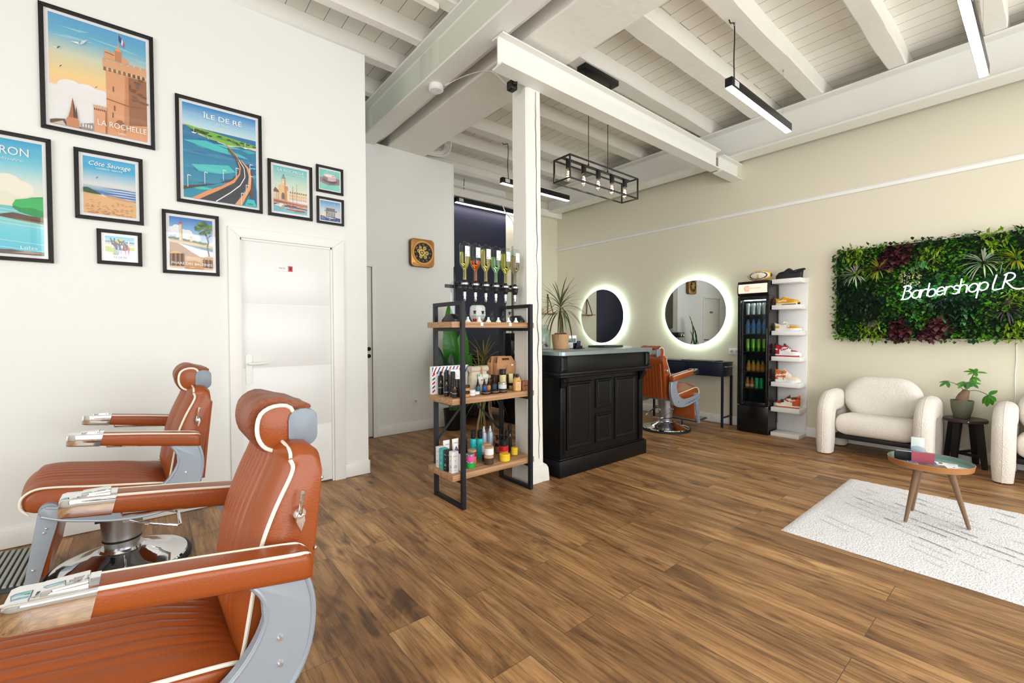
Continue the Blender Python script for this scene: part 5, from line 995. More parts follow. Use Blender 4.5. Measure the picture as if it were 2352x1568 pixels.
row(bottle('amber_juice_bottle', JP, M_OJ2, M_GCAP, (.122, .138), .016, mat('white_orange_label', (232, 186, 140), .4), (.02, .05), .0265), SHELF[4], .1, 'two amber juice bottles on the lowest fridge shelf', 'amber bottles on the lowest fridge shelf', (-.098, -.045))
row(can('mint_can', mat('mint_green_print', (56, 176, 120), .35, .3), .132), SHELF[4], .1, 'two mint green cans on the lowest fridge shelf', 'mint cans on the lowest fridge shelf', (.012, .068))
# rugby ball on top
t = thing('rugby_ball', 'white and yellow rugby ball with a shield badge on top of the fridge', 'rugby ball', (5.86, 2.30, 1.888))
b = MB(); n, m = 40, 44; rings = []
for j in range(m+1):
    y = -.142+.284*j/m; r = .066*max(.02, 1-(y/.142)**2)**.56; rings.append([(r*cos(2*pi*k/n), -y, .066+r*sin(2*pi*k/n)) for k in range(n)])
b.sections(rings); b.cl = b.bm.loops.layers.float_color.new('Col')
for f in b.bm.faces:
    c = f.calc_center_median(); e = math.hypot(c.y/.098, (c.z-.066)/.042); col = (232, 226, 208)
    if c.x < .02:
        if .9 < e < 1.06: col = (40, 38, 38)
        elif e > 1.25: col = (232, 178, 34)
        if abs(c.y) > .128: col = (60, 50, 40)
    else: col = (232, 178, 34)
    for l in f.loops: l[b.cl] = C4(col)
b.build('cover', mat_attr('ball_rubber', .5), t, 60)
a = Art(lambda u, v, q: (-math.sqrt(max(1e-6, (.066*(1-(u/.142)**2)**.56)**2-v*v))-.001-q, -u, .066+v)); 
def patch(col, pts):
    a.poly(col, pts)
patch((44, 34, 30), [(-.026, .034), (.026, .034), (.027, -.005), (.014, -.028), (0, -.036), (-.014, -.028), (-.027, -.005)]); patch((226, 176, 40), [(-.013, .004), (-.002, .012), (.013, .006), (.014, -.012), (.002, -.022), (-.011, -.014)]); a.text((228, 200, 120), 'ROCHELAIS', 0, .02, .008, .042); a.build('badge', t, M_INK)
# ================================================================ shoe rack and shoes
M_RACK = mat('white_lacquer', (242, 243, 242), .3)
t = thing('shoe_rack', 'tall white wall rack with seven short shelves beside the black fridge', 'shoe rack', (5.845, 2.003, 0))
b = MB(); b.box(.235, -.153, 0, .26, .155, 1.906, .002); b.build('back_panel', M_RACK, t)
RZ = (1.893, 1.582, 1.273, .963, .654, .349, .045)
for z in RZ: b = MB(); b.box(0, -.153, z-(.052 if z > .1 else .045), .235, .153, z, .002); b.build('shelf', M_RACK, t)
M_SHOE = mat_attr('shoe_material', .6)
def shoe(label, z, hfun, paint, solecol, L=.285, sole=.026, rz=-pi/2, lace=(240, 240, 236), x=5.955, y=2.147, extra=None, toe_up=.006, name='sneaker', collar=(40, 36, 36), solef=None):
    """heel at local x=0, toe at +x; each side coloured by paint(x/L, height fraction, side)"""
    t = thing(name, label, 'shoe', (x, y, z+.0005), rz)
    def halfw(s): return .028+.010*sin(pi*min(1, s*1.5))*(s < .33)+(.012 if s < .33 else 0)*0+.012*max(0, sin(pi*(s-.25)/.9)) if s < .97 else .012
    def hw(s): return (.030+.006*s+.013*math.exp(-((s-.7)/.22)**2))*min(1, (s/.06)**.5 if s < .06 else 1)*min(1, (max(0, 1.0-s)/.14)**.5 if s > .86 else 1)+.003
    N = 44; out = [(L*k/N, hw(k/N)) for k in range(N+1)]
    b = MB(); rings = []
    for xx, w in out:
        up = toe_up*max(0, (xx/L-.7)/.3)**2
        rings.append([(xx, -w, up), (xx, w, up), (xx, w+.002, sole*.5+up), (xx, w, sole+up*.6), (xx, -w, sole+up*.6), (xx, -w-.002, sole*.5+up)])
    b.sections(rings); b.cl = b.bm.loops.layers.float_color.new('Col')
    for f in b.bm.faces:
        c = f.calc_center_median(); col = solef(c.x/L, c.z/sole) if solef else solecol
        for l in f.loops: l[b.cl] = C4(col)
    b.build('sole', M_SHOE, t, 40)
    b = MB(); rings = []; K = 26
    for xx, w in out:
        s = xx/L; h = hfun(s); rg = []
        for k in range(K+1):
            a = pi*k/K; cz = abs(sin(a))**.62; cy = cos(a); tp = 1-.42*(abs(sin(a))**2.2)*(h > .05)
            dip = .55 if (h > .06 and .06 < s < .34 and sin(a) > .93) else 1
            rg.append((xx+(.0 if s > .1 else -.006*cz*(1-s/.1)), w*cy*tp*.985, sole-.002+h*cz*dip))
        rings.append(rg)
    b.sections(rings); b.cl = b.bm.loops.layers.float_color.new('Col'); b.bm.faces.ensure_lookup_table()
    for f in b.bm.faces:
        c = f.calc_center_median(); s = max(0, min(1, c.x/L)); h = hfun(s); v = (c.z-sole)/max(h, .01); top = abs(c.y) < .35*hw(s)
        col = collar if (top and .05 < s < .34 and h > .06) else paint(s, v, c.z-sole)
        for l in f.loops: l[b.cl] = C4(col)
    u = b.build('upper', M_SHOE, t, 60)
    if lace:
        for k in range(5):
            s = .36+.055*k; xx = s*L; w = hw(s)*.5; h = hfun(s); b = MB(); b.loft([(p, .0024) for p in spline([(xx-.004, -w, sole+h*.90), (xx, 0, sole+h*1.03), (xx+.008, w, sole+h*.90)], 4)], 6); b.build('lace', mat('lace_%d_%d_%d' % lace, lace, .8), u)
    if extra: extra(t, u, hfun, hw, L, sole)
    return t
def lo(s): return .07-.01*sin(pi*s*3)*(s < .33)+.016*math.exp(-((s-.33)/.07)**2) if s < .36 else .045+.038*max(0, 1-(s-.36)/.34)*(1) if s < .7 else .045*(1-((s-.7)/.34)**2)+.002
def hi(s): return .118+.012*cos(s*9) if s < .34 else .045+.085*max(0, 1-(s-.34)/.36)**1.15 if s < .7 else .047*(1-((s-.7)/.34)**2)+.002
def swoosh(s, v, s0=.2, s1=.62, v0=.28, v1=.62):
    """curved check mark on the side panel"""
    if not s0 < s < s1: return False
    q = (s-s0)/(s1-s0); low = v0+(.12*(q-.35)**2)*2; lw = low+.02+.26*q*(1-.2*q)
    top = low+.30*max(0, q-.05)+.04; bot = low if q < .4 else low+.28*(q-.4)*.9
    return bot < v < top and (q > .03)
YEL, CRM, ORG, RED_, WHT, GRY, BLKC = (226, 160, 28), (242, 222, 176), (206, 92, 36), (176, 24, 36), (240, 240, 240), (206, 208, 208), (28, 26, 28)
GS = 'single shoes on the white rack'
def pull_tab(t, u, hf, hw, L, sole):
    b = MB(); b.loft([(p, .004) for p in spline([(-.004, 0, sole+.05), (-.02, 0, sole+.07), (.0, 0, sole+.078)], 4)], 6); b.build('heel_tab', mat('red_tab', (176, 40, 36), .7), u)
shoe('mustard yellow sneaker with cream sole on the second rack shelf', RZ[1], lo, lambda s, v, z: (CRM if (.28 < v < .5 and .14 < s < .5 and abs(v-(.28+.3*s)) < .14) else (236, 178, 60) if s > .8 else YEL), CRM, .262, .024, lace=(244, 226, 190), extra=pull_tab, y=2.15, solef=lambda s, v: (42, 38, 38) if (v < .35 or s > .93) and s > .3 else CRM)
def nmax(s, v, z):
    if s > .55 and v < .62: return YEL if s > .6 or v < .3 else WHT
    if s < .2 and v < .45: return YEL
    if swoosh(s, v, .2, .48, .45, .8): return YEL
    return GRY if s > .5 else WHT
shoe('white and yellow running shoe on the third rack shelf', RZ[2], lo, nmax, WHT, .29, .03, lace=(236, 238, 238), collar=(226, 226, 226), y=2.157, solef=lambda s, v: (150, 120, 60) if .16 < s < .36 and .25 < v < .7 else ((90, 100, 120) if v < .15 else (244, 243, 238)))
def chic(s, v, z):
    if z > .085: return BLKC if z > .108 else RED_
    if s < .2 and z < .055: return RED_
    if s < .3 and z > .06: return RED_
    if swoosh(s, z/.1, .2, .52, .42, .8): return RED_
    if s > .64 and z > .034 and s < .88: return RED_
    return WHT
shoe('red and white high top sneaker with black laces on the fourth rack shelf', RZ[3], hi, chic, WHT, .285, .028, lace=(26, 24, 26), y=2.152, collar=BLKC, solef=lambda s, v: (186, 26, 50) if v < .4 else (242, 242, 242))
def van(s, v, z):
    if s > .5: return (240, 226, 200) if v < .9 else WHT
    if abs(z-.05-.05*(s-.1)) < .008 and s > .05: return WHT
    q = noise.noise((s*40, z*300, 3)); return ORG if q > -.1 and s < .46 and z > .014 and not (.06 > z > .045) else (224, 140, 70) if s < .46 and z > .014 else (242, 234, 220)
shoe('cream high top sneaker with orange flame side on the fifth rack shelf', RZ[4], hi, van, WHT, .285, .028, lace=(244, 244, 242), y=2.15, collar=(232, 200, 160))
def brown(s, v, z):
    if z > .085: return (60, 44, 38) if .1 > z else (206, 92, 42)
    if s < .26 and z < .06: return (206, 86, 38)
    if swoosh(s, z/.1, .22, .56, .42, .82): return (196, 80, 36)
    if s > .66 and z > .02: return (206, 86, 38)
    if s < .3: return (206, 86, 38) if z > .068 else WHT
    return (240, 232, 220)
def pom(t, u, hf, hw, L, sole):
    b = MB(); b.sphere((.175, .042, sole+.052), .02, .008, .02); b.build('round_tag', mat('brown_tag', (74, 52, 44), .8), u)
shoe('orange and white high top sneaker pointing left on the sixth rack shelf', RZ[5], hi, brown, (244, 236, 220), .285, .026, rz=pi/2, lace=(92, 62, 48), y=1.878, x=5.955, extra=pom, collar=(236, 226, 214), solef=lambda s, v: (196, 84, 50) if v < .35 else (246, 238, 222))
def clog_h(s): return .062+.01*sin(s*8) if s < .25 else .055+.045*math.exp(-((s-.5)/.16)**2) if s < .75 else .06*(1-((s-.75)/.3)**2)+.003
def strap(t, u, hf, hw, L, sole):
    b = MB(); b.tube([(.12, -.045, .075), (.05, -.046, .095), (-.008, -.03, .105), (-.014, 0, .108), (-.008, .03, .105), (.05, .046, .095), (.12, .045, .075)], .008, 8, smooth=4); b.build('heel_strap', M_RUB, t)
    for k in range(9):
        s = .42+.055*k; b = MB(); b.loft([(p, .0035) for p in spline([(s*L-.012, -hw(s)*.98, sole+.006), (s*L, -hw(s)*.8, sole+hf(s)*.7), (s*L+.004, 0, sole+hf(s)*1.0), (s*L, hw(s)*.8, sole+hf(s)*.7), (s*L-.012, hw(s)*.98, sole+.006)], 3)], 6); b.build('rib', M_RUB, u)
shoe('black ribbed foam clog pointing left on top of the white rack', RZ[0], clog_h, lambda s, v, z: (26, 26, 28), (24, 24, 26), .29, .03, rz=pi/2, lace=None, y=1.862, x=5.955, extra=strap, name='foam_clog', collar=(16, 16, 18))
# ================================================================ the black bar counter
M_CTR = mat('black_satin_paint', (14, 15, 17), .36, bump=.06, bscale=30, spec=.3)
t = thing('bar_counter', 'black panelled bar counter with a zinc top beside the white post', 'counter', (3.35, 2.93, 0)); ox, oy = 3.35, 2.93
def bx(b, x0, y0, z0, x1, y1, z1, bev=0): b.box(x0-ox, y0-oy, z0, x1-ox, y1-oy, z1, bev)
b = MB(); bx(b, 2.76, 2.70, .10, 3.945, 3.2, .92); o_ = b.build('body', M_CTR, t)
b = MB(); bx(b, 2.716, 2.665, .002, 4.0, 3.22, .145, .004); bx(b, 2.73, 2.68, .145, 3.985, 3.21, .158, .006); b.build('plinth', M_CTR, t)
b = MB(); bx(b, 2.70, 2.64, .915, 4.0, 3.22, 1.062, .006); b.build('frieze', M_CTR, t)
b = MB(); bx(b, 2.685, 2.625, .89, 4.02, 3.23, .918, .008); bx(b, 2.73, 2.665, .862, 3.98, 3.215, .892, .01); b.build('cornice', M_CTR, t)
for x0, x1 in ((2.70, 2.775), (3.93, 4.0)): b = MB(); b.sections([[(x-ox, y-oy, z) for x, y, z in ((x0+g, yy, .925+g), (x1-g, yy, .925+g), (x1-g, yy, 1.055-g), (x0+g, yy, 1.055-g))] for g, yy in ((0, 2.641), (0, 2.63), (.018, 2.622))]); b.build('corner_block', M_CTR, t, 20)
for x0, x1 in ((2.745, 2.806), (3.895, 3.957)):
    b = MB(); bx(b, x0, 2.682, .158, x1, 2.702, .862, .003)
    for k in range(3): q = x0+.011+k*.0145; bx(b, q, 2.678, .2, q+.009, 2.684, .75, .003)
    b.build('pilaster', M_CTR, t)
    b = MB(); P = [(2.70, .862), (2.635, .862), (2.64, .835), (2.665, .82), (2.672, .79), (2.684, .775), (2.70, .77)]; b.prism([(y-oy, z) for y, z in P], x0-ox, x1-ox, 'X', .003); b.build('bracket', M_CTR, t)
def raised(x0, z0, x1, z1):
    b = MB()
    def rr(g, y): return [(x-ox, y-oy, z) for x, z in ((x0+g, z0+g), (x1-g, z0+g), (x1-g, z1-g), (x0+g, z1-g))]
    b.sections([rr(-.002, 2.70), rr(0, 2.69), rr(.006, 2.682), rr(.016, 2.682), rr(.022, 2.69), rr(.03, 2.696), rr(.042, 2.694), rr(.046, 2.692)]); b.build('panel', M_CTR, t, 25)
for q in ((2.83, .226, 3.17, .822), (3.222, .553, 3.462, .825), (3.22, .226, 3.455, .5), (3.507, .226, 3.837, .826)): raised(*q)
b = MB(); rings = []
for x0, y0, x1, y1, z, g in ((2.672, 2.605, 4.03, 3.25, 1.062, .004), (2.668, 2.60, 4.035, 3.255, 1.066, 0), (2.668, 2.60, 4.035, 3.255, 1.096, 0), (2.672, 2.604, 4.03, 3.25, 1.10, .004)):
    rings.append([(u+(x0+x1)/2-ox, v+(y0+y1)/2-oy, z) for u, v in rrect(x1-x0, y1-y0, .05, 6)])
b.sections(rings); b.build('zinc_top', mat('aged_zinc', (150, 164, 168), .35, .8, var=.12, vscale=9), t, 40)
CT = 1.1005
# cork pot with dracaena
M_CORK = mat('cork', (196, 156, 116), .9, bump=.5, bscale=160, var=.14, vscale=90)
t = thing('potted_dracaena', 'spiky dracaena in a cork pot on the zinc counter top', 'potted plant', (3.10, 3.035, CT))
b = MB(); b.lathe([(0, 0), (.066, 0), (.07, .004), (.084, .11), (.086, .144), (.08, .144), (.078, .125), (0, .122)], n=40); b.build('pot', M_CORK, t)
b = MB()
for k in range(26): a = fr.random()*6.28; q = .062*fr.random()**.5; b.sphere((q*cos(a), q*sin(a), .136+.012*fr.random()), .016, .016, .013, 8, 6)
o = b.build('clay_pebbles', mat('clay_pebble', (110, 66, 46), .9), t); o['kind'] = 'stuff'
b = MB(); b.loft([((0, 0, .12), .011), ((.006, .004, .22), .009), ((.002, .0, .32), .009), ((.006, .004, .4), .01)], 10); b.build('stem', mat('red_brown_stem', (110, 74, 56), .8, bump=.5, bscale=60), t)
def spiky(t, c, n, L_, w_, cols, sd, down=.55, nm='leaf', up=.25):
    r = random.Random(sd)
    for k in range(n):
        b = MB(); a = k*2.399+r.random()*.5; q = k/n; e = 1.35-q*1.75; d = Vector((cos(a)*cos(e), sin(a)*cos(e), sin(e))); b.color = tuple(int(v*(.8+.4*r.random())) for v in r.choice(cols))
        b.leaf((c[0], c[1], c[2]-.07*q), d, (0, 0, 1), L_*(.85+.35*r.random()), w_, down*(.3+q*.9), 9, .35); b.build(nm, M_LEAF, t, 0)
spiky(t, (.006, .004, .43), 52, .29, .0125, [(70, 84, 52), (84, 96, 60), (60, 70, 48), (96, 88, 62)], 5, .75)
# jar of sweets
t = thing('glass_jar', 'clear clip top glass jar with red and white sweets on the counter', 'jar', (3.05, 3.24, CT))
M_JAR = glass_mat('jar_glass', (238, 246, 246), 1.0)
b = MB(); b.lathe([(0, .001), (.075, .001), (.082, .012), (.082, .17), (.07, .19), (.062, .2), (.062, .212), (.059, .212), (.059, .198), (.067, .187), (.079, .168), (.079, .013), (0, .006)], n=32, caps=False); b.build('body', M_JAR, t)
b = MB(); b.lathe([(0, .214), (.064, .214), (.066, .222), (.05, .236), (0, .24)], n=28); b.build('lid', M_JAR, t)
b = MB(); b.tube([(.064*cos(k*2*pi/24), .064*sin(k*2*pi/24), .208) for k in range(24)], .0018, 6, True); b.tube([(.064, 0, .208), (.075, 0, .19), (.08, 0, .205), (.066, 0, .225)], .0018, 6); b.build('wire_clip', M_SILV, t)
b = MB()
for k in range(70):
    a = fr.random()*6.28; q = .062*fr.random()**.5; b.color = fr.choice([(176, 40, 44), (200, 70, 66), (236, 230, 226), (150, 34, 40), (226, 200, 196)]); b.sphere((q*cos(a), q*sin(a), .018+.04*fr.random()), .013, .013, .009, 8, 5)
o = b.build('sweets', mat_attr('sweet_wrapper', .35), t); o['kind'] = 'stuff'
t = thing('card_holder', 'black card holder with dark business cards on the counter', 'card holder', (3.29, 2.99, CT), .1)
b = MB(); b.box(-.075, -.04, 0, .075, .04, .006, .002); b.box(-.055, .0, .006, .05, .008, .06, .001); b.box(-.055, -.03, .006, .05, -.024, .03, .001); b.build('holder', M_BLK, t)
for k in range(3): b = MB(); b.box(-.028+k*.012, -.018+k*.006, .007, .032+k*.012, -.0168+k*.006, .078-k*.006); b.build('business_card', MATS['dark_card'] if k < 2 else MATS['pale_blue_card'], t, 0)
t = thing('laptop', 'closed flat dark laptop lying on the counter top', 'laptop', (3.86, 3.09, CT), .06)
b = MB(); b.box(-.17, -.11, 0, .17, .11, .012, .004); b.build('base', mat('dark_grey_shell', (70, 74, 74), .4, .4), t); b = MB(); b.box(-.17, -.11, .0125, .17, .11, .02, .003); b.build('lid', MATS['dark_grey_shell'], t)
t = thing('receipt_printer', 'small white receipt printer behind the cork pot on the counter', 'printer', (3.36, 3.17, CT), -.3)
b = MB(); b.prism([(-.06, 0), (.06, 0), (.06, .10), (.02, .13), (-.06, .13)], -.06, .06, 'X', .006); b.build('housing', M_PLAS, t); b = MB(); b.box(-.05, -.062, .06, .05, -.058, .1, .001); b.build('paper_slot', mat('grey_green_glass', (96, 120, 118), .2), t)
# ================================================================ navy vanity tables
M_VAN = mat('navy_lacquer', (20, 28, 46), .3)
def vanity():
    t = thing('vanity_table', '', 'table'); b = MB()
    b.box(-.14, -.52, .845, .14, .52, .86, .002); b.build('top', M_VAN, t); b = MB(); b.box(-.136, -.516, .67, .136, .516, .844, .002); b.build('apron', M_VAN, t)
    for y0, y1 in ((-.505, .0), (.006, .505)):
        b = MB(); b.box(-.142, y0, .68, -.136, y1, .838, .001); d = b.build('drawer', M_VAN, t); b = MB(); b.box(-.155, (y0+y1)/2-.05, .815, -.142, (y0+y1)/2+.05, .823, .001); b.build('handle', M_VAN, d)
    for x in (-.127, .127):
        for y in (-.507, .507): b = MB(); b.box(x-.0125, y-.0125, 0, x+.0125, y+.0125, .671); b.build('leg', M_VAN, t)
    for y in (-.507, .507): b = MB(); b.box(-.1145, y-.01, .12, .1145, y+.01, .14); b.build('stretcher', M_VAN, t)
    b = MB(); b.tube([(-.09, -.517, .80), (-.09, -.54, .80), (.1, -.54, .80), (.1, -.517, .80)], .005, 8); b.build('towel_rail', M_CHROME, t); return t
v = vanity(); v.location = (5.945, 3.24, 0); v['label'] = 'navy table with drawers under the right round mirror'; v['group'] = 'navy vanity tables'
dup(v, (5.945, 4.94, 0), 0, 'navy table under the left round mirror, mostly hidden behind the black counter', 'navy vanity tables')
t = thing('vanity_mat', 'flat black mat lying on the navy table under the right mirror', 'mat', (5.92, 3.07, .8605)); b = MB(); b.box(-.1, -.25, 0, .1, .25, .012, .004); b.build('mat', M_BLK, t); b = MB(); b.box(-.08, -.23, .012, .08, .23, .0135); b.build('pad', mat('dark_grey_pad', (60, 64, 68), .3), t)
# wall shelf with straps on the back wall
M_STRAP = mat('brown_leather_strap', (96, 66, 48), .7); M_PINE = mat('warm_pine', (176, 134, 92), .55)
t = thing('wall_shelf', 'small wooden wall shelf hung on leather straps left of the left mirror', 'wall shelf', (5.5, 6.06, 1.6))
b = MB(); b.box(-.45, -.16, 0, .45, -.004, .018, .002); b.build('board', M_PINE, t)
for x in (-.34, .34): b = MB(); b.tube([(x, -.006, .36), (x, -.02, .19), (x, -.01, .02)], .009, 6); b.tube([(x, -.008, .36), (x, -.09, .19), (x, -.164, .0), (x, -.15, -.004), (x, -.02, -.004)], .009, 6); b.build('strap', M_STRAP, t); o = t.children[-1]; b = MB(); b.cyl((x, -.001, .365), (x, -.02, .365), .014, n=12); b.build('peg', M_BLK, o)
t = thing('trailing_plant', 'tiny green plant in a beige pot on the strap hung wall shelf', 'potted plant', (5.62, 5.97, 1.6185)); b = MB(); b.lathe([(0, 0), (.03, 0), (.04, .07), (.036, .07), (0, .06)], n=18); b.build('pot', mat('beige_ceramic', (200, 182, 156), .6), t); b = MB()
for k in range(16): a = fr.random()*6.28; b.color = (70, 110, 60); b.leaf((0, 0, .065), (cos(a), sin(a), .6), (0, 0, 1), .07, .025, .6, 4)
b.build('leaves', M_LEAF, t, 0)
# ================================================================ product shelving unit
def wood_shelf_mat():
    m = mat('oak_shelf_board', (178, 138, 98), .5); nt = m.node_tree; L = nt.links.new; tc = nd(nt, 'ShaderNodeTexCoord'); mp = nd(nt, 'ShaderNodeMapping'); mp.inputs['Scale'].default_value = (1.2, 16, 60); L(tc.outputs['Object'], mp.inputs['Vector'])
    n = nd(nt, 'ShaderNodeTexNoise'); n.inputs['Scale'].default_value = 2.2; n.inputs['Detail'].default_value = 5; L(mp.outputs[0], n.inputs['Vector']); r = nd(nt, 'ShaderNodeValToRGB'); r.color_ramp.elements[0].position = .3; r.color_ramp.elements[0].color = C4((140, 100, 66)); r.color_ramp.elements[1].position = .7; r.color_ramp.elements[1].color = C4((198, 158, 118))
    L(n.outputs['Fac'], r.inputs[0]); L(r.outputs[0], nt.nodes['Principled BSDF'].inputs['Base Color']); return m
M_SB = wood_shelf_mat(); M_TUB = mat('black_steel_tube', (30, 33, 38), .45, .3)
t = thing('product_shelf', 'open shelving unit with black steel frame and three oak boards beside the white post', 'shelving unit', (2.04, 2.843, 0)); ox, oy = 2.04, 2.843
SZ = (1.343, .793, .251)
for z in SZ:
    b = MB(); bx(b, 1.643, 2.666, z-.042, 2.418, 3.018, z, .0015); b.build('shelf_board', M_SB, t)
for x in (1.721, 2.365):
    b = MB(); h = .0145; y0, y1 = 2.651, 3.033
    for q in ((x-h, y0-h, 0, x+h, y0+h, 1.49), (x-h, y1-h, 0, x+h, y1+h, 1.49), (x-h, y0+h, 1.462, x+h, y1-h, 1.49), (x-h, y0+h, 0, x+h, y1-h, .026)): bx(b, *q)
    b.build('side_frame', M_TUB, t, 0)
    for z in SZ: b = MB(); bx(b, x-h, y0+h, z-.066, x+h, y1-h, z-.0425); b.build('support_bar', M_TUB, t, 0)
for (xa, za), (xb, zb) in (((1.735, .43), (2.35, 1.09)), ((2.35, .43), (1.735, 1.05))):
    yq = 3.035 if xa < xb else 3.043; b = MB(); d = Vector((xb-xa, 0, zb-za)).normalized(); n_ = Vector((-d.z, 0, d.x))*.009
    b.sections([[tuple(Vector((X-ox, yq-oy, Z))+n_*u+Vector((0, .003, 0))*w) for u, w in ((-1, -1), (1, -1), (1, 1), (-1, 1))] for X, Z in ((xa, za), (xb, zb))]); b.build('brace', M_TUB, t, 0)
for x, w in ((1.90, 'left'), (2.17, 'right')):
    t = thing('price_tag', 'small white price tag at the %s of the top oak board' % w, 'price tag', (x, 2.6655, 1.327)); b = MB(); b.box(-.012, -.0015, -.012, .012, -.0002, .012); b.build('card', M_PLAS, t, 0); a = Art(lambda u, v, q: (u, -.0016-q, v)); a.rect((180, 180, 186), -.008, -.004, .008, -.001); a.rect((190, 190, 196), -.008, .003, .006, .006); a.build('print', t, M_INK)
# -------- bottle dispenser on the top board
Z1 = SZ[0]+.0008
t = thing('bottle_dispenser', 'black six bottle optic dispenser standing on the top oak board', 'dispenser', (2.085, 2.85, Z1)); DX = (-.245, -.147, -.049, .049, .147, .245)
M_DSP = mat('dispenser_black', (20, 20, 22), .35); M_ALU = mat('polished_aluminium', (206, 208, 212), .18, .9); M_CLR = MATS['clear_plastic']
for x in (-.33, .297): b = MB(); b.prism([(-.08, 0), (.1, 0), (.1, .02), (.03, .06), (-.03, .06), (-.08, .02)], x-.028, x+.028, 'X', .003); b.build('foot', M_DSP, t)
for x in (-.3, .245): b = MB(); b.box(x-.022, .03, .06, x+.022, .036, .31); b.build('acrylic_upright', M_CLR, t, 0)
b = MB(); b.box(-.36, .036, .26, .32, .05, .285, .002); b.build('crossbar', M_DSP, t)
for x in DX:
    b = MB(); b.box(x-.047, .022, .16, x-.028, .034, .42, .002); b.build('back_plate', M_DSP, t); b = MB(); b.box(x-.04, -.02, .292, x+.03, .024, .306, .002); b.box(x-.03, -.05, .29, x+.024, -.01, .308, .003); b.build('bracket', M_DSP, t)
    b = MB(); b.lathe([(0, .315), (.012, .315), (.016, .305), (.028, .3), (.028, .275), (.026, .272), (.025, .255), (.02, .236), (.012, .226), (0, .226)], (x, -.05, 0), 20); d = b.build('measure', M_DSP, t)
    b = MB(); b.lathe([(.0285, .28), (.0292, .282), (.0292, .293), (.0285, .295)], (x, -.05, 0), 24, False); b.build('band', M_ALU, d)
    b = MB(); b.lathe([(0, .228), (.0125, .228), (.0125, .195), (.009, .193), (.009, .184), (.0115, .182), (.0105, .168), (.006, .158), (0, .158)], (x, -.05, 0), 16); b.build('spout', M_ALU, d)
M_BG = glass_mat('bottle_glass', (244, 250, 247), .7)
LQ = (('pale yellow', (226, 220, 110), .64), ('orange', (240, 110, 30), .34), ('straw yellow', (232, 208, 120), .86), ('pale green', (170, 222, 160), .6), ('lime yellow', (222, 212, 84), .8), ('brownish clear', (206, 184, 150), .74))
WQ = ('leftmost bottle', 'second bottle from the left', 'third bottle from the left', 'fourth bottle from the left', 'fifth bottle from the left', 'rightmost bottle')
for k, x in enumerate(DX):
    nm, c, lev = LQ[k]; t = thing('upturned_bottle', 'upturned glass bottle of %s liquid, %s in the dispenser' % (nm, WQ[k]), 'bottle', (2.085+x, 2.80, Z1+.316), 0, 'upturned bottles in the dispenser')
    P = [(.0, 0), (.0135, 0), (.0135, .075), (.02, .092), (.035, .115), (.039, .135), (.039, .262), (.034, .275), (.012, .279), (.006, .288), (0, .289)]
    b = MB(); b.lathe(P, n=28, caps=False); b.build('glass', M_BG, t, 50)
    zt_ = .09+.18*lev; Q = [(.0, .002), (.0118, .002), (.0118, .076), (.018, .094), (.033, .117), (.037, .136)]; Q = [q for q in Q if q[1] < zt_-.002]; r_ = .037 if zt_ > .136 else .033
    b = MB(); b.lathe(Q+[(r_, zt_), (0, zt_)], n=28, caps=False)
    m = mat('liquid_'+nm.replace(' ', '_'), c, .0, trans=1, ior=1.34); b.build('liquid', m, t, 50)
    b = MB(); b.sections([[(.0396*cos(a), .0396*sin(a), z) for a in [radians(-90+62*(q/8)) for q in range(9)]] for z in (.165, .255)], False) if False else None
    b = MB(); A_ = [radians(-118+70*q/8) for q in range(9)]
    for a0, a1 in zip(A_, A_[1:]): b.face([(.0398*cos(a0), .0398*sin(a0), .172), (.0398*cos(a1), .0398*sin(a1), .172), (.0398*cos(a1), .0398*sin(a1), .248), (.0398*cos(a0), .0398*sin(a0), .248)])
    lb = b.build('label', M_PAPER, t, 0); 
    a = Art(lambda u, v, q: (.0401*cos(radians(-83)+u/.04)+q*.1, .0401*sin(radians(-83)+u/.04)-q*.9, .172+v)); a.text([(150, 190, 196), (226, 196, 170), (214, 206, 150), (150, 170, 206), (176, 196, 206), (196, 196, 200)][k], ['CEDRAT', 'AMBRE', 'SANTAL', 'VERT', 'BERGA', 'MUSC'][k], 0, .04, .011, .034); a.rect((60, 60, 66), -.02, .006, -.014, .014); a.ell((90, 90, 90), .004, .068, .002, .002, 6); a.build('print', lb, M_INK)
M_STP = mat('black_stopper', (30, 32, 34), .3)
def tester(x, y, lab, col=None):
    t = thing('perfume_tester', lab, 'tester bottle', (x, y, Z1), 0, 'perfume testers on the top board'); b = MB(); b.lathe([(0, 0), (.0165, 0), (.018, .003), (.018, .042), (.014, .05), (.008, .054), (.008, .064), (0, .064)], n=18); b.build('glass', M_BG, t)
    b = MB(); b.lathe([(0, .062), (.009, .062), (.0085, .075), (.012, .083), (.012, .086), (0, .086)], n=16); b.build('stopper', M_STP, t)
    if col: b = MB(); b.lathe([(0, .003), (.0155, .003), (.0155, .026), (0, .026)], n=18); b.build('liquid', glass_mat('tester_%d_%d_%d' % col, col, .5), t)
for k, (x, c) in enumerate(((1.812, (236, 226, 200)), (1.90, (236, 130, 60)), (1.975, (230, 214, 190)), (2.06, (226, 214, 90)), (2.17, (236, 236, 230)), (2.24, (220, 226, 230)))):
    tester(x, 2.757, 'glass perfume tester, %s in the row on the top board' % ('leftmost', 'second from left', 'third from left', 'fourth from left', 'fifth from left', 'rightmost')[k], c)
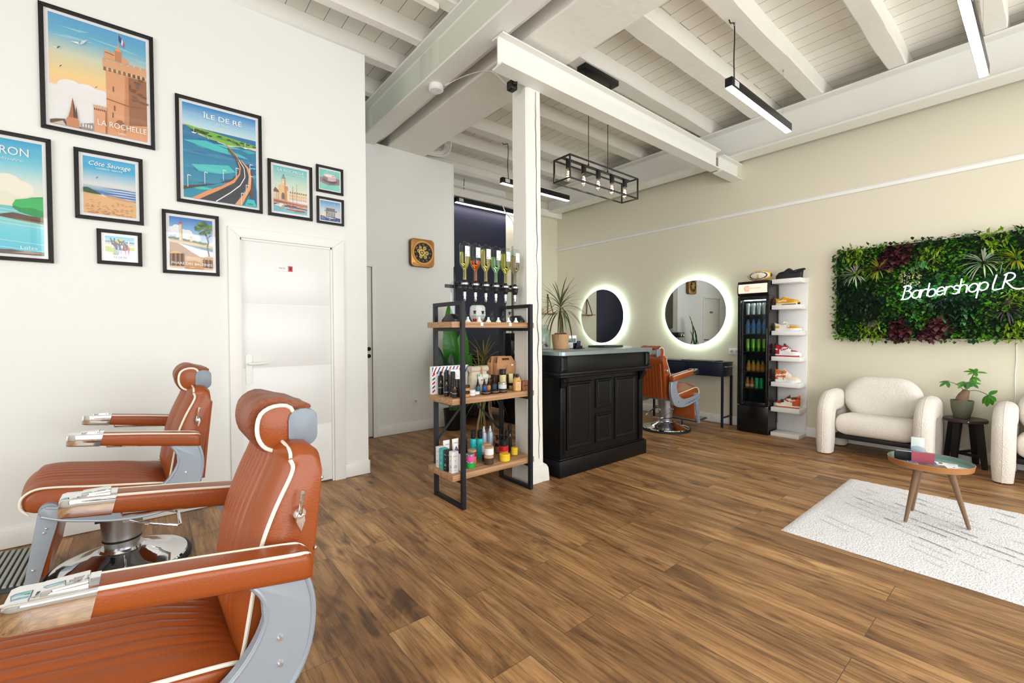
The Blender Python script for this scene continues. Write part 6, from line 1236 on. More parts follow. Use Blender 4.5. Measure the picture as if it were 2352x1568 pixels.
for k, x in enumerate((1.80, 1.90, 1.985, 2.08, 2.18, 2.255)):
    t = thing('scent_cone', 'small white scent cone, %s along the front of the top board' % ('leftmost', 'second from left', 'third from left', 'fourth from left', 'fifth from left', 'rightmost')[k], 'scent cone', (x, 2.70, Z1), 0, 'white scent cones on the top board'); b = MB(); b.lathe([(0, 0), (.021, 0), (.021, .003), (.009, .02), (.008, .022)], n=20); b.build('cone', M_PLAS, t); b = MB(); b.lathe([(0, .0205), (.0085, .0205), (.0085, .034), (.006, .037), (0, .037)], n=14); b.build('cap', M_PLAS, t)
t = thing('geometric_planter', 'white geometric planter with a small succulent behind the testers on the top board', 'potted plant', (2.06, 2.95, Z1)); b = MB(); b.lathe([(0, 0), (.04, 0), (.066, .06), (.062, .125), (.05, .14), (.045, .14), (.045, .12), (0, .12)], n=8); b.build('pot', mat('white_ceramic', (216, 220, 222), .5), t, 10); b = MB()
for k in range(26): a = k*2.4; b.color = fr.choice([(60, 96, 70), (76, 114, 84), (50, 84, 60)]); b.leaf((0, 0, .12), (cos(a), sin(a), .25+1.2*(k/26)), (0, 0, 1), .055, .022, .1, 4, .3)
b.build('succulent', M_LEAF, t, 0)
# ================================================================ products on the oak boards
def prod(name, label, cat, x, y, z, parts, grp=None, rz=0, n=20):
    """a bottle or jar: each part is a turned profile or a bevelled box with its own material"""
    t = thing(name, label, cat, (x, y, z+.0008), rz, grp)
    for nm, sh, m in parts:
        b = MB()
        if sh[0] == 'box': b.box(*sh[1:7], sh[7] if len(sh) > 7 else .0015)
        else: b.lathe(sh, n=n)
        b.build(nm, m, t)
    return t
def cylp(r, z0, z1, c=.003): return [(0, z0), (r-c, z0), (r, z0+c), (r, z1-c), (r-c, z1), (0, z1)]
def band(r, z0, z1): return [(r, z0), (r+.0005, z0), (r+.0005, z1), (r, z1)]
M_PB = mat('black_plastic', (20, 20, 21), .3); M_AMB = mat('amber_print', (200, 134, 62), .4); M_SLV = mat('silver_print', (190, 190, 194), .3, .6); M_PW = M_PLAS
M_TEAL = mat('teal_plastic', (30, 186, 188), .35); M_PURP = mat('purple_print', (112, 40, 140), .4); M_BLUE = mat('blue_label_print', (30, 92, 176), .35); M_TLAB = mat('petrol_label', (44, 110, 140), .4); M_ORGL = mat('orange_label_print', (226, 150, 84), .4)
M_GRYB = mat('grey_blue_aluminium', (166, 180, 192), .35, .2); M_TAN = mat('tan_lid', (196, 160, 118), .5); M_BRNJ = mat('brown_jar', (78, 56, 46), .4); M_YEL = mat('yellow_jar', (242, 206, 40), .4); M_REDJ = mat('red_jar', (186, 26, 34), .35); M_CORAL = mat('coral_jar', (240, 110, 76), .4); M_PINK = mat('pink_jar', (236, 84, 160), .4); M_GRN = mat('green_jar', (30, 166, 70), .35); M_KRAFT = mat('kraft_card', (190, 140, 98), .75, bump=.1, bscale=80); M_CANV = mat('natural_canvas', (206, 194, 172), .85, bump=.4, bscale=140)
M_CRM = mat('cream_label', (226, 216, 160), .45); M_HON = mat('honey_gel', (222, 170, 96), .25); M_TIN = mat('tin_lid', (200, 202, 204), .25, .8); M_BGL = mat('dark_brown_glass', (44, 28, 22), .15)
Z2, Z3 = SZ[1], SZ[2]
# ---- middle board
t = thing('gift_box', 'white gift box with red and blue barber stripes standing on the middle board', 'box', (1.822, 2.995, Z2+.0008))
b = MB(); b.box(-.165, -.017, 0, .165, .017, .212, .001); b.build('carton', M_PW, t); a = Art(lambda u, v, q: (-.165+u, -.0171-q, v))
def stripes(pl, u0, v0, u1, v1):
    for k in range(14):
        c = ((178, 34, 52), (34, 88, 140))[k % 2]; s = u0-.06+k*.032
        P_ = [(s, v0), (s+.014, v0), (s+.014+(v1-v0)*.55, v1), (s+(v1-v0)*.55, v1)]; P_ = [(min(max(p, u0), u1), q) for p, q in P_]
        if P_[0][0] < u1-.001 and P_[2][0] > u0+.001: pl.poly(c, P_, False)
stripes(a, .0, .155, .33, .208)
for k in range(5): v0 = .01+k*.031; a.poly(((178, 34, 52), (34, 88, 140))[k % 2], [(.002, v0), (.026, v0+.016), (.026, v0+.03), (.002, v0+.014)], False)
a.build('stripes', t, M_INK)
def bar_logo(t, r, z, s=1.0, col=(206, 140, 66)):
    a = Art(lambda u, v, q: ((r+.0006+q)*sin(-.45+u/r), -(r+.0006+q)*cos(-.45+u/r), z+v)); a.rect(col, -.009*s, -.004*s, .009*s, .004*s); a.rect((226, 200, 150), -.005*s, .008*s, .005*s, .011*s); a.ell((220, 170, 90), 0, .018*s, .004*s, .004*s, 8); a.build('logo', t, M_INK)
pump = lambda h: [('pump_collar', cylp(.009, h, h+.02), M_PB), ('pump_head', ('box', -.006, -.022, h+.02, .006, .006, h+.032, .002), M_PB)]
GB = 'black grooming bottles on the middle board'
for x, y, h, lab, pm in ((1.712, 2.945, .145, 'black pump bottle, leftmost before the striped gift box', 1), (1.745, 2.905, .155, 'tallest black pump bottle before the striped gift box', 1), (1.70, 2.84, .0, 'black spray can with silver band, third from the left on the middle board', 0), (1.725, 2.79, .005, 'black spray can with amber logo, fourth from the left on the middle board', 0), (1.705, 2.735, -.045, 'short black spray can at the front left corner of the middle board', 0)):
    if pm: t = prod('pump_bottle', lab, 'bottle', x, y, Z2, [('body', cylp(.02, 0, h, .006), M_PB), ('band', band(.02, .052, .056), M_SLV)]+pump(h), GB)
    else: t = prod('spray_can', lab, 'spray can', x, y, Z2, [('body', cylp(.019, 0, .118+h*.9, .003), M_PB), ('band', band(.019, .03, .034), M_SLV), ('cap', cylp(.0175, .119+h*.9, .18+h), M_PB)], GB)
    bar_logo(t, .02 if pm else .019, .085 if h > -.01 else .06)
t = prod('carton', 'small black carton with amber print beside the short black spray can', 'box', 1.752, 2.735, Z2, [('box', ('box', -.016, -.016, 0, .016, .016, .132), M_PB)]); a = Art(lambda u, v, q: (u, -.0161-q, v))
for c, v0, v1 in (((206, 140, 66), .098, .108), ((206, 140, 66), .12, .126), ((226, 226, 226), .05, .055), ((206, 140, 66), .038, .04), ((200, 150, 90), .012, .018)): a.rect(c, -.012, v0, .012, v1)
a.rect((240, 240, 240), -.003, .07, .003, .09); a.build('print', t, M_INK)
t = prod('carton', 'white and silver carton standing behind the black bottles', 'box', 1.815, 2.92, Z2, [('box', ('box', -.04, -.02, 0, .04, .02, .188), M_PW)]); a = Art(lambda u, v, q: (-.04+u, -.0201-q, v)); a.rect((180, 184, 192), .004, .02, .076, .03); [a.rect((196, 200, 208), .01, .06+k*.012, .07-.01*(k % 3), .064+k*.012) for k in range(9)]; a.build('print', t, M_INK)
for k, lab in enumerate(('amber jar with black lid, lower of the two stacked behind the shelf leg', 'amber jar with black lid, upper of the two stacked behind the shelf leg')):
    prod('pomade_jar', lab, 'jar', 1.795, 2.725, Z2+k*.0445, [('body', cylp(.03, 0, .022), M_AMB), ('lid', cylp(.0305, .022, .043), M_PB)], 'stacked amber jars')
for x, y, z, lab in ((1.862, 2.752, Z2, 'small white tin, lower left of the three white tins'), (1.862, 2.752, Z2+.0215, 'small white tin, stacked on the lower left white tin'), (1.928, 2.785, Z2, 'white tin behind and right of the stacked pair')):
    prod('white_tin', lab, 'tin', x, y, z, [('body', cylp(.031, 0, .012), M_PW), ('lid', cylp(.0318, .012, .0205), M_PW)], 'white tins on the middle board')
# canvas bag
t = thing('canvas_bag', 'natural canvas roll top bag with a leather strap on the middle board', 'bag', (2.048, 2.928, Z2+.0008)); b = MB(); rings = []
for i in range(15):
    z = .16*i/14; k = 1-.1*(i/14)**2; rings.append([(u*k+.004*noise.noise((u*30, v*30, z*30)), v*(1-.45*(i/14)**1.3)+.003*noise.noise((u*30, v*30, z*25+7)), z) for u, v in rrect(.17, .085, .03, 6)])
b.sections(rings); b.build('body', M_CANV, t, 60); b = MB(); b.M = T(0, .0, .178) @ rotm(0, 0, 0)
rings = []
for i in range(13):
    x = -.082+.164*i/12; rings.append([(x, .03*cos(a)*(1+.1*noise.noise((x*20, a, 1)))-.004, .026*sin(a)+.006*noise.noise((x*14, 2, 2))) for a in [2*pi*k/14 for k in range(14)]])
b.sections(rings); b.build('rolled_top', M_CANV, t, 60)
b = MB(); b.tube([(.01, -.022, .205), (.01, -.037, .18), (.01, -.04, .15), (.01, -.04, .118)], .006, 6); b.build('strap', mat('tan_strap', (178, 130, 94), .6), t); a = Art(lambda u, v, q: (u, -.0432-q-.06*max(0, v-.09)*0, v)); a.poly((214, 220, 210), [(-.035, .14), (.07, .135), (.065, .055), (-.02, .06)]); a.poly((120, 170, 160), [(-.035, .14), (-.01, .139), (-.008, .12), (-.032, .122)]); a.line((70, 60, 60), [(.02, .11), (.035, .09)], .003); a.poly((196, 120, 96), [(-.005, .095), (.02, .098), (.018, .086), (.0, .084)]); a.poly((190, 186, 172), [(.035, .11), (.06, .108), (.055, .09), (.038, .092)]); a.build('tag', t, M_INK)
GD = 'dropper bottles on the middle board'
for x, y, m, lab in ((1.985, 2.842, M_TLAB, 'petrol blue dropper bottle, leftmost of the beard oils'), (2.035, 2.825, M_BLUE, 'bright blue dropper bottle, second of the beard oils'), (2.092, 2.845, M_ORGL, 'orange label dropper bottle, third of the beard oils'), (2.152, 2.85, M_TLAB, 'petrol blue dropper bottle, fourth of the beard oils'), (2.19, 2.895, mat('sage_label', (150, 166, 150), .4), 'sage label dropper bottle, rearmost of the beard oils')):
    prod('dropper_bottle', lab, 'bottle', x, y, Z2, [('body', [(0, 0), (.0155, 0), (.017, .003), (.017, .055), (.012, .066), (.008, .07), (0, .07)], M_BGL), ('label', band(.017, .01, .05), m), ('dropper', [(0, .068), (.0095, .068), (.0095, .082), (.0065, .084), (.006, .1), (.003, .108), (0, .108)], M_PB)], GD)
for x, lab in ((1.985, 'flat black tin, left of the three black tins at the board edge'), (2.07, 'flat black tin, middle of the three black tins at the board edge'), (2.148, 'flat black tin under the clear jar, right of the three black tins')):
    prod('black_tin', lab, 'tin', x, 2.738, Z2, [('body', cylp(.037, 0, .014), M_PB), ('rim', band(.0372, .013, .016), M_TAN), ('lid', cylp(.0375, .016, .028), M_PB)], 'black tins on the middle board')
prod('clear_jar', 'clear jar with tin lid stacked on the right black tin', 'jar', 2.148, 2.738, Z2+.029, [('body', cylp(.033, 0, .034), mat('frosted_jar', (206, 212, 208), .3)), ('lid', cylp(.0335, .0345, .05), M_TIN)])
t = prod('shaving_bowl', 'wooden shaving bowl with a pale brush behind the beard oils', 'shaving bowl', 2.175, 2.972, Z2, [('bowl', cylp(.045, 0, .085), mat('brown_wood', (120, 82, 56), .5)), ('brush_knot', [(0, .085), (.02, .085), (.03, .1), (.026, .118), (0, .122)], mat('pale_bristle', (206, 184, 150), .9))])
t = prod('deodorant_can', 'pale yellow spray can with tall black cap on the middle board', 'spray can', 2.232, 2.84, Z2, [('body', cylp(.027, 0, .128), M_PB), ('label', band(.027, .058, .126), M_CRM), ('cap', cylp(.0265, .129, .172), M_PB)]); a = Art(lambda u, v, q: ((.0276+q)*sin(-.4+u/.0276), -(.0276+q)*cos(-.4+u/.0276), v)); a.line((70, 66, 50), arc(.004, .092, .017, .022, 0, 360, 20), .0018); a.rect((90, 84, 60), -.004, .088, .012, .096); a.build('emblem', t, M_INK)
prod('dark_bottle', 'dark brown bottle standing behind the cream tube', 'bottle', 2.262, 2.885, Z2, [('body', cylp(.016, 0, .1), M_BGL), ('cap', cylp(.012, .1, .125), M_PB)])
t = prod('cream_tube', 'cream coloured tube standing on its cap on the middle board', 'tube', 2.325, 2.85, Z2, [('cap', cylp(.016, 0, .02), M_CRM)]); b = MB(); b.sections([[(a_*u, c_*v, z) for u, v in [(cos(2*pi*k/20), sin(2*pi*k/20)) for k in range(20)]] for a_, c_, z in ((.018, .018, .02), (.0205, .018, .05), (.0225, .011, .1), (.0235, .0015, .128))]); b.build('tube', M_CRM, t); b = MB(); b.lathe([(.0195, .03), (.0212, .031), (.0214, .05), (.0195, .052)], n=20, caps=False); b.build('dark_band', M_BGL, t)
t = prod('gel_bottle', 'honey coloured bottle with black cap and white label at the board front', 'bottle', 2.295, 2.735, Z2, [('body', [(0, 0), (.029, 0), (.033, .004), (.034, .07), (.031, .09), (.022, .103), (.014, .108), (0, .108)], M_HON), ('cap', cylp(.0145, .108, .134), M_PB)]); a = Art(lambda u, v, q: ((.0345+q)*sin(-.35+u/.0345), -(.0345+q)*cos(-.35+u/.0345), v)); a.rect((236, 236, 240), -.017, .01, .019, .072); [a.rect((140, 140, 150), -.012, .06-k*.006, .012-(k % 3)*.004, .062-k*.006) for k in range(6)]; a.rect((60, 56, 60), -.008, .078, .012, .083); a.build('label', t, M_INK)
prod('white_bottle', 'white bottle with black cap behind the honey coloured bottle', 'bottle', 2.375, 2.83, Z2, [('body', cylp(.025, 0, .1, .008), M_PW), ('cap', cylp(.013, .1, .122), M_PB)])
t = prod('wood_box', 'small wooden box with dark diagonal stripes at the right end of the middle board', 'box', 2.375, 2.735, Z2, [('box', ('box', -.04, -.03, 0, .04, .03, .075), mat('stained_plywood', (158, 104, 70), .6))]); a = Art(lambda u, v, q: (-.04+u, -.0301-q, v)); a.rect((176, 120, 84), .0, .028, .08, .05); [a.poly((34, 28, 26), [(.004+k*.016, .032), (.012+k*.016, .032), (.02+k*.016, .046), (.012+k*.016, .046)], False) for k in range(4)]; a.build('stripes', t, M_INK)
prod('brown_carton', 'low brown carton under the kraft carry boxes', 'box', 2.31, 2.955, Z2, [('box', ('box', -.1, -.045, 0, .1, .045, .118), mat('dark_brown_card', (92, 62, 48), .7))])
def carry(x, y, lab, sh):
    t = thing('carry_box', lab, 'box', (x, y, Z2+.1195), 0, 'kraft carry boxes'); w, d, h = .096, .026, .10; b = MB(); b.box(-w, -d, 0, w, d, h, .001); b.build('carton', M_KRAFT, t)
    for s in (-1, 1):
        P_ = [(-w, h), (w, h), (w*.78, h+.048), (w*.72, h+.052), (-w*.72, h+.052), (-w*.78, h+.048)]; b = MB(); yy = [s*d*.98, s*d*.5, s*d*.12]
        b.sections([[(x_, s*d*(1-.85*(z_-h)/.052), z_) for x_, z_ in P_], [(x_, s*d*(1-.85*(z_-h)/.052)-s*.0015, z_) for x_, z_ in P_]]); b.build('gable', M_KRAFT, t, 0)
    a = Art(lambda u, v, q: (u, -d-.0008-q, v)); a.line((92, 62, 48), arc(.0, .055, .022, .022, 0, 360, 22), .0022); a.rect((104, 72, 54), -.008, .062, .008, .066); a.ell((104, 72, 54), 0, .05, .008, .006, 10); a.text((104, 72, 54), 'BARBER', 0, .034, .005, .022)
    if sh: a.rect((240, 240, 240), .055, .07, .075, .084)
    a.build('print', t, M_INK); a = Art(lambda u, v, q: (u, -d*(1-.85*(v-h)/.052)-.001-q, v)); a.poly((54, 38, 30), [(-.036, h+.02), (.04, h+.02), (.04, h+.034), (.036, h+.037), (-.032, h+.037), (-.036, h+.034)]); a.build('handle_hole', t, M_INK)
carry(2.315, 2.925, 'front kraft carry box with white price sticker on the middle board', 1); carry(2.295, 2.982, 'rear kraft carry box behind the one with the price sticker', 0)
# ---- bottom board
GC_ = 'hair product cartons on the bottom board'
for x, y, c, lab in ((1.688, 2.915, (232, 234, 234), 'tall white carton, rearmost at the left end of the bottom board'), (1.683, 2.855, (70, 178, 178), 'tall teal carton between the white and black cartons'), (1.686, 2.795, (28, 28, 30), 'tall black carton between the teal and front white cartons'), (1.694, 2.735, (238, 240, 240), 'tall white carton, front left corner of the bottom board')):
    t = prod('product_carton', lab, 'box', x, y, Z3, [('box', ('box', -.027, -.022, 0, .027, .022, .155), mat('carton_%d_%d_%d' % c, c, .45))], GC_); ink = (60, 62, 66) if c[0] > 100 else (236, 236, 236)
    for P_ in (lambda u, v, q: (u, -.0221-q, v), lambda u, v, q: (-.0271-q, -u, v)):
        a = Art(P_); a.text(ink, 'ANANS', 0, .118, .007, .034); a.poly(ink, [(-.005, .084), (0, .096), (.005, .084), (0, .089)]); a.rect(ink, -.012, .05, .012, .053); a.rect(ink, -.014, .04, .014, .043); a.rect(ink, -.006, .02, .006, .022); a.build('print', t, M_INK)
for x, y, lab in ((1.765, 2.955, 'white tube with purple triangle, left of the standing pair'), (1.845, 2.955, 'white tube with purple triangle, right of the standing pair')):
    t = prod('hair_tube', lab, 'tube', x, y, Z3, [('cap', cylp(.018, 0, .025), M_PURP)], 'white and purple tubes'); b = MB(); b.sections([[(a_*u, c_*v, z) for u, v in [(cos(2*pi*k/20), sin(2*pi*k/20)) for k in range(20)]] for a_, c_, z in ((.021, .021, .025), (.024, .02, .07), (.0275, .011, .14), (.03, .0015, .182))]); b.build('tube', M_PW, t)
    a = Art(lambda u, v, q: (u, -.0225+.09*max(0, v-.06)+.06*abs(u)-q-.0015, v)); a.poly((112, 40, 140), [(-.021, .085), (0, .128), (.021, .085), (.021, .04), (-.021, .04)]); a.poly((236, 140, 50), [(-.005, .1), (0, .113), (.005, .1), (0, .104)]); a.rect((220, 200, 230), -.013, .08, .013, .083); a.text((70, 70, 80), 'ANANS', 0, .148, .009, .036); a.build('print', t, M_INK)
prod('wax_jar', 'small dark jar with pale wooden lid behind the white cartons', 'jar', 1.80, 2.865, Z3, [('body', cylp(.027, 0, .075), M_PB), ('lid', cylp(.0275, .0755, .09), M_TAN)])
t = prod('tonic_bottle', 'white bottle with tall black cap next to the front white carton', 'bottle', 1.757, 2.74, Z3, [('body', cylp(.022, 0, .125, .006), M_PW), ('cap', cylp(.013, .125, .19), M_PB)]); a = Art(lambda u, v, q: ((.0225+q)*sin(u/.0225), -(.0225+q)*cos(u/.0225), v)); a.rect((40, 40, 46), -.002, .06, .01, .078); a.rect((130, 130, 140), -.002, .05, .012, .053); a.build('print', t, M_INK)
for x, y, lab in ((1.90, 2.945, 'black spray can partly hidden behind the front shelf leg'), (1.945, 2.972, 'black spray can, right of the one hidden behind the front leg')):
    prod('spray_can', lab, 'spray can', x, y, Z3, [('body', cylp(.021, 0, .115), M_PB), ('cap', cylp(.0195, .116, .165), M_PB)], 'black spray cans on the bottom board')
def jar(x, y, z, m, lm, lab, r=.034, h=.036, lh=.016, grp='hair gel jars on the bottom board'): return prod('gel_jar', lab, 'jar', x, y, z, [('body', cylp(r, 0, h), m), ('lid', cylp(r*1.01, h+.0003, h+lh), lm)], grp)
jar(1.853, 2.755, Z3, M_GRN, M_TIN, 'bright green jar with tin lid under the pink jar'); jar(1.853, 2.755, Z3+.053, M_PINK, M_TIN, 'bright pink jar with tin lid stacked on the green jar')
jar(1.926, 2.84, Z3, mat('amber_jar', (226, 140, 40), .35), M_TAN, 'amber jar with tan lid, lower of the stack behind the pink jar'); jar(1.926, 2.84, Z3+.053, M_REDJ, M_TAN, 'red jar with tan lid, upper of the stack behind the pink jar')
for x, y, lab in ((2.015, 2.955, 'teal bottle with black cap, left of the pair on the bottom board'), (2.062, 2.925, 'teal bottle with black cap, right of the pair on the bottom board')):
    t = prod('shampoo_bottle', lab, 'bottle', x, y, Z3, [('body', [(0, 0), (.024, 0), (.026, .004), (.026, .14), (.024, .152), (.02, .156), (0, .156)], M_TEAL), ('cap', cylp(.0205, .157, .225, .004), M_PB)], 'teal bottles'); a = Art(lambda u, v, q: ((.0266+q)*sin(u/.0266), -(.0266+q)*cos(u/.0266), v)); a.poly((26, 28, 30), [(-.028, .065), (.005, .125), (.034, .11), (.034, .07), (0, .09)]); a.poly((236, 240, 240), [(.0, .098), (.006, .112), (.012, .098), (.006, .103)]); a.rect((180, 230, 230), -.012, .14, .012, .144); a.build('print', t, M_INK)
for x, y, lab in ((2.143, 2.985, 'grey blue mousse bottle, left of the pair on the bottom board'), (2.196, 2.968, 'grey blue mousse bottle, right of the pair on the bottom board')):
    t = prod('mousse_bottle', lab, 'bottle', x, y, Z3, [('body', [(0, 0), (.0235, 0), (.025, .004), (.025, .165), (.02, .182), (.013, .186), (0, .186)], M_GRYB), ('nozzle', [(0, .186), (.012, .186), (.012, .2), (.006, .215), (.004, .23), (0, .232)], M_PW)], 'grey blue mousse bottles'); b = MB(); b.lathe([(.0155, .187), (.0165, .19), (.0165, .238), (.013, .244), (0, .245)], n=20, caps=False); b.build('clear_cap', M_CLR, t)
    a = Art(lambda u, v, q: ((.0256+q)*sin(u/.0256), -(.0256+q)*cos(u/.0256), v)); [a.rect((110, 124, 140), .004, .07+k*.014, .008, .078+k*.014) for k in range(6)]; a.poly((110, 150, 60), [(-.03, .0), (-.03, .06), (0, .10), (.0, .0)]) if x < 2.17 else None; a.build('print', t, M_INK)
jar(2.01, 2.735, Z3, M_BRNJ, M_TAN, 'brown jar with tan lid under the white jar', .037, .05, .02, 'stacked brown and white jars'); t = jar(2.018, 2.742, Z3+.0715, M_PW, M_TAN, 'white jar with tan lid stacked on the brown jar', .036, .05, .013, 'stacked brown and white jars'); jar(2.047, 2.82, Z3, mat('dark_blue_jar', (44, 50, 84), .35), M_TAN, 'dark blue jar behind the brown and white stack', .034, .052, .018, 'stacked brown and white jars'); jar(2.047, 2.82, Z3+.0715, M_PW, M_TAN, 'white jar with tan lid on the rear dark blue jar', .034, .052, .014, 'stacked brown and white jars')
for x, y, m, lab in ((2.252, 2.945, mat('rose_liquid', (150, 92, 84), .2), 'rose coloured spray bottle right of the mousse bottles'), (2.298, 2.952, mat('violet_liquid', (82, 66, 118), .2), 'violet spray bottle beside the rose coloured one')):
    prod('mist_bottle', lab, 'bottle', x, y, Z3, [('body', cylp(.0175, 0, .105, .005), m), ('label', band(.0175, .055, .085), M_PB), ('collar', cylp(.01, .105, .12), M_PB), ('trigger', ('box', -.008, -.022, .12, .008, .012, .15, .003), M_PB)], 'spray mist bottles')
for x, y, h, lab in ((2.322, 2.905, .19, 'shorter black spray can behind the red jar'), (2.372, 2.925, .225, 'taller black spray can behind the red jar')):
    t = prod('spray_can', lab, 'spray can', x, y, Z3, [('body', cylp(.02, 0, h-.055), M_PB), ('cap', cylp(.018, h-.054, h), M_PB)], 'black cans behind the red jar'); bar_logo(t, .02, h-.1, 1.1)
jar(2.222, 2.82, Z3, M_CORAL, M_CORAL, 'coral jar under the red and black jar', .038, .04, .012, 'coral and red jar stack'); jar(2.222, 2.82, Z3+.0535, M_REDJ, M_PB, 'red jar with black lid stacked on the coral jar', .039, .04, .042, 'coral and red jar stack')
for x, y, r, h, lab in ((2.165, 2.733, .042, .036, 'large yellow jar at the front of the bottom board'), (2.332, 2.815, .028, .04, 'small yellow jar at the right end of the bottom board')):
    t = prod('yellow_jar', lab, 'jar', x, y, Z3, [('body', cylp(r, 0, h), M_YEL), ('lid', cylp(r*1.01, h+.0003, h+.018), M_YEL)], 'yellow jars'); a = Art(lambda u, v, q: ((r+.0006+q)*sin(-.3+u/r), -(r+.0006+q)*cos(-.3+u/r), v)); a.rect((240, 230, 190), -r*.55, .006, r*.6, .03); a.rect((176, 60, 50), -r*.4, .018, r*.45, .024); a.build('label', t, M_INK)
# ================================================================ plants and washing corner behind the shelf
def bigleaf(t, base, mid, tip, L_, w_, cols, nrm):
    """a stalk from base to mid and a paddle leaf from mid towards tip"""
    b = MB(); b.loft([(base, .014), (tuple((Vector(base)+Vector(mid))*.5+Vector((.0, 0, 0))), .011), (mid, .007)], 8); s = b.build('stalk', mat('leaf_stalk_green', (70, 120, 52), .5), t)
    b = MB(); d = (Vector(tip)-Vector(mid)); N = 16; side = d.cross(Vector(nrm)).normalized(); up = side.cross(d).normalized(); rows = []; b.color = cols
    for i in range(N+1):
        q = i/N; w = w_*(sin(pi*(q*.9+.08))**.75)*(1-.25*q) if i < N else .004; c = Vector(mid)+d*q+up*(.06*L_*sin(pi*q)-.12*L_*q*q)
        rows.append([tuple(c+side*w*k/3+up*(.10*w*abs(k)/3*abs(k)/3*3+.004*sin(q*40+k))) for k in range(-3, 4)])
    for i in range(N):
        for k in range(6): b.face([rows[i][k], rows[i][k+1], rows[i+1][k+1], rows[i+1][k]])
    bmesh.ops.remove_doubles(b.bm, verts=b.bm.verts[:], dist=1e-5); b.build('leaf', mat_attr('glossy_leaf', .3), s, 60)
t = thing('bird_of_paradise', 'large leaved plant in a black pot at the end of the clock wall', 'potted plant', (3.05, 4.93, 0))
b = MB(); b.lathe([(0, .001), (.10, .001), (.105, .01), (.125, .26), (.13, .27), (.122, .272), (.115, .24), (0, .235)], n=32); b.build('pot', M_BLK, t); b = MB(); b.lathe([(0, .232), (.117, .236), (0, .245)], n=20, caps=False); b.build('soil', MATS['soil'], t)
Ga, Gb = (46, 122, 26), (30, 66, 34)
for base, mid, tip, w_, c in (((0, 0, .24), (-.02, -.03, .8), (-.1, -.05, 1.42), .115, Ga), ((.03, .0, .24), (.05, -.04, .72), (.11, -.1, 1.3), .12, (60, 140, 30)), ((-.03, .0, .24), (-.16, -.03, .62), (-.25, -.05, 1.08), .09, Gb), ((0, -.03, .24), (-.07, -.1, .6), (-.12, -.16, 1.0), .085, Gb), ((.02, .02, .24), (.0, .03, .95), (-.06, .0, 1.62), .1, Ga), ((.03, -.02, .24), (.12, -.05, .6), (.2, -.12, .98), .08, Ga)):
    bigleaf(t, base, mid, tip, (Vector(tip)-Vector(mid)).length, w_, c, (-.5, -.8, .3))
t = thing('basket_dracaena', 'dracaena with bare stems in a woven basket behind the shelving unit', 'potted plant', (2.40, 3.35, 0))
b = MB(); rings = []
for i in range(19):
    z = .24*i/18; r_ = .115+.03*sin(pi*min(1, z/.3)); rings.append([((r_+.004*(1 if (k+i) % 2 else -1))*cos(2*pi*k/36), (r_+.004*(1 if (k+i) % 2 else -1))*sin(2*pi*k/36), z+.001) for k in range(36)])
rings += [[(.12*cos(2*pi*k/36), .12*sin(2*pi*k/36), .235) for k in range(36)], [(.118*cos(2*pi*k/36), .118*sin(2*pi*k/36), .2) for k in range(36)]]
b.sections(rings); b.build('basket', mat('woven_seagrass', (150, 112, 76), .85, var=.25, vscale=30), t, 30)
M_CANE = mat('dracaena_cane', (150, 124, 92), .8, bump=.5, bscale=40)
for k, (x, y, zt_, n, sd) in enumerate(((-.04, .0, .86, 34, 8), (.03, .03, .98, 40, 9), (.05, -.04, .72, 26, 12))):
    b = MB(); b.loft([(p, .012-.003*i/12) for i, p in enumerate(spline([(x*.6, y*.6, .2), (x*1.6, y*1.4, .38), (x*.8, y, .55), (x, y, zt_)], 4))], 8); b.build('cane', M_CANE, t); spiky(t, (x, y, zt_+.03), n, .27, .014, [(96, 124, 44), (76, 102, 44), (120, 124, 54), (126, 110, 66)], sd, .6)
t = thing('backwash_unit', 'black hair washing chair with a glossy basin against the navy wall', 'backwash chair', (3.78, 5.35, 0)); M_PVC = mat('black_vinyl', (20, 20, 22), .35)
b = MB(); b.box(-.42, .3, .002, .42, .62, .62, .02); b.build('pedestal', M_PVC, t); b = MB(); b.box(-.36, -.45, .28, .36, .28, .45, .06, 4); b.build('seat', M_PVC, t); b = MB(); b.M = T(0, .2, .6) @ rotm(radians(-22), 0, 0); b.box(-.34, -.06, -.22, .34, .06, .28, .05, 4); b.build('backrest', M_PVC, t)
for s in (-1, 1): b = MB(); b.box(s*.36-.06, -.45, .1, s*.36+.06, .3, .58, .04, 4); b.build('armrest', M_PVC, t)
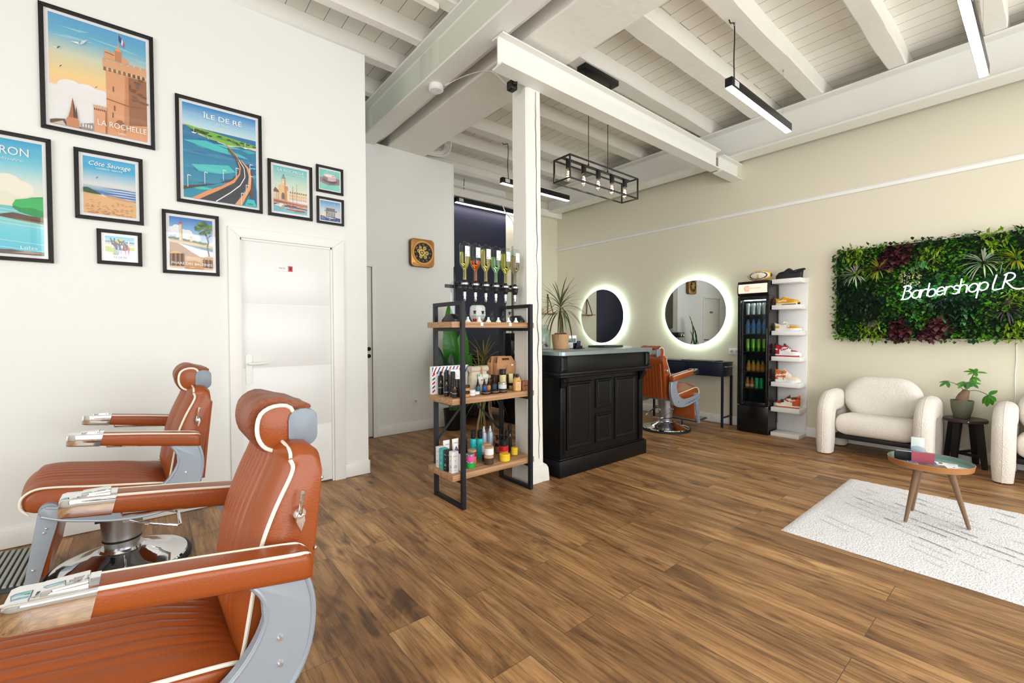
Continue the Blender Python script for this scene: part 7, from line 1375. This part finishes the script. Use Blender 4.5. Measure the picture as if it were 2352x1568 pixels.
b = MB(); b.lathe([(.0, .72), (.16, .74), (.24, .82), (.27, .9), (.285, .9), (.28, .84), (.2, .7), (.12, .63), (0, .62)], (0, .42, 0), 36); b.build('basin', mat('gloss_black_ceramic', (12, 12, 13), .1), t); b = MB(); b.tube([(.1, .64, .86), (.1, .63, .98), (.06, .58, 1.03), (-.02, .52, 1.0)], .014, 10, smooth=5); b.cyl((.1, .64, .8), (.1, .64, .9), .022, n=14); b.build('tap', M_CHROME, t)
t = thing('cable_pole', 'grey cable pole with sockets behind the shelving unit, a white cable running to its top', 'cable pole', (4.31, 5.16, 0)); b = MB(); b.box(-.065, -.03, .001, .065, .03, 2.42, .004); b.build('pole', mat('grey_aluminium', (140, 142, 140), .45, .3), t)
b = MB(); b.box(-.06, -.05, 2.42, .06, .03, 2.56, .008); b.build('junction_box', M_PLAS, t)
for z in (.17, .23, .29): b = MB(); b.cyl((0, -.03, z), (0, -.036, z), .02, n=18); b.build('socket', mat('dark_grey_plastic', (60, 62, 62), .5), t)
b = MB(); b.tube([(0, 0, 2.56), (.0, 0, 2.66), (.03, .05, 2.8), (.1, .2, 3.0), (.16, .45, 3.2), (.16, .55, 3.4)], .008, 8, smooth=6); b.build('cable', M_PLAS, t)
t = thing('coffee_machine', 'black coffee machine on a tall stand behind the shelving unit', 'coffee machine', (3.98, 4.75, .002)); b = MB(); b.box(-.12, -.14, 0, .12, .14, .92, .01); b.build('stand', M_PVC, t); b = MB(); b.box(-.11, -.02, .92, .11, .13, 1.25, .015); b.box(-.11, -.13, .92, .11, .0, .95, .008); b.box(-.11, -.13, 1.15, .11, .0, 1.25, .015); b.build('housing', M_PB, t)
for x in (-.05, .04): b = MB(); b.cyl((x, -.132, 1.19), (x, -.142, 1.19), .018, n=16); b.build('dial', M_BRASS2, t)
for k, x in enumerate((-.07, 0, .07)): t = prod('glass_tumbler', 'small clear glass, %s of three on the coffee machine' % ('left', 'middle', 'right')[k], 'glass', 3.98+x, 4.8, 1.253, [('glass', [(0, 0), (.024, 0), (.028, .07), (.026, .07), (.022, .006), (0, .006)], M_JAR)], 'glasses on the coffee machine')
